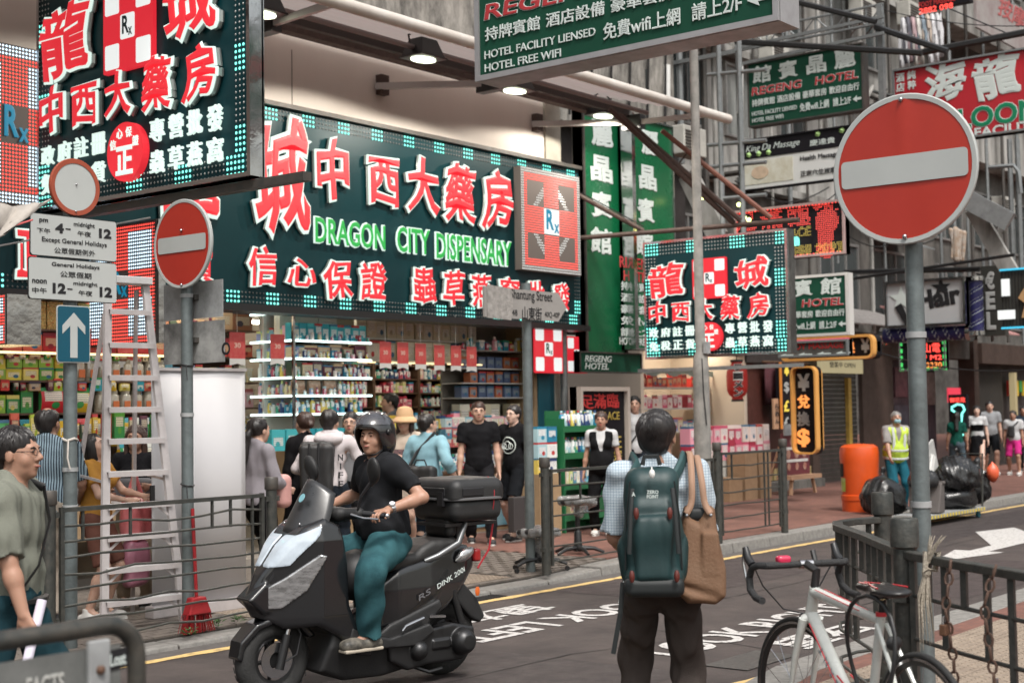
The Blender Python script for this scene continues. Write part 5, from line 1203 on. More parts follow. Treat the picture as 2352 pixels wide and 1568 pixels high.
# right of the restaurant: shuttered fronts, doorways
t = thing('shuttered_shop','closed shop with dark roller shutter and lit cream fascia behind the orange bin','shop',(28,FY,.12))
MB().b2((26.3,FY,.12),(26.6,FY + .3,3.2)).build('pillar',M_brown,t); MB().b2((26.6,FY + .05,2.45),(29.6,FY + .2,3.3)).build('fascia',M_brown,t)
for i in range(24): MB().b2((26.7,FY + .1,.15 + i * .096),(28.6,FY + .14 + .01 * (i % 2),.235 + i * .096)).build('shutter_slat',mat('shutter_grey',(.07,.066,.06),.45,metal=.4,ns=4,na=.4),t)
MB().b2((28.05,FY + .02,.5),(28.2,FY + .1,2.3)).build('yellow_notice',mat('ochre_notice',(.42,.28,.06),.6),t)
x0,x1 = X_at(1888,12.9),X_at(1985,12.9); MB().b2((x0,12.9,2.38),(x1,12.98,2.85)).build('lit_board',mat('cream_lit','#d8cba0',.5,emit=.25),t); MB().b2((28.7,FY,.12),(30.3,FY + .1,3.0)).build('door_panel',M_brown,t)
cx = X_at(1938,12.9); c,f = fit('營業中 OPEN',.01,0,0,1.2,.12,0,.003,0,0); q = np.stack([c[:,0] + cx,12.897 - c[:,2],c[:,1] + 2.55],1); link('lettering',np_mesh('l',q,f),M_blk,t,world=True)
t = thing('arcade_front','dark narrow arcade entrance with posters and pink neon glow behind the rubbish trolley','shop',(32,FY - .3,.12))
MB().b2((30.3,FY + .6,.12),(34.2,FY + .7,3.0)).build('back_wall',mat('poster_wall',(.1,.07,.08),.6,ns=1.6,na=.9,c2=(.02,.02,.03)),t)
MB().b2((34.2,FY - .4,.12),(34.5,FY,3.6)).build('pillar',M_brown,t)
for i,(a,b,z0,z1,c_) in enumerate(((30.9,31.5,1.2,2.0,(.3,.2,.2)),(31.7,32.4,1.9,2.6,(.2,.1,.12)),(32.6,33.4,.9,1.9,(.12,.16,.24)),(33.5,34.1,1.7,2.5,(.25,.22,.2)),(31.6,32.4,.7,1.7,(.1,.1,.13)))):
 MB().b2((a,FY + .55,z0),(b,FY + .6,z1)).build('poster',mat('poster_print' + 'abcdefgh'[i],c_,.5,ns=5,na=.9),t)
p = onY(2015 * 1.0,905,FY); o = MB().b2((X_at(2185,13.0) - .1,13.0,1.75),(X_at(2208,13.0),13.05,2.1)).build('pink_lamp',mat('pink_glow','#ff4a60',.4,emit=.4),t)
t = thing('grille_front','dark shopfront with upright metal grille and green hanging goods near the edge of the view','shop',(37,FY - .4,.12))
MB().b2((34.5,FY - .1,.12),(42,FY,3.4)).build('back_wall',M_darkwall,t); MB().b2((34.5,FY - .5,2.7),(44,FY - .1,3.2)).build('fascia',M_brown,t)
B = MB()
for i in range(22): MB().bar((34.7 + i * .09,FY - .2,.2),(34.7 + i * .09,FY - .2,2.6),.03).build('grille_bar',M_rust,t)
for i in range(5): MB().b2((37 + i * .28,FY - .25,1.9 + .1 * (i % 2)),(37.2 + i * .28,FY - .2,2.3)).build('hanging_pack',K_snack,t)
MB().b2((36.9,FY - .45,.5),(37.05,FY - .3,2.5)).build('lit_column',mat('column_glow','#d9c79a',.5,emit=.16),t)
t = thing('striped_canopy','faded red shop canopy over the arcade entrance beside the lamp-dot floor sign','awning',(32,12.4,3.1))
MB().add([(29.5,13.1,3.9),(34,13.1,3.9),(34,11.6,3.35),(29.5,11.6,3.35),(29.5,13.1,3.86),(34,13.1,3.86),(34,11.6,3.31),(29.5,11.6,3.31)],[(0,1,2,3),(7,6,5,4),(3,2,6,7),(0,3,7,4),(1,5,6,2),(0,4,5,1)]).build('canvas',mat('faded_pink_canvas',(.4,.2,.19),.8,ns=4,na=.5),t)
t = thing('corrugated_canopy','corrugated grey metal canopy below the half-hidden hotel sign','awning',(28,12,3.3))
for i in range(18): MB().bar((25.6 + i * .2,13.1,3.75),(25.6 + i * .2,11.9,3.3),.17,.03).build('sheet_strip',mat('zinc',(.3,.28,.27),.6,metal=.3,ns=9,na=.5),t)
# ================================================================ PEOPLE
def skinmat(name,c): return mat(name,c,.5,ns=25,na=.18,c2=tuple(x * .72 for x in c),bump=.08,bs=160,sss=.08)
SK1 = skinmat('skin_light',(.52,.32,.24)); SK2 = skinmat('skin_tan',(.38,.21,.145)); SK3 = skinmat('skin_pale',(.6,.4,.32))
H_blk = mat('hair_black',(.011,.009,.009),.42,bump=.5,bs=60,ns=30,na=.3,c2=(.03,.022,.02),stretch=(1,1,.15)); H_brn = mat('hair_brown',(.035,.016,.011),.45,bump=.5,bs=60,stretch=(1,1,.15)); H_grey = mat('hair_grey',(.2,.19,.18),.5,bump=.4,bs=60)
M_eyew = mat('eye_white',(.6,.57,.54),.3); M_eye = mat('eye_dark',(.015,.01,.009),.2); M_lip = mat('lip',(.34,.12,.1),.5); M_lip2 = mat('lip_rose',(.45,.1,.1),.5)
M_sole = mat('shoe_sole',(.6,.6,.58),.6); M_shoeb = mat('shoe_black',(.02,.02,.022),.6); M_shoew = mat('shoe_white',(.55,.54,.52),.6)
M_chrome = mat('chrome',(.5,.5,.52),.2,metal=1.)
M_lens = mat('spectacle_frame',(.02,.02,.02),.3)
def nrm(v): v = Vector(v); return v.normalized() if v.length > 1e-9 else Vector((0,0,1))
def ik(a,b,la,lb,pole):
 a,b,pole = Vector(a),Vector(b),Vector(pole); d = b - a; L_ = min(d.length,(la + lb) * .998); u = nrm(d)
 if d.length > L_: b = a + u * L_
 x = (la * la - lb * lb + L_ * L_) / (2 * L_); h = math.sqrt(max(0,la * la - x * x)); p = pole - u * pole.dot(u)
 return a + u * x + nrm(p) * h,b
def hand(S,wr,d,nn,sc_,side,curl,r=1.):
 """palm and five fingers from the wrist along d, palm facing nn"""
 d = nrm(d); nn = nrm(Vector(nn) - d * Vector(nn).dot(d)); w_ = d.cross(nn) * side; k = sc_
 for o_ in (-.026,-.009,.009,.026): S.cap(wr + d * .008 * k + w_ * o_ * .6 * k,wr + d * .078 * k + w_ * o_ * k,.0135 * k * r,.0125 * k * r,k=.01)
 for i,(o_,ln) in enumerate(((-.029,.062),(-.0105,.074),(.009,.078),(.0285,.07))):
  b = wr + d * (.082 + .004 * (1.5 - abs(i - 1.5))) * k + w_ * o_ * k; c = curl * (1 + .12 * i); p = b
  for j,f in enumerate((.42,.32,.26)):
   a = c * (.6 + .75 * j); q = p + (d * math.cos(a) + nn * math.sin(a) + w_ * o_ * .4) * ln * f * k
   S.cap(p,q,.0095 * k * r * (1 - .1 * j),.0088 * k * r * (1 - .1 * j),k=.003); p = q
 b = wr + d * .022 * k + w_ * .026 * k; q = b + (d * .62 + w_ * .7 + nn * .35).normalized() * .045 * k; e = q + (d * .85 + w_ * (.1) + nn * (.4 + curl * .4)).normalized() * .032 * k
 S.cap(b,q,.015 * k * r,.0115 * k * r,k=.012); S.cap(q,e,.011 * k * r,.009 * k * r,k=.004)
def person(label,loc,yaw,H=1.7,skin=SK1,hair='short',hm=H_blk,top='tee',tm=None,bot='trousers',bm=None,shoe=None,lh=None,rh=None,lcurl=.5,rcurl=.5,lf=(-.1,.02),rf=(.1,-.02),
           lean=0.,head=(0,0),res=.012,female=False,fat=0.,pel=None,lfz=0.,rfz=0.,glasses=False,sole=True,seed=1,sleeve=None,hem=None,lnorm=None,rnorm=None,extra=None,knees=None,mask=None,group=None,elb=None,lhd=None,rhd=None,cat='person',wr=.0035,smile=False,headroll=0.,bent=None,hs=1.,legw=1.):
 k = H / 1.72; t = thing('person',label,cat,loc,group,yaw); g = {}
 V = Vector
 P = V(pel) if pel is not None else V((0,0,.525 * H)); Rl = Matrix.Rotation(-lean,3,'X')
 def up(x,y,z): return P + Rl @ V((x * k,y * k,z * k))
 sw = .175 if not female else .155
 ch = up(0,-.005,.33); nk = up(0,-.012,.53); shL,shR = up(-sw,-.01,.475),up(sw,-.01,.475); hd0 = up(0,.012,.575)
 Rh = Rl.copy() if bent is None else Matrix.Identity(3)
 Rh = Matrix.Rotation(-head[0],3,'Z') @ Matrix.Rotation(-head[1],3,'X') @ Matrix.Rotation(headroll,3,'Y') @ Rh
 hc = hd0 + Rh @ V((0,.006,.09)) * k * hs; HK = k * hs
 def hp(x,y,z): return hc + Rh @ (V((x,y,z)) * HK)
 hl,hr = P + V((-.085 * k,0,-.02 * k)),P + V((.085 * k,0,-.02 * k)); th = .25 * H; sn = .245 * H
 aL,aR = V((lf[0],lf[1],.05 * H + lfz)),V((rf[0],rf[1],.05 * H + rfz))
 kd = knees or ((-.12,1,0),(.12,1,0))
 kL,aL = ik(hl,aL,th,sn,kd[0]); kR,aR = ik(hr,aR,th,sn,kd[1])
 ua,fa = .168 * H,.145 * H
 lt = V(lh) if lh is not None else V((-.24 * k,.03,.47 * H)); rt = V(rh) if rh is not None else V((.24 * k,.03,.47 * H))
 eb = elb or ((-.5,-.9,-.3),(.5,-.9,-.3))
 eL,wL = ik(shL,lt,ua,fa,eb[0]); eR,wR = ik(shR,rt,ua,fa,eb[1])
 dL = nrm(lhd) if lhd is not None else nrm(nrm(wL - eL) + V((0,.15,0))); dR = nrm(rhd) if rhd is not None else nrm(nrm(wR - eR) + V((0,.15,0)))
 pts = [ch,nk,hc,kL,kR,aL,aR,eL,eR,wL,wR,P,shL,shR,wL + dL * .19 * k,wR + dR * .19 * k]
 lo = V([min(p[i] for p in pts) for i in range(3)]) - V((.2,.2,.16)); hi = V([max(p[i] for p in pts) for i in range(3)]) + V((.2,.24,.2)); lo.z = max(lo.z,-.02 + min(0,lfz,rfz)) if pel is None else lo.z
 RA = np.array(Rl,np.float32); HA = np.array(Rh,np.float32)
 def torso(S,e,sk=.05):
  f = .86 if female else 1.
  for s_ in (shL,shR): S.cap(s_ * .62 + up(0,-.01,.49) * .38,up(0,-.02,.555),.042 * k + e,.05 * k + e * .6,k=.03)
  S.cap(shL * .8 + shR * .2 - V((0,0,.045 * k)),shR * .8 + shL * .2 - V((0,0,.045 * k)),.08 * k * f + e,k=sk)
  S.ell(up(0,0,.34),((.158 * f) * k + e,.108 * k + e + fat * .3,.17 * k + e),k=sk,rot=RA)
  S.ell(up(0,.0 + fat * .6,.16),((.13 * f) * k + e + fat,(.1) * k + e + fat,.16 * k + e),k=sk,rot=RA)
  S.ell(up(0,-.012,.015),((.158 if not female else .165) * k + e + fat * .5,.118 * k + e + fat * .4,.12 * k + e),k=sk,rot=RA)
  if female:
   for sx in (-1,1): S.ell(up(sx * .07,.085,.34),(.06 * k + e,.05 * k + e,.06 * k + e),k=.03)
  for s_ in (shL,shR): S.ell(s_ - V((0,0,.03 * k)),(.056 * k * f + e,.056 * k + e,.062 * k + e),k=.03)
 S = SDF(lo,hi,res)
 torso(S,-.006); f = .85 if female else 1.
 S.cap(up(0,-.012,.47),hd0 + V((0,0,.02 * k)),.058 * k * f,.052 * k * f,k=.03)
 for s_,e_,w_ in ((shL,eL,wL),(shR,eR,wR)): S.cap(s_,e_,.05 * k * f,.038 * k * f,k=.03); S.cap(e_,e_.lerp(w_,.35),.038 * k * f,.04 * k * f,k=.02); S.cap(e_.lerp(w_,.3),w_,.04 * k * f,.026 * k * f,k=.02)
 for h_,n_,a_ in ((hl,kL,aL),(hr,kR,aR)):
  S.cap(h_,n_,.085 * k,.055 * k,k=.04); S.cap(n_,n_.lerp(a_,.35) + V((0,-.012,0)),.052 * k,.055 * k,k=.03); S.cap(n_.lerp(a_,.3) + V((0,-.012,0)),a_,.054 * k,.035 * k,k=.03); S.cap(a_,a_ + V((0,.11 * k,-.04 * k)),.036 * k,.028 * k,k=.02)
 hand(S,wL,dL,lnorm or (1,.2,0),k * (1 if not female else .92),1,lcurl); hand(S,wR,dR,rnorm or (-1,.2,0),k * (1 if not female else .92),-1,rcurl)
 # head
 E_ = lambda c,r,kk=.02,m='u': S.ell(hp(*c),tuple(x * HK for x in r),k=kk * HK,mode=m,rot=HA)
 E_((0,-.016,.03),(.076,.093,.085)); E_((0,.02,-.02),(.066,.072,.083),.03); E_((0,.038,-.075),(.044,.045,.036),.03); E_((0,.066,-.098),(.02,.017,.015),.02)
 for sx in (-1,1):
  E_((sx * .04,.056,-.032),(.024,.02,.026),.02); E_((sx * .079,-.008,-.012),(.009,.02,.033),.006); E_((sx * .03,.091,.007),(.017,.009,.011),.012,'s'); E_((sx * .0315,.0775,.007),(.0135,.011,.009),.003)
  E_((sx * .012,.094,-.031),(.009,.009,.008),.008)
 S.cap(hp(-.036,.077,.026),hp(.036,.077,.026),.009 * HK,k=.012); S.cap(hp(0,.086,.012),hp(0,.108,-.022),.0085 * HK,.012 * HK,k=.012)
 E_((0,.091,-.057),(.022,.007,.006),.006); E_((0,.088,-.067),(.018,.007,.006),.006); S.cap(hp(-.018,.102,-.0615),hp(.018,.102,-.0615),.0025 * HK,k=.003,mode='s')
 S.build('body',skin,t)
 for sx in (-1,1):
  MB().ball(hp(sx * .0315,.0815,.007),[x * HK for x in (.0105,.0078,.0052)],8,Rh).build('eye',M_eye,t,world=False,smooth=True)
  MB().tube([hp(sx * .014,.0895,.021),hp(sx * .03,.0895,.0265),hp(sx * .046,.080,.022)],[.003 * HK,.0042 * HK,.002 * HK],5).build('eyebrow',hm if hm is not H_grey else H_blk,t,world=False)
 MB().tube([hp(-.021,.091,-.059 + (.004 if smile else 0)),hp(-.008,.0985,-.0605),hp(.008,.0985,-.0605),hp(.021,.091,-.059 + (.004 if smile else 0))],[.002 * HK,.0046 * HK,.0046 * HK,.002 * HK],6).build('lips',M_lip2 if female else M_lip,t,world=False,smooth=True)
 if mask: SM = SDF(hc - V((.14,) * 3),hc + V((.14,) * 3),.006); SM.ell(hp(0,.05,-.055),(.06 * HK,.055 * HK,.05 * HK),rot=HA); SM.plane(hp(0,.0,-.05),Rh @ V((0,-1,0))); SM.build('face_mask',mask,t)
 # hair
 if hair and hair != 'none':
  long = hair in ('long','pony','bob','bun')
  Z0 = hc.z - (.5 if hair in ('long','pony') else .2) * k; SH = SDF((hc.x - .18,hc.y - .22,Z0),(hc.x + .18,hc.y + .18,hc.z + .17),.0065 if res < .008 else .0095)
  SH.ell(hp(0,-.02,.037),(.084 * HK,.098 * HK,.089 * HK),k=0,rot=HA)
  if hair != 'buzz': SH.ell(hp(0,-.035,.03),(.088 * HK,.092 * HK,.088 * HK),k=.02,rot=HA)
  if hair == 'bald': SH.ell(hp(0,-.0,.105),(.06 * HK,.075 * HK,.05 * HK),k=.02,rot=HA,mode='s')
  if long:
   if hair == 'bob': SH.ell(hp(0,-.03,-.04),(.094 * HK,.085 * HK,.1 * HK),k=.04,rot=HA); SH.ell(hp(0,-.05,-.1),(.085 * HK,.06 * HK,.06 * HK),k=.04)
   if hair == 'long':
    for sx in (-1,1): SH.cap(hp(sx * .07,-.02,.0),up(sx * .1,.03,.36),.035 * k,.02 * k,k=.04)
    SH.cap(hp(0,-.07,0),up(0,-.11,.36),.06 * k,.05 * k,k=.04)
   if hair == 'pony': SH.cap(hp(0,-.1,.02),hp(0,-.14,-.05),.026 * k,.034 * k,k=.015); SH.cap(hp(0,-.14,-.05),up(.0,-.16,.3),.036 * k,.014 * k,k=.02)
   if hair == 'bun': SH.ell(hp(0,-.12,-.01),(.04 * HK,) * 3,k=.015)
  else: SH.ell(hp(0,-.06,-.03),(.07 * HK,.05 * HK,.055 * HK),k=.03,rot=HA)
  # open the face
  fz = {'short': -.014 if seed != 5 else .0,'buzz': .02,'bald': .02}.get(hair,0.0)
  SH.box(hp(0,.085,-.055 + fz),(.064 * HK,.075 * HK,.085 * HK),r=.03 * HK,k=.012,mode='s',rot=HA)
  if not long: SH.box(hp(0,.02,-.13),(.12 * HK,.075 * HK,.1 * HK),r=.01,k=.01,mode='s',rot=HA); SH.box(hp(0,.07,-.06),(.12 * HK,.05 * HK,.055 * HK),r=.01,k=.01,mode='s',rot=HA)
  SH.noise(.003,(60,60,14),seed); SH.build('hair',hm,t)
  nt_ = 560 if res < .009 else 130; rg = random.Random(seed); BT = MB(); dn = Rh @ V((0,0,-1))
  for _ in range(nt_):
   a = rg.uniform(0,6.283); e = math.asin(rg.uniform(-.35 if hair != 'buzz' else .1,.98)); q = V((math.cos(e) * math.cos(a),math.cos(e) * math.sin(a),math.sin(e)))
   if q.y > .35 and q.z < .52: continue
   if hair == 'bald' and q.z > .62: continue
   if not long and q.z < .0 and q.y > -.45: continue
   c0_ = hp(q.x * .086,q.y * .1 - .022,q.z * .091 + .036); no = (Rh @ q); tg = (V((rg.uniform(-.28,.28),rg.uniform(-.28,.28),rg.uniform(-.2,.2))) + dn * (1.2 - abs(q.z) * .3) + (Rh @ V((q.x * .8,q.y * .8 + (.5 if q.y > 0 else -.2),0))) * (1 if q.z > .6 else .2)); tg = nrm(tg - no * tg.dot(no)); ln_ = rg.uniform(.02,.042) * HK
   BT.tube([c0_ - no * .003,c0_ + tg * ln_ * .5 + no * .0015 * HK,c0_ + tg * ln_ - no * .002 * HK],[.0028 * HK,.003 * HK,.0006],4,cap=False)
  o_ = BT.build('hair_strands',hm,t,world=False,smooth=True); o_['kind'] = 'stuff'
 if glasses:
  B = MB()
  for sx in (-1,1): B.tube([hp(sx * .033 + .019 * math.cos(a),.101 - .003 * abs(math.cos(a)),.004 + .015 * math.sin(a)) for a in [i * math.pi / 5 for i in range(10)]],.0016 * HK,4,closed=True); B.tube([hp(sx * .052,.1,.008),hp(sx * .078,.0,.008)],.0016 * HK,4)
  B.tube([hp(-.014,.102,.007),hp(.014,.102,.007)],.0016 * HK,4); B.build('spectacles',M_lens,t,world=False)
 # shoes
 if shoe:
  for n_,a_ in ((0,aL),(1,aR)):
   zb = a_.z - .05 * H; SS = SDF((a_.x - .08,a_.y - .13,zb - .01),(a_.x + .08,a_.y + .24,zb + .15),.011)
   SS.box((a_.x,a_.y + .045,zb + .03),(.043,.135,.028),r=.025,k=.01); SS.cap((a_.x,a_.y,zb + .05),(a_.x,a_.y - .01,zb + .095),.043,.04,k=.03); SS.ell((a_.x,a_.y + .12,zb + .035),(.046,.065,.038),k=.02); SS.plane((a_.x,0,zb + .004),(0,0,-1)); SS.plane((a_.x,0,zb + .105),(0,0,1))
   o = SS.build('shoe',shoe,t)
   if sole: MB().prism([(a_.x + a * .052,a_.y + .045 + b * .155) for a,b in [(math.cos(q) * (1 if abs(math.sin(q)) > .8 else 1.),math.sin(q)) for q in [i * math.pi / 8 for i in range(16)]]],.018,c=(0,0,zb)).build('sole',M_sole,o,world=False)
 # garments
 def garment(name,m,fn,seed=seed,wrk=wr,cuts=(),neck=None):
  S = SDF(lo,hi,max(res * 1.25,.0078)); fn(S)
  if wrk: S.noise(wrk,(26,26,15),seed); S.noise(wrk * .6,(9,9,5),seed + 7,2); S.noise(wrk * .55,(9,9,48) if name in ('trousers','skirt') else (16,16,34),seed + 11,2)
  if neck: S.cap(up(0,.02,.585),up(0,.05,.75),neck * k,(neck + .02) * k,k=.006,mode='s')
  for p,n_ in cuts: S.plane(p,n_)
  return S.build(name,m,t)
 legs = ((hl,kL,aL),(hr,kR,aR))
 zh = hem if hem is not None else (-.03 if top not in ('dress',) else 0)
 if bot in ('trousers','shorts','jeans','skirt'):
  def fb(S):
   S.ell(up(0,-.012,.02),(.168 * k + fat * .6,.128 * k + fat * .5,.14 * k),k=.03,rot=RA)
   for h_,n_,a_ in legs:
    if bot == 'skirt': continue
    if bot == 'shorts':
     e = h_.lerp(n_,.93); S.cap(h_,n_,.098 * k,.088 * k,k=.035,cut=(e,nrm(n_ - h_)))
    else:
     S.cap(h_,n_,.1 * k * legw,.078 * k * legw,k=.04); d_ = nrm(a_ - n_); e = a_ + d_ * .012; S.cap(n_,a_ + d_ * .08,.078 * k * legw,.066 * k * legw,k=.03,cut=(e,d_))
   if bot == 'skirt': S.cap(up(0,0,.0),(P.x,P.y,.3 * H),.15 * k,.2 * k,k=.04,cut=((0,0,.3 * H),(0,0,-1)))
  ws = up(0,0,.11); garment('trousers' if bot != 'skirt' else 'skirt',bm,fb,seed + 3,cuts=[(ws,Rl @ V((0,0,1)))])
 sl = sleeve if sleeve is not None else {'tee': .62,'shirt': .7,'long': 1.98,'vest': .0,'dress': .3}.get(top,.6)
 if top:
  def ft(S,e=.008,sl=sl,loose=.016):
   torso(S,e)
   S.ell(up(0,fat * .7,.1),(.15 * k * f + loose + fat,.112 * k + loose + fat,.17 * k),k=.04,rot=RA)
   for s_,e_,w_ in ((shL,eL,wL),(shR,eR,wR)):
    if sl <= 0: continue
    if sl <= 1: c = s_.lerp(e_,sl); S.cap(s_,e_,.058 * k * f + loose,.052 * k * f + loose,k=.03,cut=(c,nrm(e_ - s_)))
    else:
     c = e_.lerp(w_,sl - 1); S.cap(s_,e_,.055 * k * f + loose,.045 * k * f + loose,k=.03); S.cap(e_,w_,.046 * k * f + loose,.034 * k + loose * .6,k=.02,cut=(c,nrm(w_ - e_)))
  cuts = [(up(0,0,zh),Rl @ V((0,0,-1)))]
  nm = {'tee': 'tee_shirt','shirt': 'shirt','long': 'long_sleeved_top','vest': 'top','dress': 'top'}[top]
  garment(nm,tm,ft,seed,cuts=cuts,neck=.068 if not female else .074)
 g.update(t=t,P=P,ch=ch,shL=shL,shR=shR,eL=eL,eR=eR,wL=wL,wR=wR,hc=hc,hp=hp,up=up,k=k,Rl=Rl,RA=RA,Rh=Rh,HA=HA,aL=aL,aR=aR,kL=kL,kR=kR,lo=lo,hi=hi,torso=torso,garment=garment,legs=legs,H=H,dL=dL,dR=dR)
 return g
def stand(label,px,ytop,Y,face,gz=None,**kw):
 """a standing figure in the sight column px at depth plane Y; face 0 looks to the camera, 90 to picture right"""
 d = ray(px,ytop); tt = Y / d.y; x = d.x * tt; z = CH + d.z * tt; gz = zg(x) if gz is None else gz; H = z - gz
 toc = math.atan2(-Y,-x); yw = toc + R(face) - R(90)
 print('person %-40s H=%.2f x=%.2f' % (label[:40],H,x)); return person(label,(x,Y,gz),yw,H=H / (1.012 if kw.get('hair') != 'none' else 1.0),**kw)
def soft(g,name,m,fn,lo,hi,res=.008,noise=0,seed=3,label=None,cat=None):
 S = SDF(lo,hi,res); fn(S)
 if noise: S.noise(noise,(20,20,13),seed)
 o = S.build(name,m,None if label else g['t'])
 if label: o.location = g['t'].location; o.rotation_euler = g['t'].rotation_euler; tag(o,label,cat)
 return o
def strap(g,pts,wd,m,name='strap',th=.006): return MB().tube([Vector(p) for p in pts],wd / 2,8,flat=th / wd * 2).build(name,m,g['t'],world=False,smooth=True)
C = cloth
# backpack man
BM_top = C('checked_shirt','#c0ccd4','#8093a6','check',24,thr=.93); BM_tr = C('charcoal_trousers','#453e3b')
d = ray(1507,945); lat = (1507 - 1176) / FPX
dep = 6.75; p = CAM + (_v * dep + _r0 * lat * dep)
gb = person('person seen from behind in checked shirt wearing a dark green backpack',(p.x,p.y,0),YAW - R(90) + R(-4),H=1.73,skin=SK2,hair='short',top='shirt',tm=BM_top,bot='trousers',bm=BM_tr,shoe=M_shoeb,res=.0075,lh=(-.13,.24,1.0),rh=(.12,.25,1.0),elb=((-.45,-.8,-.5),(.45,-.8,-.5)),sleeve=.92,lf=(-.13,.05),rf=(.12,-.1),head=(.25,-.18),seed=5,glasses=True,wr=.005,hem=.04,fat=.0)
k = gb['k']; up = gb['up']
gb['garment']('collar',BM_top,lambda S: S.cap(up(0,-.012,.5),up(0,-.005,.555),.07 * k,.062 * k,k=.01),wrk=0,cuts=[(up(0,0,.56),(0,.3,1))])
M_bag = mat('backpack_green',(.008,.034,.036),.55,ns=3,na=.5,c2=(.004,.014,.016),bump=.35,bs=9); M_bagd = mat('backpack_trim',(.008,.011,.012),.6); M_tote = mat('tan_canvas',(.155,.086,.048),.75,ns=5,na=.45,c2=(.13,.06,.03),bump=.3,bs=70); M_straptan = mat('tan_strap',(.3,.18,.12),.7,bump=.3,bs=200)
t = thing('backpack','dark green nylon backpack with cord zips worn by the person seen from behind','backpack',gb['t'].location,yaw=gb['t'].rotation_euler.z); gg = dict(t=t)
c0 = Vector(up(-.04,-.2,.265))
def bp(S):
 S.box(c0 + Vector((0,0,-.02)),(.13,.08,.275),r=.075,k=.03,taper=(2,-.55)); S.box(c0 + Vector((0,-.06,-.08)),(.11,.045,.2),r=.045,k=.03,taper=(2,-.5)); S.box(c0 + Vector((0,.02,.12)),(.125,.06,.14),r=.055,k=.03); S.box(c0 + Vector((0,-.02,-.25)),(.128,.1,.06),r=.05,k=.02)
 for sx in (-1,1): S.cap(c0 + Vector((sx * .06,-.13,.12)),c0 + Vector((sx * .115,-.13,-.2)),.004,k=.012,mode='s'); S.cap(c0 + Vector((sx * .14,-.07,.14)),c0 + Vector((sx * .165,-.05,-.22)),.004,k=.01,mode='s')
 S.cap(c0 + Vector((-.13,-.1,.19)),c0 + Vector((.13,-.1,.19)),.004,k=.01,mode='s'); S.box(c0 + Vector((0,-.1,-.1)),(.085,.035,.15),r=.03,k=.012); S.cap(c0 + Vector((-.1,-.1,.235)),c0 + Vector((.1,-.1,.235)),.003,k=.012,mode='s')
 for sx in (-1,1): S.cap(c0 + Vector((sx * .02,-.15,.1)),c0 + Vector((sx * .06,-.16,-.22)),.004,.008,k=.03,mode='s'); S.ell(c0 + Vector((sx * .135,.0,-.16)),(.028,.06,.09),k=.02)
o = soft(gg,'pack_body',M_bag,bp,c0 - Vector((.26,.22,.38)),c0 + Vector((.26,.16,.33)),.006,noise=.006,seed=9)
soft(gg,'base_panel',M_bagd,lambda S: S.box(c0 + Vector((0,-.025,-.275)),(.136,.105,.045),r=.035),c0 - Vector((.26,.22,.38)),c0 + Vector((.26,.16,-.15)),.007)
for sx in (-1,1):
 q = c0 + Vector((sx * .1,.06,.22)); strap(gg,[q + Vector((0,-.04,-.02)),Vector(up(sx * .1,-.1,.53)),Vector(up(sx * .115,-.02,.565)),Vector(up(sx * .13,.08,.5)),Vector(up(sx * .14,.12,.38))],.062,mat('strap_green',(.02,.06,.062),.6),'shoulder_strap',.016)
 strap(gg,[c0 + Vector((sx * .09,-.115,.17)),c0 + Vector((sx * .1,-.145,.05)),c0 + Vector((sx * .11,-.15,-.12))],.02,M_bagd,'webbing',.004)
 for dz in (.06,-.22): MB().ball(c0 + Vector((sx * (.075 if dz > 0 else .1),-.148,dz)),(.013,.012,.03),10).build('cord_toggle',mat('toggle_red',(.1,.02,.015),.4),t,world=False,smooth=True)
 MB().tube([c0 + Vector((sx * .1,-.085,.2)),c0 + Vector((sx * .118,-.075,.05)),c0 + Vector((sx * .128,-.07,-.2))],.004,5).build('zip',M_bagd,t,world=False)
MB().tube([c0 + Vector((-.04,0,.27)),c0 + Vector((-.03,0,.31)),c0 + Vector((.03,0,.31)),c0 + Vector((.04,0,.27))],.011,6).build('grab_handle',M_bagd,t,world=False,smooth=True)
c,f = fit('ZERO\nPOINT',.02,0,0,.055,.03,0,.001,0,0)
def onbag(st,x,z,w_,h_,yb):
 c,f = fit(st,.02,0,0,w_,h_,0,.001,0,0); q = np.stack([c[:,0] + c0.x + x,-c[:,2] + c0.y + yb,c[:,1] + c0.z + z],1); link('lettering',np_mesh('l',q,f),M_lets,t)
onbag('ZERO',.0,.155,.052,.016,-.143); onbag('POINT',.0,.135,.052,.016,-.145); onbag('A',-.085,.145,.016,.02,-.128)
b = MB(); b.ball(c0 + Vector((-.0,-.11,.235)),(.014,.012,.022),10); b.build('charm',M_white,t,world=False,smooth=True); MB().tube([c0 + Vector((0,-.09,.265)),c0 + Vector((0,-.105,.255))],.003,4).build('charm_cord',M_white,t,world=False)
MB().tube([c0 + Vector((-.14,-.02,-.26)),c0 + Vector((-.155,-.04,-.4)),c0 + Vector((-.19,-.04,-.58))],.011,6,flat=.2).build('loose_strap',M_bagd,t,world=False)
t = thing('tote_bag','tan canvas tote bag with side pocket hanging beside the green backpack','tote bag',gb['t'].location,yaw=gb['t'].rotation_euler.z); gg = dict(t=t)
c1 = Vector(up(.175,-.13,.14))
TP = [(-.075,.2),(-.05,.215),(-.03,.15),(-.005,.13),(.02,.19),(.055,.205),(.075,.19),(.085,.05),(.105,-.08),(.1,-.2),(.06,-.235),(-.06,-.24),(-.1,-.2),(-.105,-.05),(-.09,.08)]
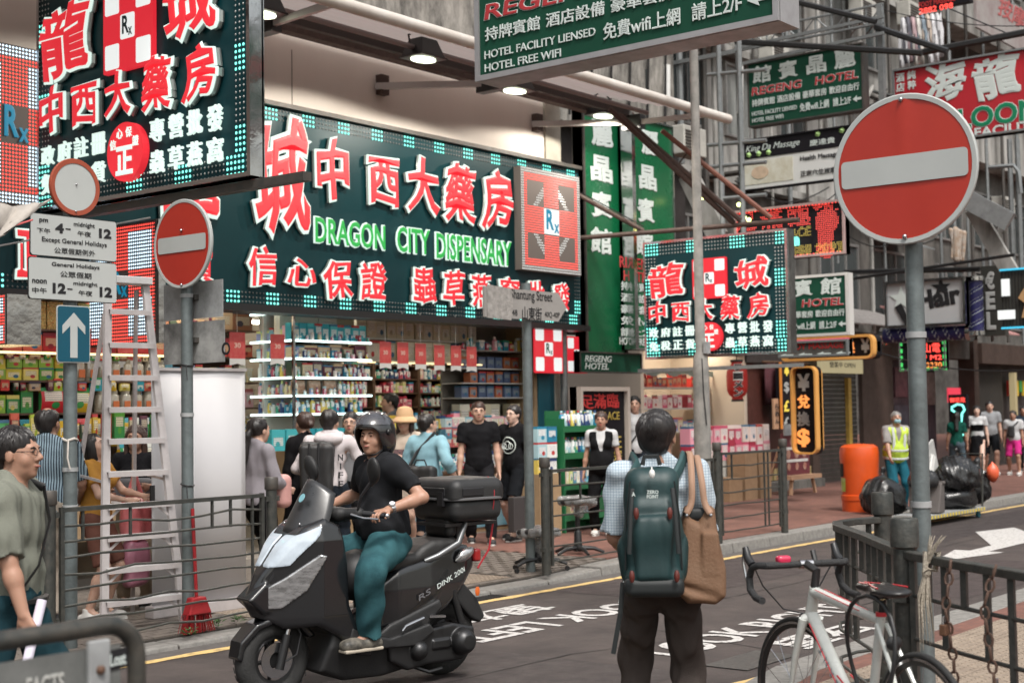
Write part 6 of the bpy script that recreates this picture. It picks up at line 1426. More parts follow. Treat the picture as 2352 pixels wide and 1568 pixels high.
def tb(S):
 S.poly([(c1.x + a,c1.z + b) for a,b in TP],lambda x,z: np.clip(.075 - .16 * (z - c1.z),.03,.105),r=.035,yc=c1.y)
 S.cap(c1 + Vector((-.01,-.14,.12)),c1 + Vector((-.03,-.14,-.1)),.008,.012,k=.03,mode='s'); S.cap(c1 + Vector((.03,-.11,.14)),c1 + Vector((.05,-.14,-.16)),.006,.01,k=.03,mode='s'); S.box(c1 + Vector((.045,-.072,-.01)),(.04,.022,.1),r=.014,k=.012); S.cap(c1 + Vector((-.07,-.1,-.16)),c1 + Vector((.06,-.11,-.2)),.008,k=.04,mode='s')
soft(gg,'bag_body',M_tote,tb,c1 - Vector((.2,.2,.3)),c1 + Vector((.2,.2,.28)),.0065,noise=.0055,seed=4)
soft(gg,'bag_lining',M_bagd,lambda S: S.box(c1 + Vector((-.02,.0,.165)),(.055,.035,.03),r=.02),c1 - Vector((.1,.1,-.1)),c1 + Vector((.1,.1,.25)),.008)
def ribbon(parent,name,pts,wd,m,wdir,th=.004):
 P = [Vector(p) for p in pts]; Q = []
 for i in range(len(P) - 1):
  p0,p1,p2,p3 = P[max(0,i - 1)],P[i],P[i + 1],P[min(len(P) - 1,i + 2)]
  for k_ in range(5): u_ = k_ / 5; Q.append(.5 * ((2 * p1) + (p2 - p0) * u_ + (2 * p0 - 5 * p1 + 4 * p2 - p3) * u_ ** 2 + (3 * p1 - p0 - 3 * p2 + p3) * u_ ** 3))
 Q.append(P[-1]); B = MB(); w_ = Vector(wdir)
 for i,q in enumerate(Q): tn = nrm(Q[min(len(Q) - 1,i + 1)] - Q[max(0,i - 1)]); a_ = nrm(w_ - tn * w_.dot(tn)) * wd / 2; B.v += [tuple(q - a_),tuple(q + a_)]
 B.f = [(2 * i,2 * i + 1,2 * i + 3,2 * i + 2) for i in range(len(Q) - 1)]; o_ = B.build(name,m,parent,world=False,smooth=True); s_ = o_.modifiers.new('s','SOLIDIFY'); s_.thickness = th; s_.offset = 0; return o_
ribbon(t,'handle',[c1 + Vector((-.06,-.05,.17)),Vector(up(.14,-.17,.36)),Vector(up(.145,-.155,.46)),Vector(up(.145,-.06,.575)),Vector(up(.14,.06,.56)),Vector(up(.17,.13,.35)),c1 + Vector((-.05,.05,.17))],.03,M_straptan,(1,0,0))
ribbon(t,'handle',[c1 + Vector((.05,-.06,.17)),Vector(up(.2,-.17,.36)),Vector(up(.19,-.15,.46)),Vector(up(.178,-.06,.56)),Vector(up(.175,.06,.54)),Vector(up(.2,.13,.35)),c1 + Vector((.05,.05,.17))],.03,M_straptan,(1,0,0))
for a in (-.06,.05): MB().ball(c1 + Vector((a,-.085,.165)),(.008,.004,.008),8).build('rivet',M_chrome,t,world=False,smooth=True)
MB().tube([Vector(up(-.17,-.13,.02)),Vector(up(-.2,-.14,-.1))],.004,5).build('clip',M_steel,t,world=False)
# ---- foreground left
T_pol = C('polo_olive_grey','#787a70'); T_teal = C('dark_teal_denim','#1f3a42')
g = stand('person in grey polo shirt with glasses holding rolled papers, striding along the road',34,954,5.8,72,gz=0,skin=SK2,hair='short',top='shirt',tm=T_pol,bot='jeans',bm=T_teal,shoe=M_shoeb,res=.007,rh=(.25,.13,.80),lh=(-.2,-.1,.85),rf=(.1,-.3),lf=(-.1,.28),glasses=True,head=(.15,0),sleeve=.95,hem=.0,seed=11,rcurl=.9,wr=.006)
up = g['up']; strap(g,[up(-.14,.09,.5),up(-.05,.145,.35),up(.1,.14,.16),up(.2,.05,.0)],.04,M_black,'shoulder_strap'); strap(g,[up(-.14,.09,.5),up(-.1,-.04,.56),up(.0,-.13,.4),up(.18,-.1,.05)],.04,M_black,'shoulder_strap')
MB().tube([up(.0,.0,-.0) + Vector((a,b,0)) for a,b in [(.165 * math.cos(q),.13 * math.sin(q)) for q in [i * math.pi / 8 for i in range(16)]]],.018,6,closed=True).build('belt',M_black,g['t'],world=False)
w_ = g['wR'] + g['dR'] * .08; o = thing('rolled_papers','rolled white papers gripped in the hand of the person in the grey polo','papers',g['t'].location,yaw=g['t'].rotation_euler.z)
MB().tube([w_ + Vector((-.06,.03,.13)),w_ + Vector((.05,-.01,-.16))],.022,12).build('paper_roll',mat('paper',(.62,.58,.68),.7),o,world=False,smooth=True)
# ---- left group
g = stand('person in blue pinstripe shirt with thinning hair facing the snack rack',110,920,10.0,168,skin=SK2,hair='bald',hm=H_blk,top='shirt',tm=C('pinstripe_shirt','#8fa3b0','#26323e','stripe',16,thr=.6),bot='trousers',bm=C('beige_trousers','#a3988c'),shoe=M_shoeb,sleeve=.95,seed=2,fat=.02,head=(.3,0),lh=(-.2,.25,1.0),rh=(.2,.25,1.0))
M_mus = C('mustard_tee','#b5843f')
g = stand('person with bobbed black hair in mustard top looking down at a phone',222,980,9.95,62,skin=SK1,hair='bob',top='tee',tm=M_mus,bot='shorts',bm=C('rust_skirt','#6e4a40'),shoe=M_shoew,female=True,rh=(.12,.33,.98),lh=(-.1,.36,1.0),head=(0,-.35),seed=7,lcurl=.9,rcurl=.9)
o = MB().box(g['wL'] + g['dL'] * .1 + Vector((0,0,.03)),(.07,.012,.14)).build('mobile_phone',M_black,None); o.location = g['t'].location; o.rotation_euler = g['t'].rotation_euler; tag(o,'dark phone held by the person in the mustard top','phone')
M_pinkbag = mat('pink_plastic',(.55,.12,.13),.35,ns=5,na=.4,c2=(.62,.3,.3),bump=.5,bs=12)
p = onY(312,1130,9.85); S = SDF((-.2,-.14,-.5),(.2,.14,.2),.009); S.box((0,0,-.22),(.15,.08,.18),r=.07,k=.03); S.cap((-.06,0,-.05),(0,0,.16),.03,.008,k=.04); S.cap((.06,0,-.05),(0,0,.16),.03,.008,k=.04); S.noise(.007,(16,16,9),3)
o = S.build('plastic_bag',M_pinkbag); o.location = p; tag(o,'pink plastic carrier bag hanging by the stepladder from the forearm of the person in mustard','carrier bag')
p = onY(312,1290,9.85); S = SDF((-.2,-.14,-.35),(.2,.14,.3),.009); S.box((0,0,0),(.12,.07,.2),r=.06,k=.03); S.noise(.008,(14,14,9),5); o = S.build('plastic_bag',mat('mauve_plastic',(.4,.16,.22),.35,ns=5,na=.4,bump=.5,bs=12)); o.location = p; tag(o,'long mauve carrier bag low behind the stepladder rungs','carrier bag')
g = stand('person with long dark hair in black and grey top facing the street behind the stepladder',312,963,10.4,-12,skin=SK2,hair='long',hm=H_brn,top='tee',tm=C('black_tee','#17171a'),bot='trousers',bm=C('tan_trousers','#9b8b78'),shoe=M_shoeb,female=True,fat=.02,lh=(-.16,.25,1.05),rh=(.18,.22,1.02),seed=8,sleeve=.8)
o = soft(g,'waist_bag',mat('grey_cloth',(.13,.13,.14),.8),lambda S: S.box(g['up'](0,.17,.2),(.17,.06,.09),r=.04),g['up'](-.3,0,.05),g['up'](.3,.35,.4),label='grey sling bag across the front of the person in the black top',cat='bag')
o = soft(g,'takeaway_tub',M_white,lambda S: S.ell(g['up'](.12,.27,.08),(.09,.07,.035)),g['up'](-.1,.1,-.1),g['up'](.3,.4,.2),label='white lidded tub held by the person behind the stepladder',cat='tub')
# ---- behind the scooter
g = stand('person with long ponytail in pale grey top facing the shop with a pink backpack',592,945,9.7,128,skin=SK1,hair='pony',top='long',tm=C('pale_grey_top','#8f8a90'),bot='trousers',bm=C('black_track','#121214'),shoe=M_shoew,female=True,seed=12,lh=(-.1,.25,1.0),rh=(.12,.25,.98),lf=(-.1,.12),rf=(.1,-.1))
u = g['up']; soft(g,'backpack',mat('pink_leather',(.48,.25,.23),.5,bump=.3,bs=14),lambda S: S.box(u(.12,.17,.1),(.1,.07,.15),r=.06),u(-.1,0,-.15),u(.4,.4,.4),label='dusty pink small backpack worn in front by the person with the ponytail',cat='backpack')
for sx in (.0,): o = MB().tube([g['kR'] + Vector((.075,0,0)),g['aR'] + Vector((.068,0,.04))],.012,5).tube([g['kR'] + Vector((.07,.035,0)),g['aR'] + Vector((.064,.03,.04))],.009,5).build('side_stripe',M_white,g['t'],world=False)
g = stand('person in black with tied brown hair, half hidden by the black roll-top pack',700,934,10.6,-150,skin=SK1,hair='bun',hm=H_brn,top='long',tm=C('black_knit','#141315'),bot='trousers',bm=C('black_track'),shoe=M_shoeb,female=True,seed=13)
u = g['up']; soft(g,'backpack',mat('orange_nylon',(.5,.2,.04),.5,ns=5,na=.4,bump=.3,bs=12),lambda S: S.box(u(.12,-.16,.05),(.13,.08,.17),r=.06),u(-.2,-.4,-.25),u(.4,.1,.4),label='orange drawstring pack beside the person dressed in black',cat='backpack')
g = stand('person in white hooded jacket seen from behind carrying a black roll-top pack',757,928,10.1,172,skin=SK1,hair='short',top='long',tm=C('white_hoodie','#c8c0c2'),bot='trousers',bm=C('dark_denim','#20262e'),shoe=M_shoeb,seed=14,head=(.3,0),lh=(-.25,.2,1.05),rh=(.35,.25,1.05),wr=.006)
u = g['up']
S = SDF(u(-.25,-.25,.35),u(.25,.15,.7),.008); S.ell(u(0,-.1,.5),(.14,.075,.065)); S.cap(u(-.1,-.03,.53),u(.1,-.03,.53),.045,k=.04); S.noise(.004,(12,12,12),2); S.build('hood',C('white_hoodie'),g['t'])
t = thing('backpack','black roll-top backpack with buckles and small badge on the white hooded jacket','backpack',g['t'].location,yaw=g['t'].rotation_euler.z); gg = dict(t=t); c0 = Vector(u(-.1,-.2,.2))
soft(gg,'pack_body',mat('black_nylon',(.02,.02,.021),.55,bump=.3,bs=12),lambda S: (S.box(c0,(.16,.085,.25),r=.04,taper=(2,.25)),S.cap(c0 + Vector((-.12,0,.25)),c0 + Vector((.12,0,.25)),.03,k=.02)),c0 - Vector((.3,.2,.35)),c0 + Vector((.3,.2,.35)),noise=.003)
for dx in (-.06,.03): strap(gg,[c0 + Vector((dx,-.09,.26)),c0 + Vector((dx,-.1,.1)),c0 + Vector((dx,-.1,-.1))],.022,M_blk,'buckle_strap')
MB().lathe([(.02,0),(.02,.004)],14,c0 + Vector((.0,-.094,-.14)),Matrix.Rotation(R(90),3,'X')).build('badge',mat('badge',(.6,.3,.3),.5),t,world=False)
for i,ch in enumerate('NIFE'):
 c,f = fit(ch,.03,0,0,.05 if ch != 'I' else .014,.06,0,.002,0,0); q = np.stack([c[:,0] + u(.12,0,0).x,-c[:,2] + u(0,-.155 + .02,0).y,c[:,1] + u(0,0,.32 - i * .085).z],1); link('lettering',np_mesh('l',q,f),M_blk,g['t'])
g = stand('person with glasses and tied-back hair peering over between two shoppers, facing the street',805,935,11.2,-10,skin=SK1,hair='bun',top='tee',tm=C('grey_tee','#77777a'),bot='trousers',bm=C('black_track'),shoe=M_shoeb,female=True,glasses=True,seed=15)
g = stand('person with short dark hair in grey tee standing at the back shelving, in profile',897,893,12.9,-85,gz=.22,skin=SK1,hair='short',top='tee',tm=C('slate_tee','#6c7076'),bot='trousers',bm=C('black_track'),shoe=M_shoeb,seed=16)
M_hat = mat('straw_hat',(.52,.33,.18),.8,bump=.5,bs=120)
g = stand('person in ribboned straw hat and cream top with printed picture, looking at a phone',930,934,11.0,-22,skin=SK1,hair='long',hm=H_brn,top='long',tm=C('cream_top','#b9aa9c'),bot='skirt',bm=C('cream_skirt','#a8998c'),shoe=M_shoew,female=True,lh=(-.08,.26,1.12),rh=(.1,.24,1.1),seed=17,sleeve=1.5,glasses=True,lcurl=1.)
k = g['k']; hc = g['hc']; B = MB(); B.lathe([(.155,-.055),(.15,-.03),(.1,.015),(.095,.07),(.075,.115),(.03,.13),(.001,.132)],24,g['hp'](0,-.01,.045),g['Rh'],cap=False); o = B.build('hat_crown',M_hat,None,smooth=True); t = thing('sun_hat','floppy tan bucket hat on the person in the cream top','hat',g['t'].location,yaw=g['t'].rotation_euler.z); o.parent = t; sl = o.modifiers.new('s','SOLIDIFY'); sl.thickness = .006
u = g['up']; MB().box(u(0,.14,.26),(.16,.02,.17)).build('print',mat('shirt_print',(.05,.04,.05),.7,ns=20,na=.7,c2=(.45,.25,.25)),g['t'],world=False)
g = stand('person in light blue shirt bending over goods with a black shoulder bag, seen from behind',975,938,10.2,150,skin=SK1,hair='short',top='shirt',tm=C('light_blue_shirt','#86adba'),bot='trousers',bm=C('navy_trousers','#1c2530'),shoe=M_shoeb,sleeve=1.5,seed=18,lean=.12,head=(.5,-.2),glasses=True,fat=.015,rh=(.35,.05,.92),lh=(-.2,.22,.95))
u = g['up']; t = thing('shoulder_bag','black shoulder bag slung on the back of the person in the light blue shirt','shoulder bag',g['t'].location,yaw=g['t'].rotation_euler.z); gg = dict(t=t); c0 = Vector(u(.05,-.2,.06))
soft(gg,'bag_body',mat('black_nylon'),lambda S: S.box(c0,(.19,.07,.13),r=.05),c0 - Vector((.28,.15,.2)),c0 + Vector((.28,.15,.2)),noise=.003)
strap(gg,[c0 + Vector((-.15,0,.1)),Vector(u(-.05,-.13,.35)),Vector(u(.12,-.06,.57)),Vector(u(.15,.05,.5))],.04,mat('black_nylon'),'strap'); strap(gg,[c0 + Vector((-.08,0,.12)),c0 + Vector((-.05,0,.19)),c0 + Vector((.05,0,.19)),c0 + Vector((.08,0,.12))],.018,M_blk,'handle')
def rtext(g,st,x,z,w_,h_,m,y=.14,name='print'):
 u = g['up'](x,y,z); c,f = fit(st,.02,0,0,w_,h_,0,.002,0,0); q = np.stack([-c[:,0] + u.x,c[:,2] + u.y,c[:,1] + u.z],1); link(name,np_mesh('l',q,[a[::-1] for a in f]),m,g['t'])
B_tee = C('black_tee')
g = stand('tall smiling person in plain black tee with glasses walking past the pharmacy',1098,912,11.1,4,skin=SK1,hair='short',hm=H_brn,top='tee',tm=B_tee,bot='trousers',bm=C('charcoal_pants','#1d1d20'),shoe=M_shoeb,glasses=True,smile=True,seed=19,lf=(-.12,.22),rf=(.1,-.15),hem=-.08)
g = stand('person in black tee with round white print and black shorts beside the Shantung Street pole',1180,920,11.0,-38,skin=SK3,hair='short',top='tee',tm=B_tee,bot='shorts',bm=C('black_shorts','#14161a'),shoe=M_shoeb,glasses=True,seed=20,hem=-.08,lf=(-.12,.15),rf=(.12,-.1),head=(0,0))
u = g['up']; B = MB(); c = u(0,.145,.28)
B.tube([c + Vector((.1 * math.cos(a),-.012 * abs(math.cos(a)) * 3,.1 * math.sin(a))) for a in [i * math.pi / 10 for i in range(20)]],.007,4,closed=True); B.tube([c + Vector((.05 * math.cos(a),0,.05 * math.sin(a))) for a in [i * math.pi / 5 for i in range(10)]],.006,4,closed=True)
for s_ in (-1,1): B.tube([c + Vector((s_ * .05 + .035 * math.cos(a),0,-.01 + .035 * math.sin(a))) for a in [i * math.pi / 4 for i in range(8)]],.005,4,closed=True)
o = B.build('print',M_lets,g['t'],world=False); o['kind'] = 'stuff'
p = onY(1195,1178,10.7); o = MB().b2((-.18,-.05,-.22),(.18,.05,.2)).build('paper_bag',mat('dark_paper',(.04,.035,.035),.7),bevel=.01); o.location = p; tag(o,'dark paper carrier beside the legs of the person in black shorts','bag')
g = stand('person in black gilet over white tee, looking at the street by the entrance board',1380,936,10.4,-6,skin=SK2,hair='short',hm=H_brn,top='tee',tm=C('white_tee','#b9babc'),bot='trousers',bm=C('black_track'),shoe=M_shoew,female=True,fat=.015,seed=21,lf=(-.1,.08),rf=(.1,-.05),rh=(.24,.03,.72),lh=(-.26,.02,.74))
u = g['up']; gk = g
def vest(S):
 g['torso'](S,.02); S.ell(u(0,.02,.08),(.19,.165,.19),k=.04); S.cap(u(0,.12,.2),u(0,.1,.56),.012,.075,k=.02,mode='s')
g['garment']('gilet',C('black_gilet','#151517'),vest,cuts=[(u(0,0,-.08),(0,0,-1)),(u(0,-.02,.5),(0,-.2,1)),(u(.165,0,0),(1,0,0)),(u(-.165,0,0),(-1,0,0))])
g = stand('person in white tee with dark shoulder strap standing by the hotel entrance',1456,901,11.6,28,gz=.16,skin=SK1,hair='short',top='tee',tm=C('white_tee2','#bfc0c2'),bot='trousers',bm=C('dark_denim'),shoe=M_shoeb,seed=22,head=(.5,0))
u = g['up']; strap(g,[u(-.13,.11,.5),u(.0,.15,.3),u(.16,.12,.08)],.03,M_blk,'shoulder_strap'); soft(g,'red_bag',mat('red_mesh_bag',(.55,.15,.16),.5),lambda S: S.box(u(-.28,.05,.3),(.07,.05,.14),r=.03),u(-.45,-.1,.1),u(-.1,.2,.5),label='red and white packet held beside the person by the hotel entrance',cat='packet')
# ---- far right
M_hiv = mat('hi_vis',(.5,.66,.06),.6,emit=0,ns=6,na=.3); M_refl = mat('reflective_tape',(.5,.52,.5),.35)
g = stand('street cleaner in yellow high visibility vest and face mask tying a rubbish bag',2053,936,8.9,25,skin=SK2,hair='short',hm=H_grey,top='shirt',tm=C('grey_work_shirt','#8f8a88'),bot='trousers',bm=C('teal_work_trousers','#1f5a6a'),shoe=M_shoeb,mask=mat('mask_blue',(.25,.42,.46),.7),seed=23,lean=.14,head=(.2,-.3),lh=(-.3,.1,.72),rh=(.22,.3,.8),sleeve=.95,fat=.02)
u = g['up']
def hv(S): g['torso'](S,.024); S.ell(u(0,.0,.08),(.2,.155,.19),k=.04); S.cap(u(0,.13,.3),u(0,.1,.56),.01,.06,k=.02,mode='s')
g['garment']('vest',M_hiv,hv,cuts=[(u(0,0,-.1),(0,0,-1)),(u(0,-.02,.5),(0,-.2,1)),(u(.2,0,0),(1,0,0)),(u(-.2,0,0),(-1,0,0))])
for z in (.14,.0): MB().tube([u(.21 * math.cos(q),.02 + .19 * math.sin(q),z) for q in [i * math.pi / 10 for i in range(20)]],.018,6,closed=True,flat=.3).build('reflective_band',M_refl,g['t'],world=False)
for sx in (-1,1): strap(g,[u(sx * .09,.14,.1),u(sx * .1,.145,.35),u(sx * .1,.08,.53)],.045,M_refl,'reflective_band')
g = stand('person in green tee and denim shorts walking away near the foot neon sign',2196,941,11.0,178,skin=SK2,hair='long',top='tee',tm=C('bottle_green_tee','#175146'),bot='shorts',bm=C('denim_shorts','#50606a'),shoe=M_shoeb,female=True,seed=24)
g = stand('person in black pinafore over white tee walking towards the camera on the red pavement',2243,926,11.3,-4,skin=SK3,hair='bob',top='tee',tm=C('white_tee'),bot='skirt',bm=C('black_pinafore','#17171a'),shoe=M_shoew,female=True,seed=25,lf=(-.09,.2),rf=(.08,-.15))
u = g['up']; g['garment']('pinafore',C('black_pinafore'),lambda S: (g['torso'](S,.02),),cuts=[(u(0,0,.34),(0,0,1)),(u(0,0,-.05),(0,0,-1)),(u(.15,0,0),(1,0,0)),(u(-.15,0,0),(-1,0,0))])
g = stand('person in pale grey tee and dark shorts following behind the black pinafore',2272,916,11.6,8,skin=SK1,hair='short',top='tee',tm=C('ash_tee','#8d8f92'),bot='shorts',bm=C('black_shorts'),shoe=M_shoew,seed=26,lf=(-.1,.18),rf=(.1,-.2))
g = stand('person in white tee, black sling bag and bright pink shorts',2326,938,11.0,-8,skin=SK2,hair='short',top='tee',tm=C('white_tee'),bot='shorts',bm=C('pink_shorts','#c0307c'),shoe=M_shoew,seed=27,lf=(-.12,.15),rf=(.12,-.12))
u = g['up']; soft(g,'sling_bag',mat('black_nylon'),lambda S: S.box(u(.03,.16,.24),(.07,.05,.13),r=.04),u(-.2,0,0),u(.3,.35,.5),label='black sling bag across the person in bright pink shorts',cat='bag'); strap(g,[u(-.14,.1,.5),u(0,.15,.35),u(.16,.1,.1)],.03,M_blk,'strap')
g = stand('person in dark blue tee just behind the pink shorts, partly cut off',2350,928,11.4,0,skin=SK2,hair='short',top='tee',tm=C('navy_tee','#2c3542'),bot='trousers',bm=C('black_track'),shoe=M_shoeb,seed=28)
# ================================================================ SCOOTER AND RIDER
M_paint = mat('scooter_black',(.010,.0105,.012),.22,coat=.7)
M_plas = mat('scooter_plastic',(.013,.013,.014),.55,ns=8,na=.4,c2=(.026,.026,.026),bump=.15,bs=90)
M_seat = mat('seat_vinyl',(.018,.017,.017),.5,bump=.25,bs=160)
M_tyre = mat('tyre_rubber',(.022,.022,.022),.8,bump=.4,bs=60)
M_rim = mat('rim_dark',(.05,.05,.052),.4,metal=.8)
M_chrome = mat('chrome',(.5,.5,.52),.2,metal=1.)
M_headl = mat('headlamp_lens','#dbe6f0',.08,emit=.34,ns=3.5,na=.85,c2='#66727c',coat=1.)
M_clear = mat('clear_lens',(.5,.5,.51),.12,metal=.7,ns=14,na=.8,c2=(.12,.12,.12),coat=1.,stretch=(1,1,3))
M_orange = mat('orange_reflector',(.6,.12,.02),.3)
M_redl = mat('tail_lens',(.35,.02,.02),.2,coat=.5)
syaw = R(167.7); SO = Vector((6.38,6.35,0))
sct = thing('motor_scooter','black maxi scooter with windshield, round lamp lenses and big black top box on the road','motor scooter',SO,yaw=syaw)
def sd(name,m,fn,lo,hi,res=.008,parent=None,noise=0):
 S_ = SDF(lo,hi,res); fn(S_)
 if noise: S_.noise(noise)
 return S_.build(name,m,parent or sct)
def lb(name,m,B,parent=None,smooth=True,**k): return B.build(name,m,parent or sct,world=False,smooth=smooth,**k)
def wheel(parent,x,r,wd,tm=M_tyre,rm=M_rim,spokes=5,yaw=0.,z=None,tread=True):
 Z = Matrix.Rotation(yaw,3,'Z') @ Matrix.Rotation(R(-90),3,'X'); c = Vector((x,0,z if z is not None else r))
 t_ = bpy.data.objects.new('wheel',None); COL.objects.link(t_); t_.parent = parent
 n = 12; pr = [((r - wd * .55) + wd * .55 * math.cos(a),wd / 2 * math.sin(a)) for a in [R(-150 + 300 * i / n) for i in range(n + 1)]]
 o = lb('tyre',tm,MB().lathe(pr,44,c,Z,cap=False),t_)
 ri = r - wd * .95; lb('rim',rm,MB().lathe([(ri - .02,-wd * .3),(ri + .012,-wd * .36),(ri + .012,wd * .36),(ri - .02,wd * .3),(ri - .02,-wd * .3)],36,c,Z,cap=False),t_)
 lb('hub',rm,MB().lathe([(.001,-wd * .4),(.045,-wd * .4),(.05,-wd * .2),(.05,wd * .2),(.045,wd * .4),(.001,wd * .4)],18,c,Z),t_)
 for i in range(spokes):
  a = 2 * math.pi * i / spokes; p = Vector((math.cos(a),math.sin(a),0)); q = Vector((math.cos(a + .15),math.sin(a + .15),0))
  lb('spoke',rm,MB().tube([c + Z @ (p * .04),c + Z @ (q * (ri - .005))],[.016,.011],6),t_)
 return t_
w1 = wheel(sct,-.65,.25,.125); w2 = wheel(sct,.60,.25,.115,yaw=R(4))
lb('brake_disc',M_chrome,MB().lathe([(.05,.058),(.105,.058),(.105,.062),(.05,.062)],28,(.60,0,.25),Matrix.Rotation(R(-90),3,'X'),cap=False))
B = MB()
for i in range(30):
 a = 2 * math.pi * i / 30
 for s_ in (-1,1): B.bar((.60 + .2495 * math.cos(a),s_ * .004,.25 + .2495 * math.sin(a)),(.60 + .236 * math.cos(a + .1),s_ * .04,.25 + .236 * math.sin(a + .1)),.005,.003)
o = lb('tread_groove',M_blk,B,w2,smooth=False); o['kind'] = 'stuff'
lo_,hi_ = (-1.0,-.34,.02),(.95,.34,1.15)
def ctap(x,z): return np.clip(.24 - .56 * np.maximum(0,x - .38) - .25 * np.maximum(0,z - .95) - .1 * np.maximum(0,.5 - z),.035,.26)
cowl = [(.79,.60),(.72,.49),(.58,.43),(.40,.44),(.26,.36),(.12,.24),(.02,.22),(.0,.30),(.10,.36),(.19,.55),(.2,.80),(.24,1.03),(.34,1.08),(.46,1.03),(.58,.92),(.70,.76)]
def fc(S_): S_.poly(cowl,ctap,r=.035); S_.poly([(.8,.62),(.7,.53),(.5,.52),(.68,.72)],lambda x,z: np.clip(.03 + .5 * (x - .5),0.0,.09),r=.02,mode='u',k=.01); S_.box((.1,0,.75),(.12,.15,.25),r=.05,k=.02,mode='s'); S_.ell((.60,0,.25),(.30,.12,.285),k=.02,mode='s')
sd('front_cowl',M_paint,fc,(-.05,-.3,.1),(.9,.3,1.15),.0075)
def lens(name,m,reg,off=.006,side=None,zc=None,inner=None):
 S_ = SDF((.15,-.3,.45),(.9,.3,1.12),.0065); S_.poly(cowl,lambda x,z: ctap(x,z) + off,r=.035); F0 = S_.F.copy(); F0 -= off
 T_ = SDF((.15,-.3,.45),(.9,.3,1.12),.0065); T_.poly(reg,.5,r=.01,k=0); S_.F = np.maximum(F0,T_.F)
 if side is not None: S_.plane((0,side[0],0),(0,side[1],0))
 return S_.build(name,m,sct)
lens('headlight',M_headl,[(.56,.81),(.67,.80),(.64,.90),(.52,.98),(.38,1.04),(.40,.98),(.48,.90)],.008,(.015,-1)); lens('headlight',M_headl,[(.56,.81),(.67,.80),(.64,.90),(.52,.98),(.38,1.04),(.40,.98),(.48,.90)],.008,(-.015,1))
for s_ in ((.085,-1),(-.085,1)): lens('indicator_lens',M_clear,[(.74,.56),(.60,.56),(.47,.66),(.36,.86),(.40,.87),(.58,.74),(.72,.66)],.007,s_)
for i in range(9): y = -.064 + i * .016; lb('grille_bar',M_blk,MB().bar((.775 - abs(y) * .6,y,.605),(.66 - abs(y) * .5,y * 1.5,.775),.006,.012))
# windshield
def sheet(name,m,fn,nu=14,nv=10,th=.005,parent=None):
 B = MB(); B.v = [tuple(fn(i / nu * 2 - 1,j / nv)) for j in range(nv + 1) for i in range(nu + 1)]
 B.f = [(j * (nu + 1) + i,j * (nu + 1) + i + 1,(j + 1) * (nu + 1) + i + 1,(j + 1) * (nu + 1) + i) for j in range(nv) for i in range(nu)]
 o = lb(name,m,B,parent,ang=0); s_ = o.modifiers.new('s','SOLIDIFY'); s_.thickness = th; return o
M_screen = mat('smoked_screen',(.022,.023,.025),.35,coat=.15,ns=6,na=.5,c2=(.05,.05,.053),alpha=.985)
sheet('windshield',M_screen,lambda u,v: (.50 - .17 * v - .13 * u * u * (1 - .25 * v),u * (.215 - .05 * v ** 2.2 - .02 * v),1.0 + .31 * v - .045 * u * u * (1 + v)))
sheet('windshield_base',M_plas,lambda u,v: (.515 - .08 * v - .15 * u * u,u * .2,.965 + .09 * v - .03 * u * u),th=.01)
for s_ in (-1,1): lb('screw',M_chrome,MB().ball((.455,s_ * .09,1.045),.008,8)); lb('screw',M_chrome,MB().ball((.37,s_ * .165,1.05),.008,8))
c_ = MB().lathe([(.001,0),(.028,0),(.028,.003),(.001,.003)],16,(.425,.07,1.20),Matrix.Rotation(R(62),3,'Y')); lb('sticker',mat('sticker_cyan',(.2,.42,.48),.5),c_,smooth=False)
# fenders and fork
sd('front_fender',M_paint,lambda S_: (S_.poly([(.86,.28),(.84,.38),(.74,.475),(.58,.52),(.42,.47),(.34,.37),(.38,.36),(.46,.44),(.6,.475),(.72,.44),(.81,.35),(.83,.27)],lambda x,z: .082 - .12 * np.maximum(0,x - .72),r=.01)),(.28,-.12,.2),(.92,.12,.58),.007)
for s_ in (-1,1): lb('fork_leg',M_rim,MB().tube([(.60,s_ * .088,.2),(.545,s_ * .088,.40)],.026,12)); lb('fork_tube',M_chrome,MB().tube([(.545,s_ * .088,.40),(.46,s_ * .088,.68)],.016,10))
lb('brake_hose',M_blk,MB().tube([(.52,.1,.5),(.47,.12,.4),(.5,.12,.28),(.58,.1,.24)],.006,6))
# under-body, floor, tail
sd('under_body',M_plas,lambda S_: (S_.poly([(.28,.40),(.36,.16),(.18,.085),(-.1,.075),(-.42,.12),(-.5,.26),(-.42,.42),(-.1,.36),(.1,.36)],lambda x,z: .14 + .25 * np.clip(z - .1,0,.2),r=.03)),(-.6,-.28,.03),(.45,.28,.5),.009)
sd('footboard',M_plas,lambda S_: (S_.poly([(.2,.33),(.12,.27),(-.3,.25),(-.44,.33),(-.4,.38),(-.1,.32),(.1,.37),(.18,.42)],.235,r=.012),S_.poly([(.2,.36),(.1,.34),(-.1,.33),(-.2,.42),(-.1,.52),(.08,.46),(.18,.6)],.07,r=.04,k=.03)),(-.5,-.27,.2),(.3,.27,.65),.008)
def bw(x,z): return np.clip(.19 - .25 * np.maximum(0,-x - .45) - .12 * np.maximum(0,z - .6) - .3 * np.maximum(0,x + .2),.05,.2)
sd('rear_body',M_paint,lambda S_: (S_.poly([(-.06,.36),(-.05,.52),(-.08,.66),(-.2,.73),(-.45,.78),(-.68,.86),(-.84,.83),(-.9,.76),(-.88,.68),(-.74,.54),(-.6,.44),(-.4,.37)],bw,r=.04),S_.cap((-.2,.21,.42),(-.78,.17,.66),.004,k=.02,mode='s'),S_.cap((-.2,-.21,.42),(-.78,-.17,.66),.004,k=.02,mode='s')),(-.96,-.25,.3),(.0,.25,.92),.0075)
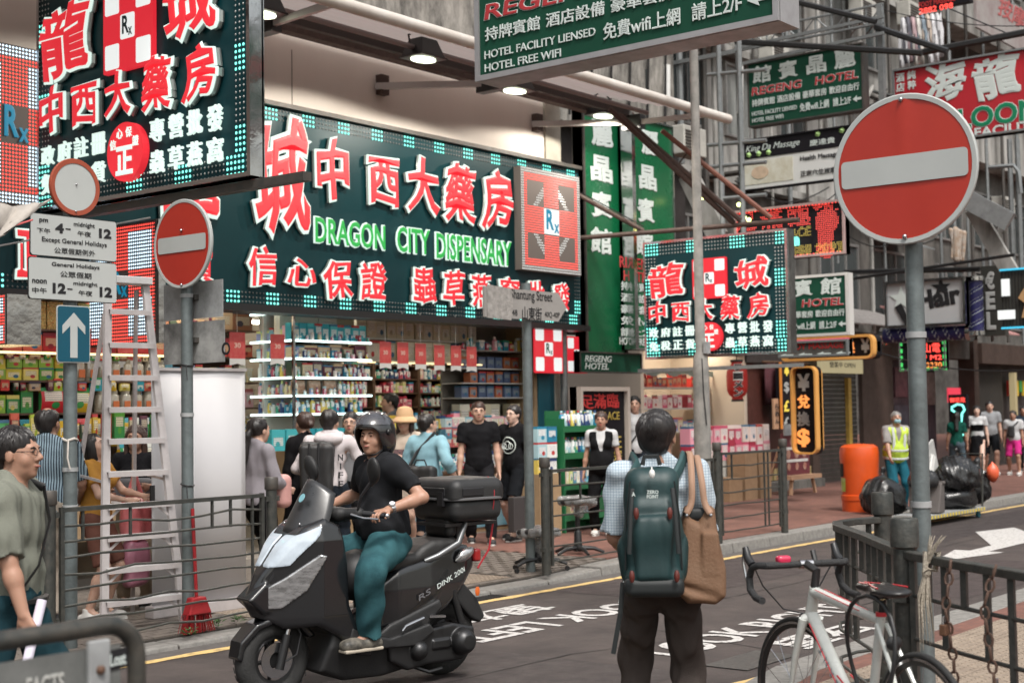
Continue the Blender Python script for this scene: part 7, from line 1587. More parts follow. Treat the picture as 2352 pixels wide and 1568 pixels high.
sd('lower_side_panel',M_plas,lambda S_: (S_.poly([(.0,.33),(-.12,.4),(-.5,.52),(-.52,.47),(-.4,.36),(-.2,.28)],.205,r=.015),S_.box((-.25,0,.4),(.5,.17,.2),r=.02,k=.01,mode='s')),(-.6,-.25,.2),(.06,.25,.6),.008)
sd('seat',M_seat,lambda S_: (S_.poly([(-.05,.66),(-.07,.76),(-.18,.825),(-.36,.815),(-.42,.86),(-.5,.89),(-.68,.895),(-.72,.84),(-.5,.76),(-.2,.70)],lambda x,z: np.clip(.155 - .5 * np.maximum(0,x + .2),.07,.16),r=.045)),(-.8,-.2,.58),(.0,.2,.96),.008,noise=.0012)
sd('backrest',M_seat,lambda S_: S_.box((-.66,0,1.0),(.045,.135,.11),r=.04),(-.8,-.2,.85),(-.55,.2,1.16),.008)
for s_ in (-1,1): lb('grab_rail',mat('rail_silver',(.16,.165,.17),.35,metal=.7),MB().tube([(-.42,s_ * .15,.76),(-.5,s_ * .185,.79),(-.66,s_ * .19,.86),(-.74,s_ * .16,.98),(-.75,s_ * .08,1.0)],[.018,.022,.022,.018,.016],10)); lb('side_lens',M_clear,MB().ball((-.76,s_ * .125,.775),(.085,.03,.038),10,Matrix.Rotation(R(25) ,3,'Y')))
sd('tail_light',M_redl,lambda S_: S_.box((-.9,0,.76),(.03,.09,.045),r=.02),(-1,-.12,.68),(-.82,.12,.84),.008)
sd('rear_fender',M_plas,lambda S_: S_.poly([(-.46,.42),(-.56,.53),(-.76,.6),(-.88,.48),(-.94,.36),(-.9,.32),(-.82,.36),(-.7,.49),(-.58,.47),(-.5,.4)],.1,r=.012),(-1,-.13,.25),(-.4,.13,.66),.008)
lb('orange_reflector',M_orange,MB().ball((-.86,.125,.53),(.02,.008,.035),8)); lb('red_reflector',M_redl,MB().ball((-.93,0,.42),(.01,.035,.025),8))
sd('engine_case',M_rim,lambda S_: (S_.poly([(-.12,.17),(-.1,.28),(-.3,.33),(-.6,.36),(-.77,.32),(-.79,.2),(-.68,.12),(-.4,.12),(-.25,.1)],.045,r=.02,yc=.16),S_.cap((-.66,.2,.24),(-.66,.225,.24),.085,k=.01),S_.cap((-.32,.2,.22),(-.32,.215,.22),.06,k=.01),S_.box((-.5,.2,.24),(.07,.02,.03),r=.01)),(-.85,.08,.05),(-.02,.3,.42),.007)
lb('centre_stand',M_rim,MB().tube([(-.3,.14,.12),(-.42,.18,.07),(-.52,.18,.08)],.012,8)); lb('kick_lever',M_chrome,MB().tube([(-.35,.23,.42),(-.2,.245,.385),(-.17,.25,.36)],.01,8))
lb('passenger_peg',M_chrome,MB().bar((-.42,.2,.42),(-.5,.26,.42),.04,.015))
lb('shock_absorber',M_rim,MB().tube([(-.72,.13,.34),(-.66,.12,.55)],.025,10)); lb('exhaust',mat('exhaust_grey',(.1,.1,.1),.4,metal=.7),MB().tube([(-.2,-.17,.14),(-.45,-.2,.17),(-.85,-.21,.3)],[.03,.05,.055],12))
def stext(st,x,z,w_,h_,rot,y,m=M_lets):
 c,f = fit(st,.01,0,0,w_,h_,0,.001,.2,0); a = R(rot); q = np.stack([x - (c[:,0] * math.cos(a) - c[:,1] * math.sin(a)),np.full(len(c),y) + c[:,2],z + c[:,0] * math.sin(a) + c[:,1] * math.cos(a)],1); link('lettering',np_mesh('l',q,f),m,sct)
stext('DINK 200i',-.60,.645,.24,.032,24,.187); stext('RS',-.38,.56,.1,.035,24,.204,mat('decal_grey',(.12,.12,.13),.4))
# handlebar
lb('steering_neck',M_plas,MB().tube([(.26,0,.98),(.2,0,1.08)],.05,12)); sd('handlebar_cover',M_plas,lambda S_: (S_.cap((.2,-.12,1.09),(.2,.12,1.09),.042),S_.cap((.2,.1,1.09),(.13,.24,1.1),.036,k=.03),S_.cap((.2,-.1,1.09),(.13,-.24,1.1),.036,k=.03),S_.ell((.24,0,1.1),(.08,.12,.045),k=.03)),(.05,-.32,1.0),(.36,.32,1.2),.007)
for s_ in (-1,1):
 lb('grip',M_blk,MB().tube([(.13,s_ * .24,1.1),(.04,s_ * .39,1.085)],.018,12)); lb('bar_end',M_chrome,MB().ball((.032,s_ * .4,1.084),.018,8)); lb('brake_lever',M_chrome,MB().tube([(.18,s_ * .23,1.095),(.15,s_ * .32,1.075),(.1,s_ * .41,1.07)],[.009,.007,.006],8)); lb('switch_pod',M_blk,MB().ball((.14,s_ * .225,1.105),(.03,.03,.03),10))
 lb('mirror_stem',M_blk,MB().tube([(.15,s_ * .26,1.12),(.15,s_ * .29,1.2),(.1,s_ * .345,1.30)],[.008,.008,.011],8))
 sd('mirror',M_plas,lambda S_: (S_.ell((.1,s_ * .36,1.36),(.03,.062,.085),rot=np.array(Matrix.Rotation(R(-22 * s_),3,'X') @ Matrix.Rotation(R(12),3,'Y'),np.float32)),S_.cap((.1,s_ * .335,1.27),(.1,s_ * .35,1.33),.012,.02,k=.02)),(.02,min(s_ * .26,s_ * .48),1.24),(.18,max(s_ * .26,s_ * .48),1.48),.006)
# top box
tbx = bpy.data.objects.new('top_box',None); COL.objects.link(tbx); tbx.parent = sct
BX = -.80
sd('base',M_plas,lambda S_: (S_.box((BX,0,1.075),(.205,.24,.08),r=.06),S_.box((BX,0,1.2),(.4,.4,.055),r=.01,mode='s',k=.005)),(BX - .32,-.34,.95),(BX + .32,.34,1.2),.008,tbx)
sd('lid',M_plas,lambda S_: (S_.box((BX,0,1.18),(.22,.255,.095),r=.07),S_.box((BX,0,1.0),(.4,.4,.135),r=.01,mode='s',k=.005),S_.cap((BX + .05,-.2,1.28),(BX + .05,.2,1.28),.008,k=.02,mode='s')),(BX - .32,-.34,1.1),(BX + .32,.34,1.33),.008,tbx)
lb('seam_band',mat('band_grey',(.12,.12,.125),.35),MB().tube([(BX + .217 * math.copysign(abs(math.cos(a)) ** .35,math.cos(a)),.253 * math.copysign(abs(math.sin(a)) ** .35,math.sin(a)),1.142) for a in [i * math.pi / 24 for i in range(48)]],.011,6,closed=True),tbx)
for y in (.12,-.12): lb('latch',M_blk,MB().b2((BX + .212,y - .03,1.1),(BX + .235,y + .03,1.19)),tbx,smooth=False)
lb('ribbed_plate',M_blk,MB().b2((BX - .02,.24,1.16),(BX + .15,.262,1.215)),tbx,smooth=False,bevel=.006); lb('ribbed_plate',M_blk,MB().b2((BX + .21,-.16,1.16),(BX + .227,.16,1.215)),tbx,smooth=False,bevel=.006)
lb('red_line',mat('red_piping',(.35,.02,.03),.4),MB().tube([(BX - .11,.19,1.277),(BX - .11,.235,1.245),(BX - .11,.257,1.18),(BX - .11,.247,1.1),(BX - .11,.225,1.02)],.0035,5),tbx)
lb('rack',M_rim,MB().b2((BX - .2,-.16,.965),(BX + .22,.16,.985)).b2((-.76,-.12,.88),(-.7,.12,.985)),smooth=False); lb('red_strut',mat('red_piping'),MB().tube([(-.98,.15,.98),(-.95,.14,.8),(-.86,.13,.68)],.007,6))
# spare helmet carried between the knees
t = thing('spare_helmet','round black spare helmet standing on the footboard between the knees','helmet',SO,yaw=syaw)
S_ = SDF((-.25,-.22,.5),(.32,.3,.95),.008); S_.ell((.03,.06,.70),(.16,.15,.165)); S_.cap((.1,.06,.57),(.19,.06,.545),.05,.02,k=.04); S_.plane((0,0,.545),(.15,0,-1)); S_.build('shell',mat('matt_black_shell',(.016,.016,.017),.5,bump=.15,bs=120),t); MB().tube([(.03,.06 + .152 * math.cos(a),.70 + .165 * math.sin(a)) for a in [R(10 + 16 * i) for i in range(11)]],.003,5).build('centre_seam',M_blk,t,world=False)
MB().tube([(-.02,.06,.56),(-.05,.06,.48),(-.04,.06,.40)],.05,10).build('pouch',M_black,t,world=False,smooth=True)
# rider
T_rid = C('charcoal_slub_tee','#252629'); T_jean = mat('faded_teal_jeans',L('#2b4d54'),.9,ns=5,na=.75,c2=L('#47757b'),bump=.7,bs=230,spec=.1)
mj = T_jean.node_tree
g = person('person riding the scooter in charcoal tee, teal jeans and open-face helmet, visor raised',SO,syaw - R(90),H=1.69,skin=SK2,hair=None,legw=1.28,top='tee',tm=T_rid,bot='jeans',bm=T_jean,shoe=None,res=.0062,pel=(0,-.215,.905),fat=.025,lean=.1,
           lh=(-.335,-.02,1.115),rh=(.335,-.02,1.115),elb=((-1,-.55,-.9),(1,-.55,-.9)),lhd=(-.1,1,-.1),rhd=(.1,1,-.1),lnorm=(0,0,-1),rnorm=(0,0,-1),lcurl=.75,rcurl=.8,lf=(-.235,.06),rf=(.2,.1),lfz=.27,rfz=.27,knees=((-.55,.5,1),(.6,.5,1)),head=(-.42,-.12),seed=31,sleeve=.78,hem=.02,wr=.0075)
gt = g['t']; hp = g['hp']; HKm = g['k']; Rh = g['Rh']; HA = g['HA']
# brows and nose-lips detail handled in the head; shoes resting on the footboard
for a_ in (g['aL'],g['aR']):
 S_ = SDF(a_ - Vector((.09,.12,.14)),a_ + Vector((.09,.26,.1)),.0055); S_.box(a_ + Vector((0,.06,-.045)),(.045,.14,.03),r=.027); S_.cap(a_ + Vector((0,-.01,0)),a_ + Vector((0,0,-.03)),.043,k=.04); S_.ell(a_ + Vector((0,.12,-.04)),(.048,.075,.042),k=.02); S_.plane(a_ + Vector((0,0,-.077)),(0,0,-1)); S_.plane(a_ + Vector((0,0,.03)),(0,0,1))
 o = S_.build('shoe',mat('trainer_black',(.035,.033,.03),.6,ns=14,na=.6,c2=(.3,.27,.22)),gt); MB().box(a_ + Vector((0,.06,-.075)),(.095,.27,.022)).build('sole',mat('sole_cream',(.42,.37,.3),.6),o,world=False,bevel=.008)
wv = g['wL'].lerp(g['eL'],.12); dd = nrm(g['eL'] - g['wL']); q = Vector((0,0,1)).rotation_difference(dd).to_matrix()
wt = thing('wristwatch','steel wristwatch with pale dial on the hand gripping the handlebar','watch',SO,yaw=syaw - R(90))
MB().lathe([(.031,-.012),(.033,0),(.031,.012)],20,wv,q,cap=False).build('bracelet',M_chrome,wt,world=False,smooth=True)
up_ = nrm(Vector((-.5,-.1,1)) - dd * Vector((-.5,-.1,1)).dot(dd)); q2 = Vector((0,0,1)).rotation_difference(up_).to_matrix()
o = MB().lathe([(.001,0),(.021,0),(.022,.006),(.019,.01),(.001,.01)],24,wv + up_ * .029,q2).build('case',M_chrome,wt,world=False,smooth=True); MB().lathe([(.001,0),(.017,0),(.017,.002),(.001,.002)],24,wv + up_ * .0395,q2).build('dial',mat('watch_dial',(.75,.72,.78),.2),wt,world=False)
hm_ = thing('motorcycle_helmet','glossy black open-face helmet with raised smoked visor on the rider of the scooter','helmet',SO,yaw=syaw - R(90))
hc = g['hc']; k_ = HKm
def hl_(S_):
 S_.ell(hp(0,-.018,.03),(.128 * k_,.15 * k_,.135 * k_),k=0,rot=HA); S_.ell(hp(0,-.045,-.05),(.118 * k_,.115 * k_,.1 * k_),k=.04,rot=HA)
 S_.ell(hp(0,-.012,.0),(.094 * k_,.112 * k_,.112 * k_),k=.004,mode='s',rot=HA); S_.box(hp(0,.12,-.06),(.088 * k_,.115 * k_,.115 * k_),r=.05 * k_,k=.012,mode='s',rot=HA); S_.cap(hp(0,-.02,-.08),hp(0,-.02,-.25),.09 * k_,k=.01,mode='s')
 S_.plane(hp(0,0,-.118),Rh @ Vector((0,.25,-1)))
S_ = SDF(hc - Vector((.19,.21,.2)),hc + Vector((.19,.21,.2)),.0055); hl_(S_); S_.build('shell',mat('helmet_gloss',(.012,.012,.014),.1,coat=1.),hm_)
vz = mat('visor_smoked',(.12,.12,.14),.04,alpha=.38,coat=1.)
B = MB(); nu,nv = 16,8
for j in range(nv + 1):
 for i in range(nu + 1):
  a = R(-80 + 160 * i / nu); e = R(24 + 46 * j / nv); rr = .163 * k_; yy = math.cos(a) * math.cos(e); zz = math.sin(e);
  B.v.append(tuple(hp(math.sin(a) * math.cos(e) * .146,yy * .182 - .012,.012 + zz * .165)))
B.f = [(j * (nu + 1) + i,j * (nu + 1) + i + 1,(j + 1) * (nu + 1) + i + 1,(j + 1) * (nu + 1) + i) for j in range(nv) for i in range(nu)]
B.build('visor',vz,hm_,world=False,smooth=True,ang=0)
for s_ in (-1,1): MB().lathe([(.001,0),(.02,0),(.016,.008),(.001,.01)],16,hp(s_ * .128,.02,.03),Rh @ Matrix.Rotation(R(90 * s_),3,'Y')).build('pivot',M_black,hm_,world=False,smooth=True)
MB().tube([hp(.128 * math.sin(a) * .74,.108 * math.cos(a),.055) for a in [R(-75 + 15 * i) for i in range(11)]],.004,5).build('visor_trim',M_chrome,hm_,world=False)
MB().tube([hp(-.085,.02,-.08),hp(-.05,.05,-.112),hp(0,.062,-.118),hp(.05,.05,-.112),hp(.085,.02,-.08)],.006,6,flat=.5).build('chin_strap',M_black,hm_,world=False)
# ================================================================ BICYCLE
BO = Vector((5.31,2.50,ZN + .002)); byaw = R(54.3)
bk = thing('road_bicycle','white road bicycle with red stripes, black drop bars and red bell','bicycle',BO,yaw=byaw)
M_bw = mat('bike_white',(.58,.6,.57),.3,coat=.5,ns=6,na=.2); M_bred = mat('bike_red',(.5,.03,.04),.35); M_bblk = mat('bike_black',(.015,.015,.016),.4); M_tape = mat('bar_tape',(.02,.02,.021),.75,bump=.6,bs=120)
def bb(name,m,B,parent=None,**k): return B.build(name,m,parent or bk,world=False,smooth=True,**k)
def bwheel(x,yaw,name='wheel'):
 t_ = bpy.data.objects.new(name,None); COL.objects.link(t_); t_.parent = bk; Z = Matrix.Rotation(yaw,3,'Z') @ Matrix.Rotation(R(-90),3,'X'); c = Vector((x,0,.338)); rr = .326
 bb('tyre',M_tyre,MB().lathe([(rr + .012 * math.cos(a),.012 * math.sin(a)) for a in [2 * math.pi * i / 10 for i in range(11)]],64,c,Z,cap=False),t_)
 bb('rim',M_bblk,MB().lathe([(.312,-.009),(.316,-.01),(.316,.01),(.312,.009),(.288,.004),(.288,-.004),(.312,-.009)],64,c,Z,cap=False),t_)
 bb('rim_edge',M_chrome,MB().lathe([(.3165,-.0105),(.306,-.0108),(.306,.0108),(.3165,.0105),(.3165,-.0105)],64,c,Z,cap=False),t_)
 bb('hub',M_bblk,MB().lathe([(.001,-.05),(.012,-.05),(.012,-.035),(.02,-.032),(.014,-.02),(.014,.02),(.02,.032),(.012,.035),(.012,.05),(.001,.05)],14,c,Z),t_)
 for i in range(20):
  a = 2 * math.pi * i / 20; b_ = a + (.5 if (i // 2) % 2 else -.5); s_ = 1 if i % 2 else -1
  bb('spoke',M_chrome,MB().tube([c + Z @ Vector((.018 * math.cos(b_),.018 * math.sin(b_),s_ * .03)),c + Z @ Vector((.29 * math.cos(a),.29 * math.sin(a),0))],.0014,4),t_)
 return t_
bwheel(-.49,0); bwheel(.49,R(6))
HT,HB = Vector((.335,0,.82)),Vector((.375,0,.70)); ST = Vector((-.20,0,.76)); BBk = Vector((-.08,0,.27)); RA_ = Vector((-.49,0,.338)); FA = Vector((.49,0,.338))
fr = bpy.data.objects.new('frame',None); COL.objects.link(fr); fr.parent = bk
bb('top_tube',M_bw,MB().tube([HT - Vector((0,0,.02)),ST + Vector((0,0,-.01))],[.024,.018],12),fr); bb('down_tube',M_bw,MB().tube([HB + Vector((0,0,.01)),BBk],[.026,.03],12),fr); bb('seat_tube',M_bw,MB().tube([BBk,ST + Vector((0,0,.02))],.018,12),fr); bb('head_tube',M_bw,MB().tube([HB,HT],[.026,.022],12),fr)
for s_ in (-1,1):
 bb('seat_stay',M_bw,MB().tube([ST + Vector((0,s_ * .02,-.02)),Vector((-.33,s_ * .035,.58)),RA_ + Vector((0,s_ * .065,0))],.009,8),fr); bb('chain_stay',M_bw,MB().tube([BBk + Vector((0,s_ * .03,0)),RA_ + Vector((0,s_ * .065,0))],.011,8),fr)
 bb('fork_blade',M_bw,MB().tube([HB + Vector((.0,s_ * .035,-.015)),Vector((.43,s_ * .05,.52)),FA + Vector((0,s_ * .05,0))],[.02,.015,.009],10),fr)
 d_ = (BBk - HB); bb('red_stripe',M_bred,MB().tube([HB + d_ * .08 + Vector((0,s_ * .0268,.004)),HB + d_ * .62 + Vector((0,s_ * .0285,.004))],.0035,5),fr); bb('red_stripe',M_bred,MB().tube([HT.lerp(ST,.08) + Vector((0,s_ * .022,.0)),HT.lerp(ST,.75) + Vector((0,s_ * .0185,0))],.002,5),fr)
for i,ch in enumerate('GIANT'):      # pale lettering down the tube
 a = HB.lerp(BBk,.66 - .09 * i); c,f = fit(ch,.03,0,0,.032,.036,0,.001,0,0); d_ = (BBk - HB).normalized(); n_ = Vector((-d_.z,0,d_.x)); q = np.array([list(a - d_ * float(v[0]) + n_ * float(v[1]) + Vector((0,.0285 + float(v[2]),0))) for v in c]); link('lettering',np_mesh('l',q,f),mat('decal_blue_grey',(.25,.32,.36),.4),fr)
bb('crown',M_bw,MB().ball(HB + Vector((.005,0,-.015)),(.03,.048,.025),10),fr)
bb('stem',M_bblk,MB().tube([HT,HT + Vector((-.02,0,.07)),HT + Vector((.07,0,.09))],.018,10)); bc = HT + Vector((.075,0,.09))
hb = bpy.data.objects.new('handlebar',None); COL.objects.link(hb); hb.parent = bk
bb('bar',M_tape,MB().tube([bc + Vector((0,-.19,0)),bc + Vector((0,.19,0))],.014,10),hb)
for s_ in (-1,1):
 pts_ = [bc + Vector((0,s_ * .07,0)),bc + Vector((.0,s_ * .18,0)),bc + Vector((.03,s_ * .205,0)),bc + Vector((.085,s_ * .21,-.015)),bc + Vector((.11,s_ * .212,-.06)),bc + Vector((.09,s_ * .218,-.11)),bc + Vector((.03,s_ * .222,-.135)),bc + Vector((-.04,s_ * .225,-.14))]
 bb('drop',M_tape,MB().tube(pts_,.0155,10),hb); bb('brake_hood',M_bblk,MB().tube([bc + Vector((.08,s_ * .21,-.005)),bc + Vector((.12,s_ * .211,.02)),bc + Vector((.145,s_ * .211,.065))],[.019,.018,.014],10),hb); bb('brake_lever',M_chrome,MB().tube([bc + Vector((.15,s_ * .213,.05)),bc + Vector((.16,s_ * .215,-.0)),bc + Vector((.125,s_ * .218,-.075))],[.009,.008,.005],8),hb)
 bb('cable',M_bblk,MB().tube([bc + Vector((.11,s_ * .2,.01)),bc + Vector((.13,s_ * .14,-.1)),bc + Vector((.1,s_ * .06,-.2)),HB + Vector((.05,s_ * .01,.0))],.0035,5),hb)
S_ = SDF(bc + Vector((-.05,.04,-.03)),bc + Vector((.07,.16,.07)),.005); S_.box(bc + Vector((.01,.1,.022)),(.022,.032,.018),r=.014); S_.build('bell',mat('bell_red',(.5,.02,.07),.2,coat=.8),bk); bb('stem_clamp',M_chrome,MB().tube([bc + Vector((0,-.03,0)),bc + Vector((0,.03,0))],.019,10)); bb('bar_mount',M_bblk,MB().tube([bc + Vector((.02,-.06,-.01)),bc + Vector((.05,-.06,.05))],.012,8))
bb('seat_post',M_bblk,MB().tube([ST,ST + Vector((-.02,0,.09))],.0135,10)); bb('seat_clamp',M_bred,MB().lathe([(.021,-.008),(.021,.008)],16,ST + Vector((0,0,.018))))
S_ = SDF((-.42,-.1,.8),(-.02,.1,.94),.006); S_.cap((-.04,0,.865),(-.2,0,.865),.016,.028,k=.01); S_.ell((-.28,0,.872),(.09,.072,.022),k=.06); S_.cap((-.1,0,.9),(-.33,0,.9),.011,k=.02,mode='s'); S_.build('saddle',mat('saddle_black',(.014,.013,.013),.35),bk)
bb('saddle_rail',M_chrome,MB().tube([(-.12,.015,.85),(-.2,.02,.835),(-.3,.02,.85)],.0035,5)); bb('saddle_edge',M_bred,MB().tube([(-.06,.012,.884),(-.16,.022,.889),(-.22,.05,.89),(-.29,.064,.889)],.0028,5)); bb('saddle_edge',M_bred,MB().tube([(-.06,-.012,.884),(-.16,-.022,.889),(-.22,-.05,.89),(-.29,-.064,.889)],.0028,5))
bb('bottle_cage',M_bred,MB().tube([HB + (BBk - HB) * .55 + Vector((-.02,.03,.03)),HB + (BBk - HB) * .7 + Vector((-.06,.035,.05)),HB + (BBk - HB) * .9 + Vector((-.05,0,.06)),HB + (BBk - HB) * .7 + Vector((-.06,-.035,.05)),HB + (BBk - HB) * .55 + Vector((-.02,-.03,.03))],.004,6))
bb('chainring',M_bblk,MB().lathe([(.03,.045),(.085,.045),(.085,.05),(.03,.05)],32,BBk,Matrix.Rotation(R(90),3,'X'),cap=False)); bb('crank',M_bblk,MB().tube([BBk + Vector((0,-.06,0)),BBk + Vector((.12,-.07,-.12))],.009,8)); bb('crank',M_bblk,MB().tube([BBk + Vector((0,.06,0)),BBk + Vector((-.12,.07,.12))],.009,8)); bb('front_brake',M_bblk,MB().ball(HB + Vector((.045,0,-.02)),(.02,.035,.03),8)); bb('rear_brake',M_bblk,MB().ball(ST + Vector((-.09,0,-.08)),(.02,.035,.03),8))
lk = thing('cable_lock','thick black looped cable lock hanging over the bicycle frame and its seat post','bicycle lock',BO,yaw=byaw)
pts_ = [Vector((-.24 + .17 * math.cos(a) + .04,.05 + .02 * math.sin(2 * a),.62 + .23 * math.sin(a))) for a in [R(-95 + 16.5 * i) for i in range(20)]]
MB().tube(pts_,.0085,8).build('cable',M_bblk,lk,world=False,smooth=True); MB().tube([(-.22,.05,.37),(-.19,.06,.44)],.016,10).build('lock_body',M_bblk,lk,world=False,smooth=True)
# ================================================================ STREET FURNITURE
M_pole = mat('pole_galvanised',(.17,.2,.205),.55,metal=.45,ns=7,na=.6,c2=(.07,.08,.08),bump=.25,bs=40)
M_polel = mat('pole_cement',(.27,.255,.235),.8,ns=6,na=.7,c2=(.12,.12,.115),bump=.3,bs=40)
M_sred = mat('sign_red',(.42,.03,.016),.4,ns=1.6,na=.4,c2=(.30,.016,.012),bump=.04,bs=20)
M_sgrey = mat('sign_reflective',(.43,.45,.44),.45,ns=2.5,na=.3,c2=(.32,.335,.33),bump=.06,bs=12)
M_sblue = mat('sign_blue',(.004,.075,.12),.35,ns=3,na=.2)
M_sback = mat('sign_back',(.34,.35,.355),.6,metal=0.0,ns=5,na=.6,c2=(.1,.1,.1),bump=.1)
M_rail = mat('rail_paint',(.036,.04,.038),.5,metal=.3,ns=16,na=.45,c2=(.11,.1,.085),bump=.3,bs=50)
MX = Matrix(((0,0,-1),(-1,0,0),(0,1,0)))      # local x,y,z -> faces -x
MY = Matrix(((1,0,0),(0,0,-1),(0,1,0)))       # faces -y
def disc_sign(parent,c,r,M_,dent=0.,bolts=((0,.92),(0,-.9)),ring=None,bar=(.87,.185),face=M_sred):
 c = Vector(c); B = MB()
 rings = [.001,.2,.4,.6,.8,.93]; n = 56; v = []
 for q in rings:
  for j in range(n):
   a = 2 * math.pi * j / n; x,y = q * r * math.cos(a),q * r * math.sin(a); z = dent * (math.exp(-((x) / .05) ** 2) * max(0,y / r) ** 1.2 - .5 * math.exp(-((x - .05) / .09) ** 2) * abs(y) / r)
   v.append(M_ @ Vector((x,y,z)) + c)
 B.add(v,[(i * n + j,i * n + (j + 1) % n,(i + 1) * n + (j + 1) % n,(i + 1) * n + j) for i in range(len(rings) - 1) for j in range(n)]); B.build('face',face,parent,smooth=True,ang=0)
 MB().lathe([(r * .925,-.004),(r * .925,.003),(r * .985,.004),(r,0),(r,-.014),(r * .97,-.03),(r * .97,-.012),(r * .001,-.012)],56,c,M_,cap=False).build('rim',ring or M_sgrey,parent,smooth=True)
 if bar:
  P = rrect(bar[0] * 2 * r,bar[1] * 2 * r,.03 * r * 2); MB().prism(P,.0015,M_,c + M_ @ Vector((0,0,.0045))).build('white_bar',M_sgrey,parent)
 for x,y in bolts: MB().ball(c + M_ @ Vector((x * r,y * r,.008)),r * .035,10).build('bolt',M_chrome,parent,smooth=True)
def pole(parent,x,y,z0,z1,r,m=M_pole,band=(),cap=True):
 MB().tube([(x,y,z0),(x,y,z1)],r,16).build('pole',m,parent,smooth=True)
 for z in band: MB().tube([(x,y,z),(x,y,z + .03)],r + .006,16).build('band',M_sback,parent,smooth=True)
# big no entry sign
px_,py_ = 6.72,2.80
t = thing('no_entry_sign','large dented no entry disc on a grey pole behind the curved railing','road sign',(px_,py_,ZN))
pole(t,px_,py_,ZN,2.95,.044,band=(2.03,1.2)); c = onX(2075,388,px_ - .09); disc_sign(t,c,.372,MX,dent=.012,bar=(.875,.185))
# left no entry sign
pl = col(430,8.8); t = thing('no_entry_sign','smaller no entry disc on the pole beside the stepladder with grey plates behind it','road sign',(pl.x,8.8,ZL))
pole(t,pl.x,8.8,ZL,3.35,.046,band=(2.62,1.7)); c = onX(418,560,pl.x - .08); disc_sign(t,c,.345,MX,bolts=((0,.3),(0,-.92)),bar=(.83,.18))
for (a,b,c1,d),nm in (((376,512,655,738),'grey_plate'),((376,516,745,838),'weathered_plate')):
 A = onX(a,c1,pl.x + .07); B_ = onX(b,d - 4,pl.x + .07); z0,z1 = onX(a,d,pl.x + .07).z,A.z; MB().b2((pl.x + .07,A.y,z0),(pl.x + .075,B_.y,z1)).build(nm,M_sback if nm == 'grey_plate' else mat('weathered_plate',(.36,.36,.35),.7,ns=4,na=.9,c2=(.08,.08,.08)),t)
 MB().b2((pl.x + .03,8.74,(z0 + z1) / 2),(pl.x + .07,8.86,(z0 + z1) / 2 + .04)).build('clamp',M_rust,t)
 if nm != 'grey_plate': MB().lathe([(.03,0),(.035,.002),(.045,.002),(.05,0)],20,(pl.x + .066,8.42 + .0,z0 + .1),MX,cap=False).build('sticker_ring',M_blk,t)
for z in (2.1,1.18): MB().tube([(pl.x + .05 * math.cos(a),8.8 + .05 * math.sin(a),z + .01 * math.sin(a)) for a in [i * math.pi / 6 for i in range(12)]],.006,5,closed=True).tube([(pl.x - .04,8.76,z),(pl.x - .06,8.72,z - .12)],.004,5).build('cable_tie',M_black,t)
# one way post with plates
p = col(165,8.9); t = thing('direction_sign_post','grey pole carrying a red-ringed white disc, two time plates and a blue arrow','road sign',(p.x,8.9,ZL))
pole(t,p.x,8.92,ZL,3.5,.05,band=(1.32,1.05)); c = onY(173,430,8.84); disc_sign(t,c,.208,MY,bolts=((0.03,.1),(0,-.85)),ring=mat('faded_red_ring',(.34,.07,.035),.5,ns=8,na=.4),bar=None,face=M_sgrey)
MB().lathe([(.172,.004),(.205,.005),(.205,.002),(.172,.002)],48,c,MY,cap=False).build('red_ring',mat('faded_red_ring'),t,smooth=True)
def plate(px0,px1,yt,yb,Y,m,r=.02,t_=None,name='plate',rim=True):
 A = onY(px0,yt,Y); b = onY(px0,yb,Y); x1 = X_at(px1,Y); cx,cz = (A.x + x1) / 2,(A.z + b.z) / 2; w_,h_ = x1 - A.x,A.z - b.z
 if rim: MB().prism(rrect(w_ + .012,h_ + .012,r),.006,MY,(cx,Y + .006,cz)).build('plate_edge',M_black,t_)
 return MB().prism(rrect(w_,h_,r),.006,MY,(cx,Y,cz)).build(name,m,t_),(cx,cz,w_,h_)
def ytext(st,x,z,w_,h_,Y,m,parent,bev=.012):
 c,f = fit(st,bev,0,0,w_,h_,0,.002,0,0); q = np.stack([c[:,0] + x,Y - c[:,2],c[:,1] + z],1); return link('lettering',np_mesh('l',q,f),m,parent,world=True)
_,(cx,cz,w_,h_) = plate(70,267,489,584,8.85,M_sgrey,t_=t,name='time_plate')
for st,u,v,a,b,bv in (('pm',-.36,.33,.1,.12,.03),('下午',-.36,.1,.15,.13,.01),('4',-.18,.2,.1,.24,.05),('–',-.08,.2,.06,.03,.05),('midnight',.11,.33,.25,.14,.02),('午夜',.11,.12,.16,.13,.01),('12',.36,.18,.15,.24,.05),('Except General Holidays',.0,-.12,.76,.15,.015),('公眾假期例外',.0,-.35,.48,.15,.008)): ytext(st,cx + u * w_,cz + v * h_,a * w_,b * h_,8.842,M_blk,t,bv)
_,(cx,cz,w_,h_) = plate(66,267,590,684,8.85,M_sgrey,t_=t,name='time_plate')
for st,u,v,a,b,bv in (('General Holidays',.02,.36,.55,.13,.02),('公眾假期',.02,.14,.36,.15,.008),('noon',-.39,-.08,.16,.1,.03),('中午',-.39,-.3,.16,.14,.01),('12',-.17,-.22,.15,.26,.05),('–',-.05,-.22,.06,.03,.05),('midnight',.13,-.08,.28,.13,.02),('午夜',.13,-.3,.16,.13,.01),('12',.37,-.24,.15,.26,.05)): ytext(st,cx + u * w_,cz + v * h_,a * w_,b * h_,8.842,M_blk,t,bv)
_,(cx,cz,w_,h_) = plate(129,206,700,832,8.85,M_sgrey,r=.025,t_=t,name='blue_plate_edge',rim=False)
MB().prism(rrect(w_ - .014,h_ - .014,.02),.002,MY,(cx,8.843,cz)).build('blue_plate',M_sblue,t)
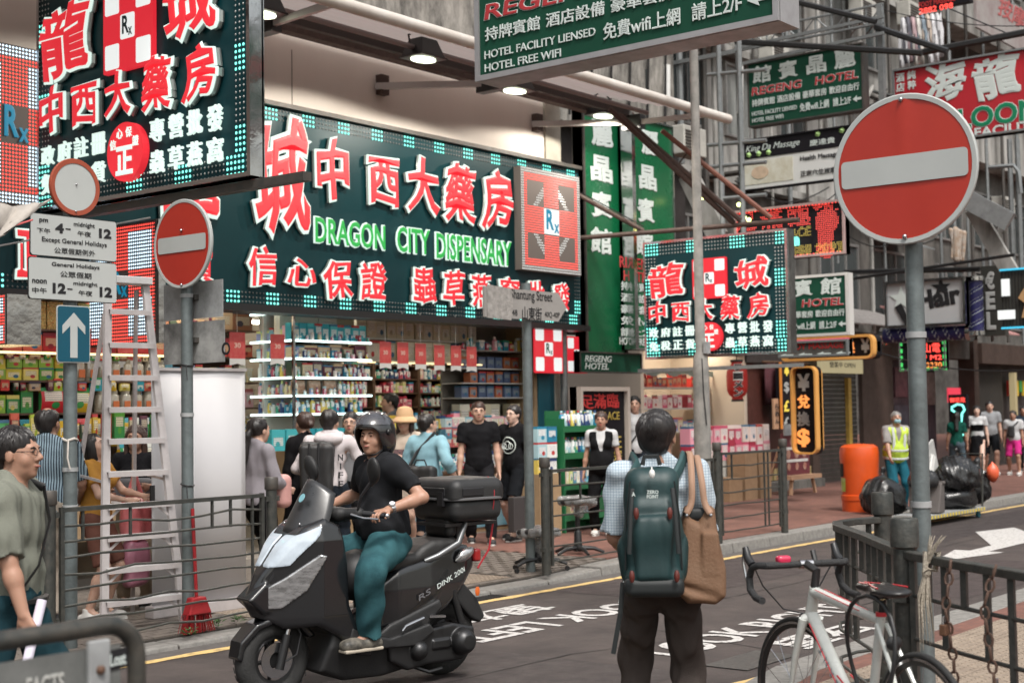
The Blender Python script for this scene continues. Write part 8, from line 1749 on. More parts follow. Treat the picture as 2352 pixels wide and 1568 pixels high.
MB().prism([(0,.155),(.095,.06),(.095,.0),(.03,.06),(.03,-.17),(-.03,-.17),(-.03,.06),(-.095,.0),(-.095,.06)],.002,MY,(cx,8.8405,cz)).build('white_arrow',M_sgrey,t)
MB().tube([(p.x + .052 * math.cos(a),8.92 + .052 * math.sin(a),1.55 + .008 * math.sin(3 * a)) for a in [i * math.pi / 6 for i in range(12)]],.009,6,closed=True).tube([(p.x - .05,8.87,1.55),(p.x - .07,8.85,1.42),(p.x - .05,8.85,1.34)],.007,5).build('tied_rope',mat('pale_rope',(.5,.46,.42),.8),t,smooth=True)
# street name sign
p = col(1213,9.0); t = thing('street_name_sign','grey arrow-shaped street plate reading Shantung Street on a slim grey pole','street sign',(p.x,9.0,ZL)); pole(t,p.x,9.0,ZL,3.02,.05)
A = onY(1110,657,8.93); x1 = X_at(1304,8.93); z1 = A.z; z0 = onY(1110,727,8.93).z; xm = X_at(1285,8.93)
MB().prism([(A.x,z0),(xm,z0),(x1,(z0 + z1) / 2),(xm,z1),(A.x,z1)],.02,MY,(0,8.94,0)).build('plate',mat('street_plate_grey',(.3,.285,.27),.6,ns=4,na=.3),t)
cz = (z0 + z1) / 2; ytext('Shantung Street',(A.x + x1) / 2 + .08,cz + .085,.7,.13,8.918,M_blk,t,.012); ytext('山東街',(A.x + x1) / 2 + .08,cz - .09,.33,.14,8.918,M_blk,t,.01); ytext('50-48',A.x + .42,cz - .09,.2,.06,8.918,M_blk,t,.0); ytext('40Q-40P',x1 - .26,cz - .09,.26,.065,8.918,M_blk,t,.0)
MB().prism([(-.2,-.16),(.18,-.17),(.21,.0),(.19,.15),(-.2,.17)],.004,MY,(A.x + .24,8.918,cz)).build('peeling_sticker',mat('peeling',(.36,.34,.32),.8,ns=14,na=.8,bump=.6,bs=30),t)
# tall lamp post
p = col(1612,8.9); t = thing('lamp_post','tall cement-coloured lamp post with a wider base standing by the railing','lamp post',(p.x,8.9,ZR))
MB().lathe([(.115,ZR),(.105,ZR + .6),(.098,2.1),(.09,2.3),(.06,2.38),(.055,4.5),(.05,9.0)],20,(p.x,8.9,0)).build('column',M_polel,t,smooth=True); MB().b2((p.x - .05,8.79,2.36),(p.x + .05,8.83,2.5)).build('cable_box',M_sback,t)
MB().tube([(p.x - .07,8.84,2.3),(p.x - .08,8.82,1.9),(p.x - .06,8.8,1.5)],.006,5).build('cable',M_black,t)
# ---- railings
def rail_panel(lab,x0,x1,y,z0,zt,n,posts,grp='guard railings on the far kerb',stubs=(),bend=0.02,seed=1,capz=None):
 rg = random.Random(seed); t = thing('guard_railing',lab,'railing',((x0 + x1) / 2,y,z0),grp)
 MB().bar((x0,y,zt),(x1,y,zt),.04,.03).build('top_rail',M_rail,t)
 for i in range(n):
  z = zt - (zt - z0 - .12) * (i + 1) / n; P = [(x0 + (x1 - x0) * k / 6,y + rg.uniform(-bend,bend) * .5,z + (rg.uniform(-bend,bend) if 0 < k < 6 else 0)) for k in range(7)]; MB().tube(P,.009,6).build('rail',M_rail,t,smooth=True)
 for x in (x0 + .0,x1): MB().bar((x,y,z0 + .08),(x,y,zt + .02),.03).build('end_bar',M_rail,t)
 dz = (zt - z0 - .12) / n
 for x,a,b in stubs: MB().bar((x,y,zt - dz * a),(x,y,zt - dz * b),.018).build('stub_bar',M_rail,t)
 for x in posts:
  MB().tube([(x,y,z0),(x,y,zt + .04)],.045,12).build('post',M_rail,t,smooth=True); MB().lathe([(.05,zt + .04),(.056,zt + .05),(.056,zt + .13),(.05,zt + .14)],14,(x,y,0)).build('post_cap',M_rust,t,smooth=True)
  for z in (zt - .03,z0 + .25): MB().b2((x - .07,y - .02,z - .02),(x + .07,y + .02,z + .02)).build('clamp',M_rail,t)
 return t
rail_panel('bent grey guard railing in front of the stepladder and the roll-up banners',5.78,7.6,8.6,ZL,1.07,8,(5.68,7.70),stubs=((5.95,0,2),(6.35,0,2),(7.1,0,2),(7.28,0,2),(7.5,0,8)),bend=.022,seed=3)
rail_panel('grey guard railing with a post by the wrapped stools',11.4,14.55,8.6,ZL + .02,1.10,6,(11.3,),stubs=((11.55,0,1),(11.9,1,2),(13.2,0,6)),bend=.008,seed=4)
rail_panel('grey guard railing ending before the open red pavement, in front of the ramen restaurant',14.75,16.2,8.6,ZR,1.16,6,(14.66,16.3),stubs=((15.0,0,2),(15.8,0,6),(15.9,0,6)),bend=.008,seed=5)
PT = [(7.5,3.35),(7.3,3.43),(7.1,3.43),(6.9,3.33),(6.7,3.17),(6.45,2.97),(6.12,2.73),(5.81,2.5),(5.55,2.19),(5.29,1.82),(5.0,1.35),(4.7,.8)]
t = thing('guard_railing','dark curved guard railing round the near street corner with chains and padlocks hanging on it','railing',(6,2.6,ZN))
zt = 1.07
def path(z,r,nm,P=PT,flat=1.,sq=False):
 if sq:
  for a,b in zip(P[:-1],P[1:]): MB().bar((*a,z),(*b,z),.05,.03).build(nm,M_rail,t)
 else: MB().tube([(*q,z) for q in P],r,8).build(nm,M_rail,t,smooth=True)
B = MB()
for k in range(len(PT) - 1):
 pass
B = MB(); n = len(PT); L_,R_ = [],[]
for i,q in enumerate(PT):
 a = Vector(PT[max(0,i - 1)]); b = Vector(PT[min(n - 1,i + 1)]); d_ = (b - a).normalized(); w2_ = Vector((-d_.y,d_.x)) * .028; L_.append(Vector(q) + w2_); R_.append(Vector(q) - w2_)
for i in range(n): B.v += [(L_[i].x,L_[i].y,zt - .02),(R_[i].x,R_[i].y,zt - .02),(R_[i].x,R_[i].y,zt + .015),(L_[i].x,L_[i].y,zt + .015)]
for i in range(n - 1):
 for j in range(4): B.f.append((4 * i + j,4 * i + (j + 1) % 4,4 * i + 4 + (j + 1) % 4,4 * i + 4 + j))
B.f += [(0,3,2,1),(4 * n - 4,4 * n - 3,4 * n - 2,4 * n - 1)]; B.build('top_rail',M_rail,t,bevel=.005)
for z in (.90,.72,.54,.36,.2): path(z,.009,'rail')
for i in range(n - 1):
 a,b = Vector(PT[i]),Vector(PT[i + 1]); m_ = max(1,int((b - a).length / .16 + .5))
 for k in range(m_):
  q = a.lerp(b,(k + .5) / m_); zz = (.72,.54,.9)[(i + k) % 3]; MB().bar((q.x,q.y,zt - .02),(q.x,q.y,zz),.024).build('upright_bar',M_rail,t)
for q in ((7.5,3.35),(5.81,2.5),(4.7,.8)):
 MB().tube([(*q,ZN),(*q,zt + .02)],.05,14).build('post',M_rail,t,smooth=True); MB().lathe([(.05,zt + .02),(.06,zt + .03),(.06,zt + .14),(.055,zt + .15),(.001,zt + .15)],16,(*q,0)).build('post_cap',M_rail,t,smooth=True)
 for dz in (.9,.45): MB().b2((q[0] - .07,q[1] - .03,dz - .03),(q[0] + .07,q[1] + .03,dz + .03)).build('clamp',M_rail,t)
def chain(lab,pts,lock):
 t_ = thing('chain',lab,'chain',pts[0]); L_ = [Vector(p_) for p_ in pts]; k = 0
 for a,b in zip(L_[:-1],L_[1:]):
  n_ = max(1,int((b - a).length / .042)); d_ = (b - a).normalized(); u_ = d_.cross(Vector((1,.3,0))).normalized(); v_ = d_.cross(u_)
  for i in range(n_):
   c_ = a.lerp(b,(i + .5) / n_); w_ = u_ if k % 2 else v_; k += 1; MB().tube([c_ + d_ * (.026 * math.cos(q)) + w_ * (.015 * math.sin(q)) for q in [j * math.pi / 4 for j in range(8)]],.0055,5,closed=True).build('link',mat('rusty_chain',(.09,.05,.035),.7,ns=30,na=.5),t_,smooth=True)
 if lock: B = MB(); c_ = Vector(lock); B.box(c_,(.05,.028,.045)); B.build('padlock',mat('rusty_lock',(.14,.07,.04),.6,metal=.3,ns=20,na=.5),t_,bevel=.005); MB().tube([c_ + Vector((-.017,0,.02)),c_ + Vector((-.015,0,.05)),c_ + Vector((.015,0,.05)),c_ + Vector((.017,0,.02))],.005,6).build('shackle',M_chrome,t_,smooth=True)
q1,q2_ = Vector((5.5,2.12)),Vector((5.33,1.88))
chain('rusty chain with padlock hanging from the near railing beside the knotted rope',[(q1.x - .04,q1.y + .04,1.09),(q1.x - .06,q1.y + .06,.9),(q1.x - .02,q1.y + .05,.7),(q1.x,q1.y + .05,.42)],(q1.x - .05,q1.y + .07,.82))
chain('rusty chain with square padlock at its lower end, hanging at the edge of the view',[(q2_.x - .04,q2_.y + .04,1.1),(q2_.x - .07,q2_.y + .08,.95),(q2_.x - .05,q2_.y + .06,.7),(q2_.x - .02,q2_.y + .06,.5)],(q2_.x,q2_.y + .07,.62))
B = MB(); B.tube([(5.63,2.28,1.1),(5.6,2.32,1.1),(5.59,2.32,1.03),(5.62,2.29,1.03)],.014,6,closed=True); B.ball((5.6,2.32,1.02),(.02,.02,.025),8)
for i in range(26):
 a = rnd.uniform(-.03,.03); b = rnd.uniform(-.02,.02); B.tube([(5.6 + a * .3,2.32 + b * .3,1.02),(5.59 + a,2.33 + b,.93 - rnd.uniform(0,.05)),(5.58 + a * 1.2,2.32 + b * 1.3,.8 - rnd.uniform(0,.1))] if i > 8 else [(5.6,2.31,1.06),(5.61 + a,2.29 + b,1.13),(5.63 + a * 2,2.27 + b * 2,1.17)],[.006,.004,.001],4)
o = B.build('knotted_rope',mat('frayed_rope',(.42,.37,.3),.9,ns=40,na=.5,bump=.8,bs=120),smooth=True); tag(o,'frayed pale rope knotted over the top rail of the near railing','rope')
# ---- stepladder
LX = col(286,9.5).x; t = thing('stepladder','tall aluminium stepladder standing open behind the bent railing','ladder',(LX,9.5,ZL)); M_al = mat('ladder_aluminium',(.55,.51,.51),.4,metal=.25,ns=10,na=.3); M_alw = mat('ladder_tread',(.62,.62,.62),.45,metal=.3,ns=10,na=.3)
H_ = 2.83; U_ = Vector((math.cos(R(-8)),math.sin(R(-8)),0)); N_ = Vector((-U_.y,U_.x,0)); O_ = Vector((LX + .02,9.5,0))
def lp(u,n_,z): return O_ + U_ * u + N_ * n_ + Vector((0,0,z))
def hw_(z): return .345 - .185 * (z / H_)
for s_ in (-1,1): MB().bar(lp(s_ * hw_(0),-.28,ZL),lp(s_ * hw_(H_),0,H_),.028,.065).build('front_rail',M_al,t); MB().bar(lp(s_ * (hw_(0) - .0),.55,ZL),lp(s_ * (hw_(H_) - .04),.06,H_ - .1),.022,.03).build('rear_leg',M_al,t); MB().bar(lp(s_ * hw_(1.2),-.16,1.2),lp(s_ * hw_(1.2),.3,1.25),.012,.02).build('spreader',M_al,t)
ys_ = (711,788,863,936,1008,1082,1155,1226,1298,1371)
for i,yy in enumerate(ys_):
 z = onY(290,yy,9.4).z + .0; n_ = -.28 * (1 - z / H_); a = lp(-hw_(z),n_,z); b = lp(hw_(z),n_,z)
 MB().hexa([lp(-hw_(z),n_ - .045,z),lp(hw_(z),n_ - .045,z),lp(hw_(z),n_ + .045,z),lp(-hw_(z),n_ + .045,z),lp(-hw_(z),n_ - .045,z + .006),lp(hw_(z),n_ - .045,z + .006),lp(hw_(z),n_ + .045,z + .006),lp(-hw_(z),n_ + .045,z + .006)]).build('tread',M_alw,t)
 MB().bar(lp(-hw_(z),n_ - .045,z - .018),lp(hw_(z),n_ - .045,z - .018),.006,.04).build('tread_lip',M_al,t)
 if z < 1.1: [MB().bar(lp(s_ * hw_(z - .12),n_ - .02,z - .13),lp(s_ * (hw_(z) - .13),n_ - .02,z - .02),.006,.02).build('brace',M_al,t) for s_ in (-1,1)]
MB().hexa([lp(x,y,z) for z in (H_ - .06,H_) for x,y in ((-.2,-.07),(.2,-.07),(.2,.1),(-.2,.1))]).build('top_cap',M_alw,t,bevel=.006)
# ---- roll-up banners
M_film = mat('banner_back',(.53,.52,.53),.45,ns=1.2,na=.4,c2=(.46,.45,.47),bump=.05,bs=5,sss=.0)
for k,(a,b,Y,lab) in enumerate(((348,440,9.62,'white roll-up banner seen from the back, half behind the no entry pole'),(436,563,9.5,'white roll-up banner seen from the back, beside the red broom'))):
 x0,x1 = X_at(a,Y),X_at(b,Y); t = thing('roll_up_banner',lab,'banner',((x0 + x1) / 2,Y,ZL),'roll-up banners behind the railing'); B = MB(); n_ = 10
 for i in range(n_ + 1): x = x0 + (x1 - x0) * i / n_; B.v += [(x,Y + .003 * math.sin(i * .9),ZL + .1),(x,Y + .002 * math.sin(i * .7 + 1),2.09)]
 B.f = [(2 * i,2 * i + 2,2 * i + 3,2 * i + 1) for i in range(n_)]; o = B.build('film',M_film,t,smooth=True); s_ = o.modifiers.new('s','SOLIDIFY'); s_.thickness = .002
 MB().b2((x0 - .02,Y - .015,2.085),(x1 + .01,Y + .015,2.11)).build('top_bar',M_al,t); MB().b2((x0 - .03,Y - .06,ZL),(x1 + .02,Y + .06,ZL + .1)).build('base',M_al,t,bevel=.01); MB().tube([((x0 + x1) / 2,Y + .03,ZL + .1),((x0 + x1) / 2,Y + .03,2.09)],.012,6).build('support_rod',M_al,t)
# ---- broom tied to the pole
t = thing('broom','red plastic broom standing upside against the no entry pole behind the railing','broom',(pl.x,8.7,ZL)); M_br = mat('broom_red',(.33,.015,.02),.5,ns=20,na=.4)
MB().tube([(pl.x,8.70,.32),(pl.x - .01,8.73,1.0)],.014,8).build('handle',M_br,t,smooth=True); MB().hexa([(pl.x - .1,8.66,.2),(pl.x + .12,8.66,.2),(pl.x + .12,8.75,.2),(pl.x - .1,8.75,.2),(pl.x - .06,8.67,.33),(pl.x + .07,8.67,.33),(pl.x + .07,8.74,.33),(pl.x - .06,8.74,.33)]).build('head',M_br,t,bevel=.01)
B = MB()
for i in range(90): x = rnd.uniform(-.1,.11); y = rnd.uniform(-.035,.04); B.tube([(pl.x + x,8.705 + y,.21),(pl.x + x * 1.35 + rnd.uniform(-.01,.01),8.7 + y * 1.3,ZL + .005)],.003,3,cap=False)
o = B.build('bristles',M_br,t); o['kind'] = 'stuff'
# ---- wrapped stools
M_wrap = mat('plastic_wrap',(.4,.4,.4),.15,alpha=.55,coat=.5,ns=12,na=.6,bump=1.,bs=18)
def stool(lab,p_,h_,wrapall):
 t = thing('swivel_stool',lab,'stool',p_,'swivel stools by the railing'); S_ = SDF((-.22,-.22,h_ - .12),(.22,.22,h_ + .06),.011); S_.box((0,0,h_ - .02),(.17,.17,.04),r=.038); S_.build('seat',M_black,t)
 MB().tube([(0,0,.12),(0,0,h_ - .05)],.028,10).build('column',M_black,t,world=False,smooth=True); MB().lathe([(.05,.09),(.04,.3),(.03,.32)],12).build('column_sleeve',M_black,t,world=False,smooth=True)
 for i in range(5): a = 2 * math.pi * i / 5 + .4; q = Vector((math.cos(a),math.sin(a),0)); MB().tube([q * .03 + Vector((0,0,.13)),q * .18 + Vector((0,0,.12)),q * .29 + Vector((0,0,.075))],[.026,.022,.016],8).build('base_arm',M_black,t,world=False,smooth=True); MB().lathe([(.001,-.012),(.026,-.012),(.026,.012),(.001,.012)],12,q * .29 + Vector((0,0,.03)),Matrix.Rotation(a,3,'Z') @ Matrix.Rotation(R(90),3,'X')).build('castor',M_black,t,world=False)
 S_ = SDF((-.26,-.26,h_ - .35),(.26,.26,h_ + .08),.012); S_.box((0,0,h_ - .02),(.18,.18,.05),r=.045); S_.cap((.05,0,h_ - .08),(.02,0,h_ - (.3 if wrapall else .14)),.12,.06,k=.05); S_.noise(.008,(20,20,12),5); S_.build('wrapping',M_wrap,t)
p = col(1322,9.3); stool('taller black swivel stool with clear wrap on its seat behind the railing',(p.x,9.3,ZL),.66,False)
p = col(1232,8.95); stool('lower black swivel stool wholly wrapped in clear plastic at the foot of the post',(p.x,8.95,ZL),.42,True)
# ---- litter bin
bx = Vector((20.15,9.35,ZR)); t = thing('litter_bin','bright orange round-topped litter bin with stickers on the red pavement','litter bin',bx); M_or = mat('bin_orange',(.66,.085,.012),.38,coat=.3,ns=3,na=.25,bump=.04)
MB().lathe([(.27,0),(.275,.16),(.285,.17),(.285,.24),(.27,.25)],32).build('base',M_or,t,world=False,smooth=True); MB().lathe([(.262,.25),(.268,.3),(.29,.75),(.295,.88),(.28,.96),(.22,1.0),(.001,1.015)],32).build('body',M_or,t,world=False,smooth=True)
A = math.atan2(-bx.y,-bx.x)
def onbin(a0,a1,z0,z1,m,nm,rr=.292): B = MB(); n_ = 6; B.v = [(rr * math.cos(a0 + (a1 - a0) * i / n_),rr * math.sin(a0 + (a1 - a0) * i / n_),z) for i in range(n_ + 1) for z in (z0,z1)]; B.f = [(2 * i,2 * i + 2,2 * i + 3,2 * i + 1) for i in range(n_)]; B.build(nm,m,t,world=False,smooth=True)
onbin(A - 1.35,A - .95,.52,.72,M_dark,'slot',.291); onbin(A - 1.3,A - .85,.3,.5,mat('bin_poster',(.35,.42,.05),.5,ns=6,na=.5,c2=(.6,.6,.55)),'poster',.283); q_ = Vector((math.cos(A + .35),math.sin(A + .35),0)); MB().lathe([(.001,0),(.05,0),(.05,.006),(.001,.006)],20,q_ * .277 + Vector((0,0,.34)),Vector((0,0,1)).rotation_difference(q_).to_matrix()).build('round_sticker',M_white,t,world=False)
o = MB().b2((0,0,0),(.2,.12,.02)).build('crumpled_paper',M_white); o.location = bx + Vector((-.1,-.38,0)); tag(o,'scrap of white paper on the pavement at the foot of the orange bin','paper')
# ---- rubbish trolley
M_bagk = mat('bin_liner',(.010,.010,.011),.3,coat=.2,bump=1.,bs=22,ns=3,na=.2)
def rubbish(lab,p_,r_,seed,tall=1.):
 S_ = SDF((-r_[0] * 1.3,-r_[1] * 1.3,-.05),(r_[0] * 1.3,r_[1] * 1.3,r_[2] * 2 + .25),.017); S_.ell((0,0,r_[2] * .9),r_,k=.05); S_.ell((.03,0,r_[2] * .5),(r_[0] * 1.02,r_[1] * 1.0,r_[2] * .5),k=.08); S_.cap((0,0,r_[2] * 1.6),(.02,0,r_[2] * 1.9),.08,.02,k=.08); S_.cap((.02,0,r_[2] * 1.9),(.07,.02,r_[2] * 1.9 + .09),.012,.045,k=.02)
 S_.noise(.013,(9,9,7),seed,3); S_.noise(.007,(24,24,14),seed + 5,2); o = S_.build('rubbish_bag',M_bagk); o.location = p_; tag(o,lab,'rubbish bag'); return o
def at(px,py,Y): return onY(px,py,Y)
tz = .16
rubbish('big tied black rubbish bag on the pavement held by the street cleaner',Vector((X_at(2022,8.8),8.8,ZR)),(.3,.3,.29),1)
t = thing('platform_trolley','low platform trolley with yellow and black edge and blue castors loaded with rubbish bags','trolley',(20.9,8.1,0)); X0t,Y0t = 20.5,8.1
def lot(px,Y): return X_at(px,Y)
xa,xb = lot(2085,8.1),lot(2215,8.1) ;
MB().b2((xa,7.85,tz - .05),(xb + .1,8.35,tz)).build('deck',M_sback,t)
B = MB()
for i in range(20): x = xa + (xb + .1 - xa) * i / 20; MB().b2((x,7.845,tz - .05),(x + .05,7.85,tz - .005)).build('yellow_block',mat('hazard_yellow',(.6,.45,.05),.5),t)
for x in (xa + .12,xb - .05):
 for y in (7.92,8.28): MB().lathe([(.001,-.018),(.058,-.018),(.062,0),(.058,.018),(.001,.018)],20,(x,y,.062),Matrix.Rotation(R(90),3,'X')).build('castor',mat('castor_blue',(.01,.1,.14),.5),t,smooth=True); MB().b2((x - .02,y - .03,.1),(x + .02,y + .03,tz - .05)).build('castor_fork',M_rust,t)
MB().tube([(xb + .08,7.9,tz),(xb + .15,7.9,.95),(xb + .15,8.3,.95),(xb + .08,8.3,tz)],.016,8).build('push_handle',M_rail,t,smooth=True)
t2 = thing('grey_tub','grey square rubbish tub brimming with black liner on the trolley behind the grey pole','tub',(xa + .3,8.1,tz)); x0,x1 = lot(2088,8.33),lot(2158,7.83)
MB().hexa([(x0 + .06,7.86,tz + .01),(x1 - .06,7.86,tz + .01),(x1 - .06,8.3,tz + .01),(x0 + .06,8.3,tz + .01),(x0,7.83,.6),(x1,7.83,.6),(x1,8.33,.6),(x0,8.33,.6)]).build('body',mat('tub_grey',(.13,.115,.11),.6,ns=4,na=.4),t2,bevel=.02); MB().b2((x0 - .02,7.81,.58),(x1 + .02,8.35,.62)).build('rim',mat('tub_grey'),t2,bevel=.01)
rubbish('crumpled black liner bulging out of the grey rubbish tub',Vector(((x0 + x1) / 2 - .1,8.08,.52)),(.24,.2,.13),2)
rubbish('upper black rubbish bag piled highest on the trolley',Vector((lot(2190,8.1),8.1,.42)),(.46,.34,.27),3); rubbish('lower black rubbish bag on the trolley deck under the highest bag',Vector((lot(2185,8.12),8.12,tz)),(.42,.3,.2),4); rubbish('small black rubbish bag hanging off the end of the trolley handle',Vector((xb + .42,8.1,.2)),(.15,.2,.28),6)
c_ = Vector(((x1 + .1),8.02,.95)); o = MB().box(c_,(.34,.03,.42),Matrix.Rotation(R(-22),3,'Y')).build('foam_board',mat('foam_board',(.42,.42,.41),.7,ns=4,na=.5,c2=(.2,.2,.2))); tag(o,'pale board sticking up slantwise out of the rubbish trolley','board')
o = MB().box((x1 + .02,7.98,.8),(.1,.03,.4),Matrix.Rotation(R(24),3,'Y')).build('foam_strip',M_white); tag(o,'white strip leaning in the rubbish beside the pale board','board')
S_ = SDF((-.12,-.12,-.02),(.12,.12,.42),.014); S_.ell((0,0,.14),(.09,.09,.14)); S_.cap((0,0,.2),(-.02,0,.36),.04,.008,k=.05); S_.noise(.006,(16,16,9),2); o = S_.build('carrier_bag',mat('orange_red_bag',(.62,.1,.04),.4)); o.location = (xb + .42,7.85,.5); tag(o,'small orange carrier bag hooked on the end of the rubbish trolley','carrier bag')
# ---- menu board
p = col(1828,12.2); S_ = Sign('menu_stand','standing menu board with food pictures on a wooden base by the tall exchange sign','menu board','Y',12.2).start(1797,996,1092,1858)
M_food = mat('food_print',(.35,.1,.08),.5,ns=12,na=.9,c2=(.5,.4,.3))
S_.board('face',mat('menu_maroon',(.14,.03,.04),.5),.04)
for j in range(3):
 for i in range(3 if j else 2): S_.mb('food_picture',M_food,MB().lathe([(.001,0),(.085 if j < 2 else .06,0),(.07,.006),(.001,.006)],14,((i - (1 if j else .5)) * S_.w * .3,S_.h * (.3 - .3 * j),.002)))
for j in (0,1): S_.mb('white_strip',M_white,MB().box((0,S_.h * (.14 - .3 * j),.003),(S_.w * .86,.05,.004)))
S_.mb('wooden_shelf',mat('pine_strip'),MB().box((0,-S_.h / 2 - .04,.05),(S_.w * 1.15,.07,.3)))
for s_ in (-1,1): S_.mb('leg',mat('pine_strip'),MB().bar((s_ * S_.w * .4,-S_.h / 2 - .08,.1),(s_ * S_.w * .46,-(S_.cen.z - ZR),.12),.05)); S_.mb('rear_leg',mat('pine_strip'),MB().bar((s_ * S_.w * .4,S_.h / 2 - .05,-.05),(s_ * S_.w * .46,-(S_.cen.z - ZR),-.4),.04))
o = MB().b2((X_at(1798,12.15),12.12,Z_at(1798,1000,12.15)),(X_at(1832,12.15),12.15,Z_at(1798,974,12.15))).build('menu_sheet',M_sback); tag(o,'laminated menu sheet clipped above the standing menu board','menu')
# ---- foreground sign frame covered in stickers
Yf = 2.94; xr = X_at(312,Yf); zt2 = 1.20
t = thing('information_stand','dark steel tube frame with sticker-covered panel, at the lower corner of the view','stand',(xr - .6,Yf,0)); M_ft = mat('frame_tube',(.03,.034,.033),.45,metal=.3,ns=14,na=.55,c2=(.13,.11,.09))
B = MB(); P = [(xr - 1.5,Yf,zt2)] + [(xr - .09 + .09 * math.sin(R(a)),Yf,zt2 - .09 + .09 * math.cos(R(a))) for a in range(0,91,15)] + [(xr,Yf,0)]
B.tube(P,.023,14); B.build('tube_frame',M_ft,t,smooth=True); MB().tube([(xr - 1.5,Yf,zt2),(xr - 1.5,Yf,0)],.023,12).build('tube_leg',M_ft,t,smooth=True)
MB().b2((xr - 1.46,Yf - .004,.35),(xr - .05,Yf + .004,zt2 - .05)).build('panel',mat('scuffed_panel',(.2,.205,.2),.55,metal=.3,ns=5,na=.7,c2=(.07,.075,.07),bump=.2),t)
MB().b2((xr - .15,Yf - .02,zt2 - .14),(xr - .09,Yf - .004,zt2 - .03)).build('clamp_plate',M_sback,t,bevel=.004); MB().ball((xr - .12,Yf - .022,zt2 - .1),.012,8).build('bolt',mat('rust_bolt',(.1,.05,.03),.7),t,smooth=True)
def stick(x,z,w_,h_,rot,m,nm='sticker'): MB().prism([tuple((Matrix.Rotation(R(rot),2) @ Vector(q))) for q in ((-w_ / 2,-h_ / 2),(w_ / 2,-h_ / 2),(w_ / 2,h_ / 2),(-w_ / 2,h_ / 2))],.0015,MY,(xr + x,Yf - .0045,zt2 + z)).build(nm,m,t)
stick(-.06,-.085,.06,.05,3,M_blk); ytext('Lost',xr - .06,zt2 - .085,.045,.03,Yf - .0068,M_lets,t,.02); ytext('FACTS',xr - .26,zt2 - .115,.1,.045,Yf - .006,mat('faint_white',(.4,.4,.38),.6),t,.03)
for i,(x,z,w_,h_,r_,c_) in enumerate(((-.1,-.2,.05,.065,25,(.4,.33,.15)),(-.17,-.2,.08,.05,-12,(.45,.44,.4)),(-.27,-.22,.1,.07,8,(.38,.38,.36)),(-.07,-.27,.06,.05,20,(.5,.46,.3)),(-.38,-.19,.1,.05,-5,(.1,.1,.1)),(-.2,-.3,.07,.06,40,(.16,.3,.32)),(-.34,-.28,.08,.05,15,(.5,.5,.46)))): stick(x,z,w_,h_,r_,mat('sticker_' + 'abcdefgh'[i],c_,.6,ns=30,na=.8,c2=(.25,.25,.22)))
# ---- canvas sheet and lines at the left edge
p0,p1 = onY(-40,455,6.4),onY(112,462,6.4); B = MB(); n_ = 12; rows_ = [(onY(-60,450,6.4),onY(120,455,6.4)),(onY(-60,505,6.3),onY(85,480,6.35)),(onY(-60,545,6.2),onY(30,512,6.3))]
for k,(a,b) in enumerate(rows_):
 for i in range(n_ + 1): q = a.lerp(b,i / n_); B.v.append((q.x,q.y + .03 * math.sin(i * 1.1 + k),q.z - .05 * math.sin(math.pi * i / n_)))
B.f = [(k * (n_ + 1) + i,k * (n_ + 1) + i + 1,(k + 1) * (n_ + 1) + i + 1,(k + 1) * (n_ + 1) + i) for k in range(2) for i in range(n_)]
o = B.build('canvas_sheet',mat('grey_canvas',(.42,.38,.34),.9,ns=5,na=.5,bump=.5,bs=20),smooth=True,ang=0); s_ = o.modifiers.new('s','SOLIDIFY'); s_.thickness = .01; tag(o,'sagging grey canvas sheet entering the view beside the round white disc','canvas sheet')
# ---- overhead cables and struts
def cable(lab,a,b,r=.02,m=M_black,sag=.0,name='overhead_cable'):
 a,b = Vector(a),Vector(b); P = [a.lerp(b,i / 10) - Vector((0,0,sag * 4 * (i / 10) * (1 - i / 10))) for i in range(11)]; o = MB().tube(P,r,6).build(name,m,smooth=True); tag(o,lab,'cable','overhead cables and struts')
cable('thick dark strut crossing in front of the distant green hotel sign',onX(1690,96,20.5),onX(2118,122,20.5),.05,name='overhead_strut'); cable('dark strut rising to the top edge above the red hotel sign',onX(2110,122,21.2),onX(2420,62,21.2),.055,name='overhead_strut'); cable('dark tube from the end of the large green hotel sign towards the truss',onX(1790,-5,20.2),onX(2012,50,20.2),.045,name='overhead_strut'); cable('dark diagonal strut ending above the red hotel sign',onX(2010,62,21),onX(2176,118,21),.05,name='overhead_strut')
cable('thin wire over the laundry',onX(2000,15,22),onX(2360,60,22),.008,sag=.1); cable('thin wire slanting across the red hotel sign top',onX(2180,20,21.5),onX(2320,80,21.5),.01); cable('sagging wire beneath the salon sign',onX(1990,800,25),onX(2352,850,25),.012,sag=.15); cable('long dark pipe above the salon sign',onX(1960,640,25.5),onX(2330,585,25.5),.03,name='overhead_strut'); cable('second dark pipe just above the salon sign',onX(1940,625,26.2),onX(2250,618,26.2),.05,name='overhead_strut')
cable('red wire at the edge of the view near the white disc',onY(-20,535,8),onY(75,505,8),.006,mat('red_wire',(.5,.1,.1),.5)); cable('thin grey rope behind the white disc',onY(-20,568,11),onY(345,500,11),.008,M_sback)
cable('thin wire above the small square dispensary sign',onX(1330,440,17),onX(1478,520,17),.008)
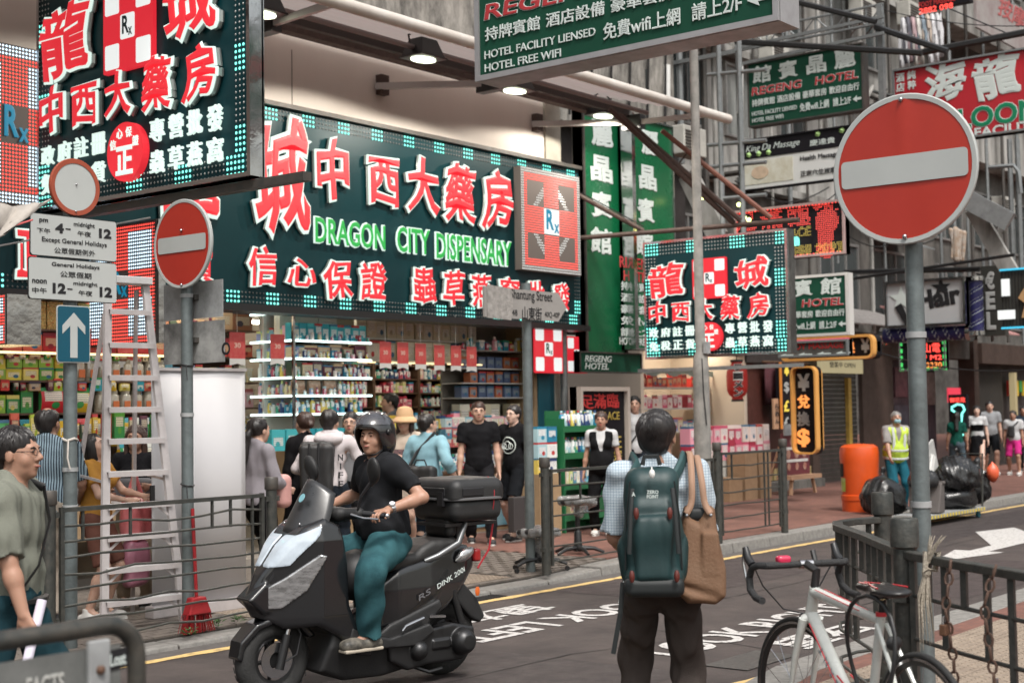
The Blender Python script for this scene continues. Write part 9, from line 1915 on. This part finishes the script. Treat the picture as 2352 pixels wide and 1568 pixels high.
# ---- scaffold poles and frames
t = thing('scaffold_frame','pale metal scaffold frame with crossbars behind the tall lamp post','scaffold',(19.5,11.5,ZR));
for px in (1650,1697): a = onX(px,85,18.6); MB().tube([(18.6,a.y,onX(px,560,18.6).z),(18.6,a.y,a.z)],.04,8).build('upright',M_galv,t,smooth=True)
for py in (168,330,380,455): a = onX(1625,py + 4,18.6); b = onX(1760,py - 8,18.6); MB().tube([a,b],.03,8).build('crossbar',M_galv,t,smooth=True)
for py in (110,148): a = onX(1700,py,20.9); b = onX(2030,py - 72,20.9); MB().bar(a,b,.05).build('crossbar',M_galv,t)
t = thing('steel_pipe_stack','two tall pale vertical pipes below the red hotel sign','pipe',(27,12,3));
for px in (2318,2336): a = onX(px,320,27); MB().tube([(27,a.y,onX(px,640,27).z),(27,a.y,a.z)],.05,8).build('pipe',M_galv,t,smooth=True)
MB().tube([onX(2270,385,26.5),onX(2328,380,26.5),onX(2340,395,26.5),onX(2345,445,26.5)],.04,8).build('curved_pipe',M_galv,t,smooth=True)
t = thing('slanted_support','pale slanted bracing frame between the no entry disc and the cyan-edged sign','bracing',(27,12,4));
MB().bar(onX(2235,480,26),onX(2330,640,26),.12,.3).build('slanted_panel',M_pale,t); MB().bar(onX(2215,455,25.8),onX(2320,510,25.8),.1,.35).build('slanted_panel',mat('silver_sheet',(.4,.42,.43),.4,metal=.5,ns=6,na=.6),t); MB().bar(onX(1580,400,20.5),onX(1650,545,20.5),.1,.35).build('slanted_panel',M_pale,t)
# laundry
lc = [(.5,.5,.52),(.1,.1,.12),(.42,.3,.32),(.55,.53,.5),(.2,.25,.3),(.5,.42,.36),(.6,.6,.62)]
t = thing('laundry_pole','bamboo laundry pole projecting from the wall under the red massage sign','laundry pole',(24,11,8)); a,b = onX(2070,42,24.0),onX(2160,30,24.0); MB().tube([a,b],.02,6).build('pole',M_bracket,t)
for i in range(8):
 q = a.lerp(b,(i + .5) / 8); B = MB(); h_ = rnd.uniform(.6,.95); w_ = .16
 for r_ in range(6):
  for k in range(5): B.v.append((q.x - .02 + .03 * math.sin(k * 2 + r_),q.y + (k / 4 - .5) * w_ * (1.2 if r_ > 1 else .8),q.z - h_ * r_ / 5))
 B.f = [(r_ * 5 + k,r_ * 5 + k + 1,(r_ + 1) * 5 + k + 1,(r_ + 1) * 5 + k) for r_ in range(5) for k in range(4)]
 o = B.build('laundry',mat('laundry_' + 'abcdefg'[i % 7],lc[i % 7],.9),smooth=True); s_ = o.modifiers.new('s','SOLIDIFY'); s_.thickness = .01; tag(o,['white','black','faded pink','cream','slate blue','tan','bright white','last white'][i] + ' garment drying on the laundry pole under the red massage sign','laundry','garments on the laundry pole')
S_ = SDF((-.5,-.12,-.5),(.5,.12,.35),.03);
for i in range(5): S_.cap((-.3 + i * .15,0,.2),(-.28 + i * .14,.02,-.35),.06,.04)
S_.noise(.02,(8,8,4),3); o = S_.build('hanging_cloths',mat('cloths',(.3,.2,.13),.9,ns=8,na=.9,c2=(.5,.48,.45))); o.location = onX(2200,555,27); tag(o,'cluster of brown and white cloths hung behind the lower edge of the no entry disc','laundry')
for px in (2160,2222,2255): a = onX(px,500,27.5); o = MB().tube([(27.5,a.y,onX(px,640,27.5).z),(27.5,a.y,a.z)],.03,6).build('window_bar',M_galv,smooth=True); tag(o,{2160: 'pale upright pipe just below the no entry disc',2222: 'pale upright pipe beside the brown hanging cloths',2255: 'pale upright pipe above the salon sign corner'}[px],'pipe')
M_bulb = mat('bulb_glow','#f0ff9a',.4,emit=3.)
for px,py in ((1613,451),(1697,470),(1683,490),(1720,505),(1710,500)): o = MB().ball(onX(px,py,19.5),.055 if px == 1613 else .035,10).build('light_bulb',M_bulb,smooth=True); tag(o,'small glowing yellow-green bulb behind the lamp post','bulb','bulbs behind the lamp post')
# weeds at the kerb
for px,py in ((436,1462),(500,1442),(548,1432)):
 p = onZ(px,py,ZL); B = MB()
 for i in range(26): a = rnd.uniform(0,6.28); r_ = rnd.uniform(.02,.07); h_ = rnd.uniform(.02,.07); q = Vector((math.cos(a),math.sin(a),0)); s2 = Vector((-q.y,q.x,0)) * .009; e = p + q * r_ + Vector((0,0,h_)); B.add([p + q * r_ * .5 + Vector((0,0,h_ * .7)),e + s2 - q * .01,e + q * .014,e - s2 - q * .01],[(0,1,2,3)])
 o = B.build('weed',mat('weed_green',(.05,.11,.03),.7)); tag(o,{436: 'weed sprouting at the kerb in front of the red broom',500: 'weed sprouting at the kerb right beside the broom head',548: 'smallest weed at the kerb by the scooter wheel'}[px].replace('right beside','just beside'),'weed')
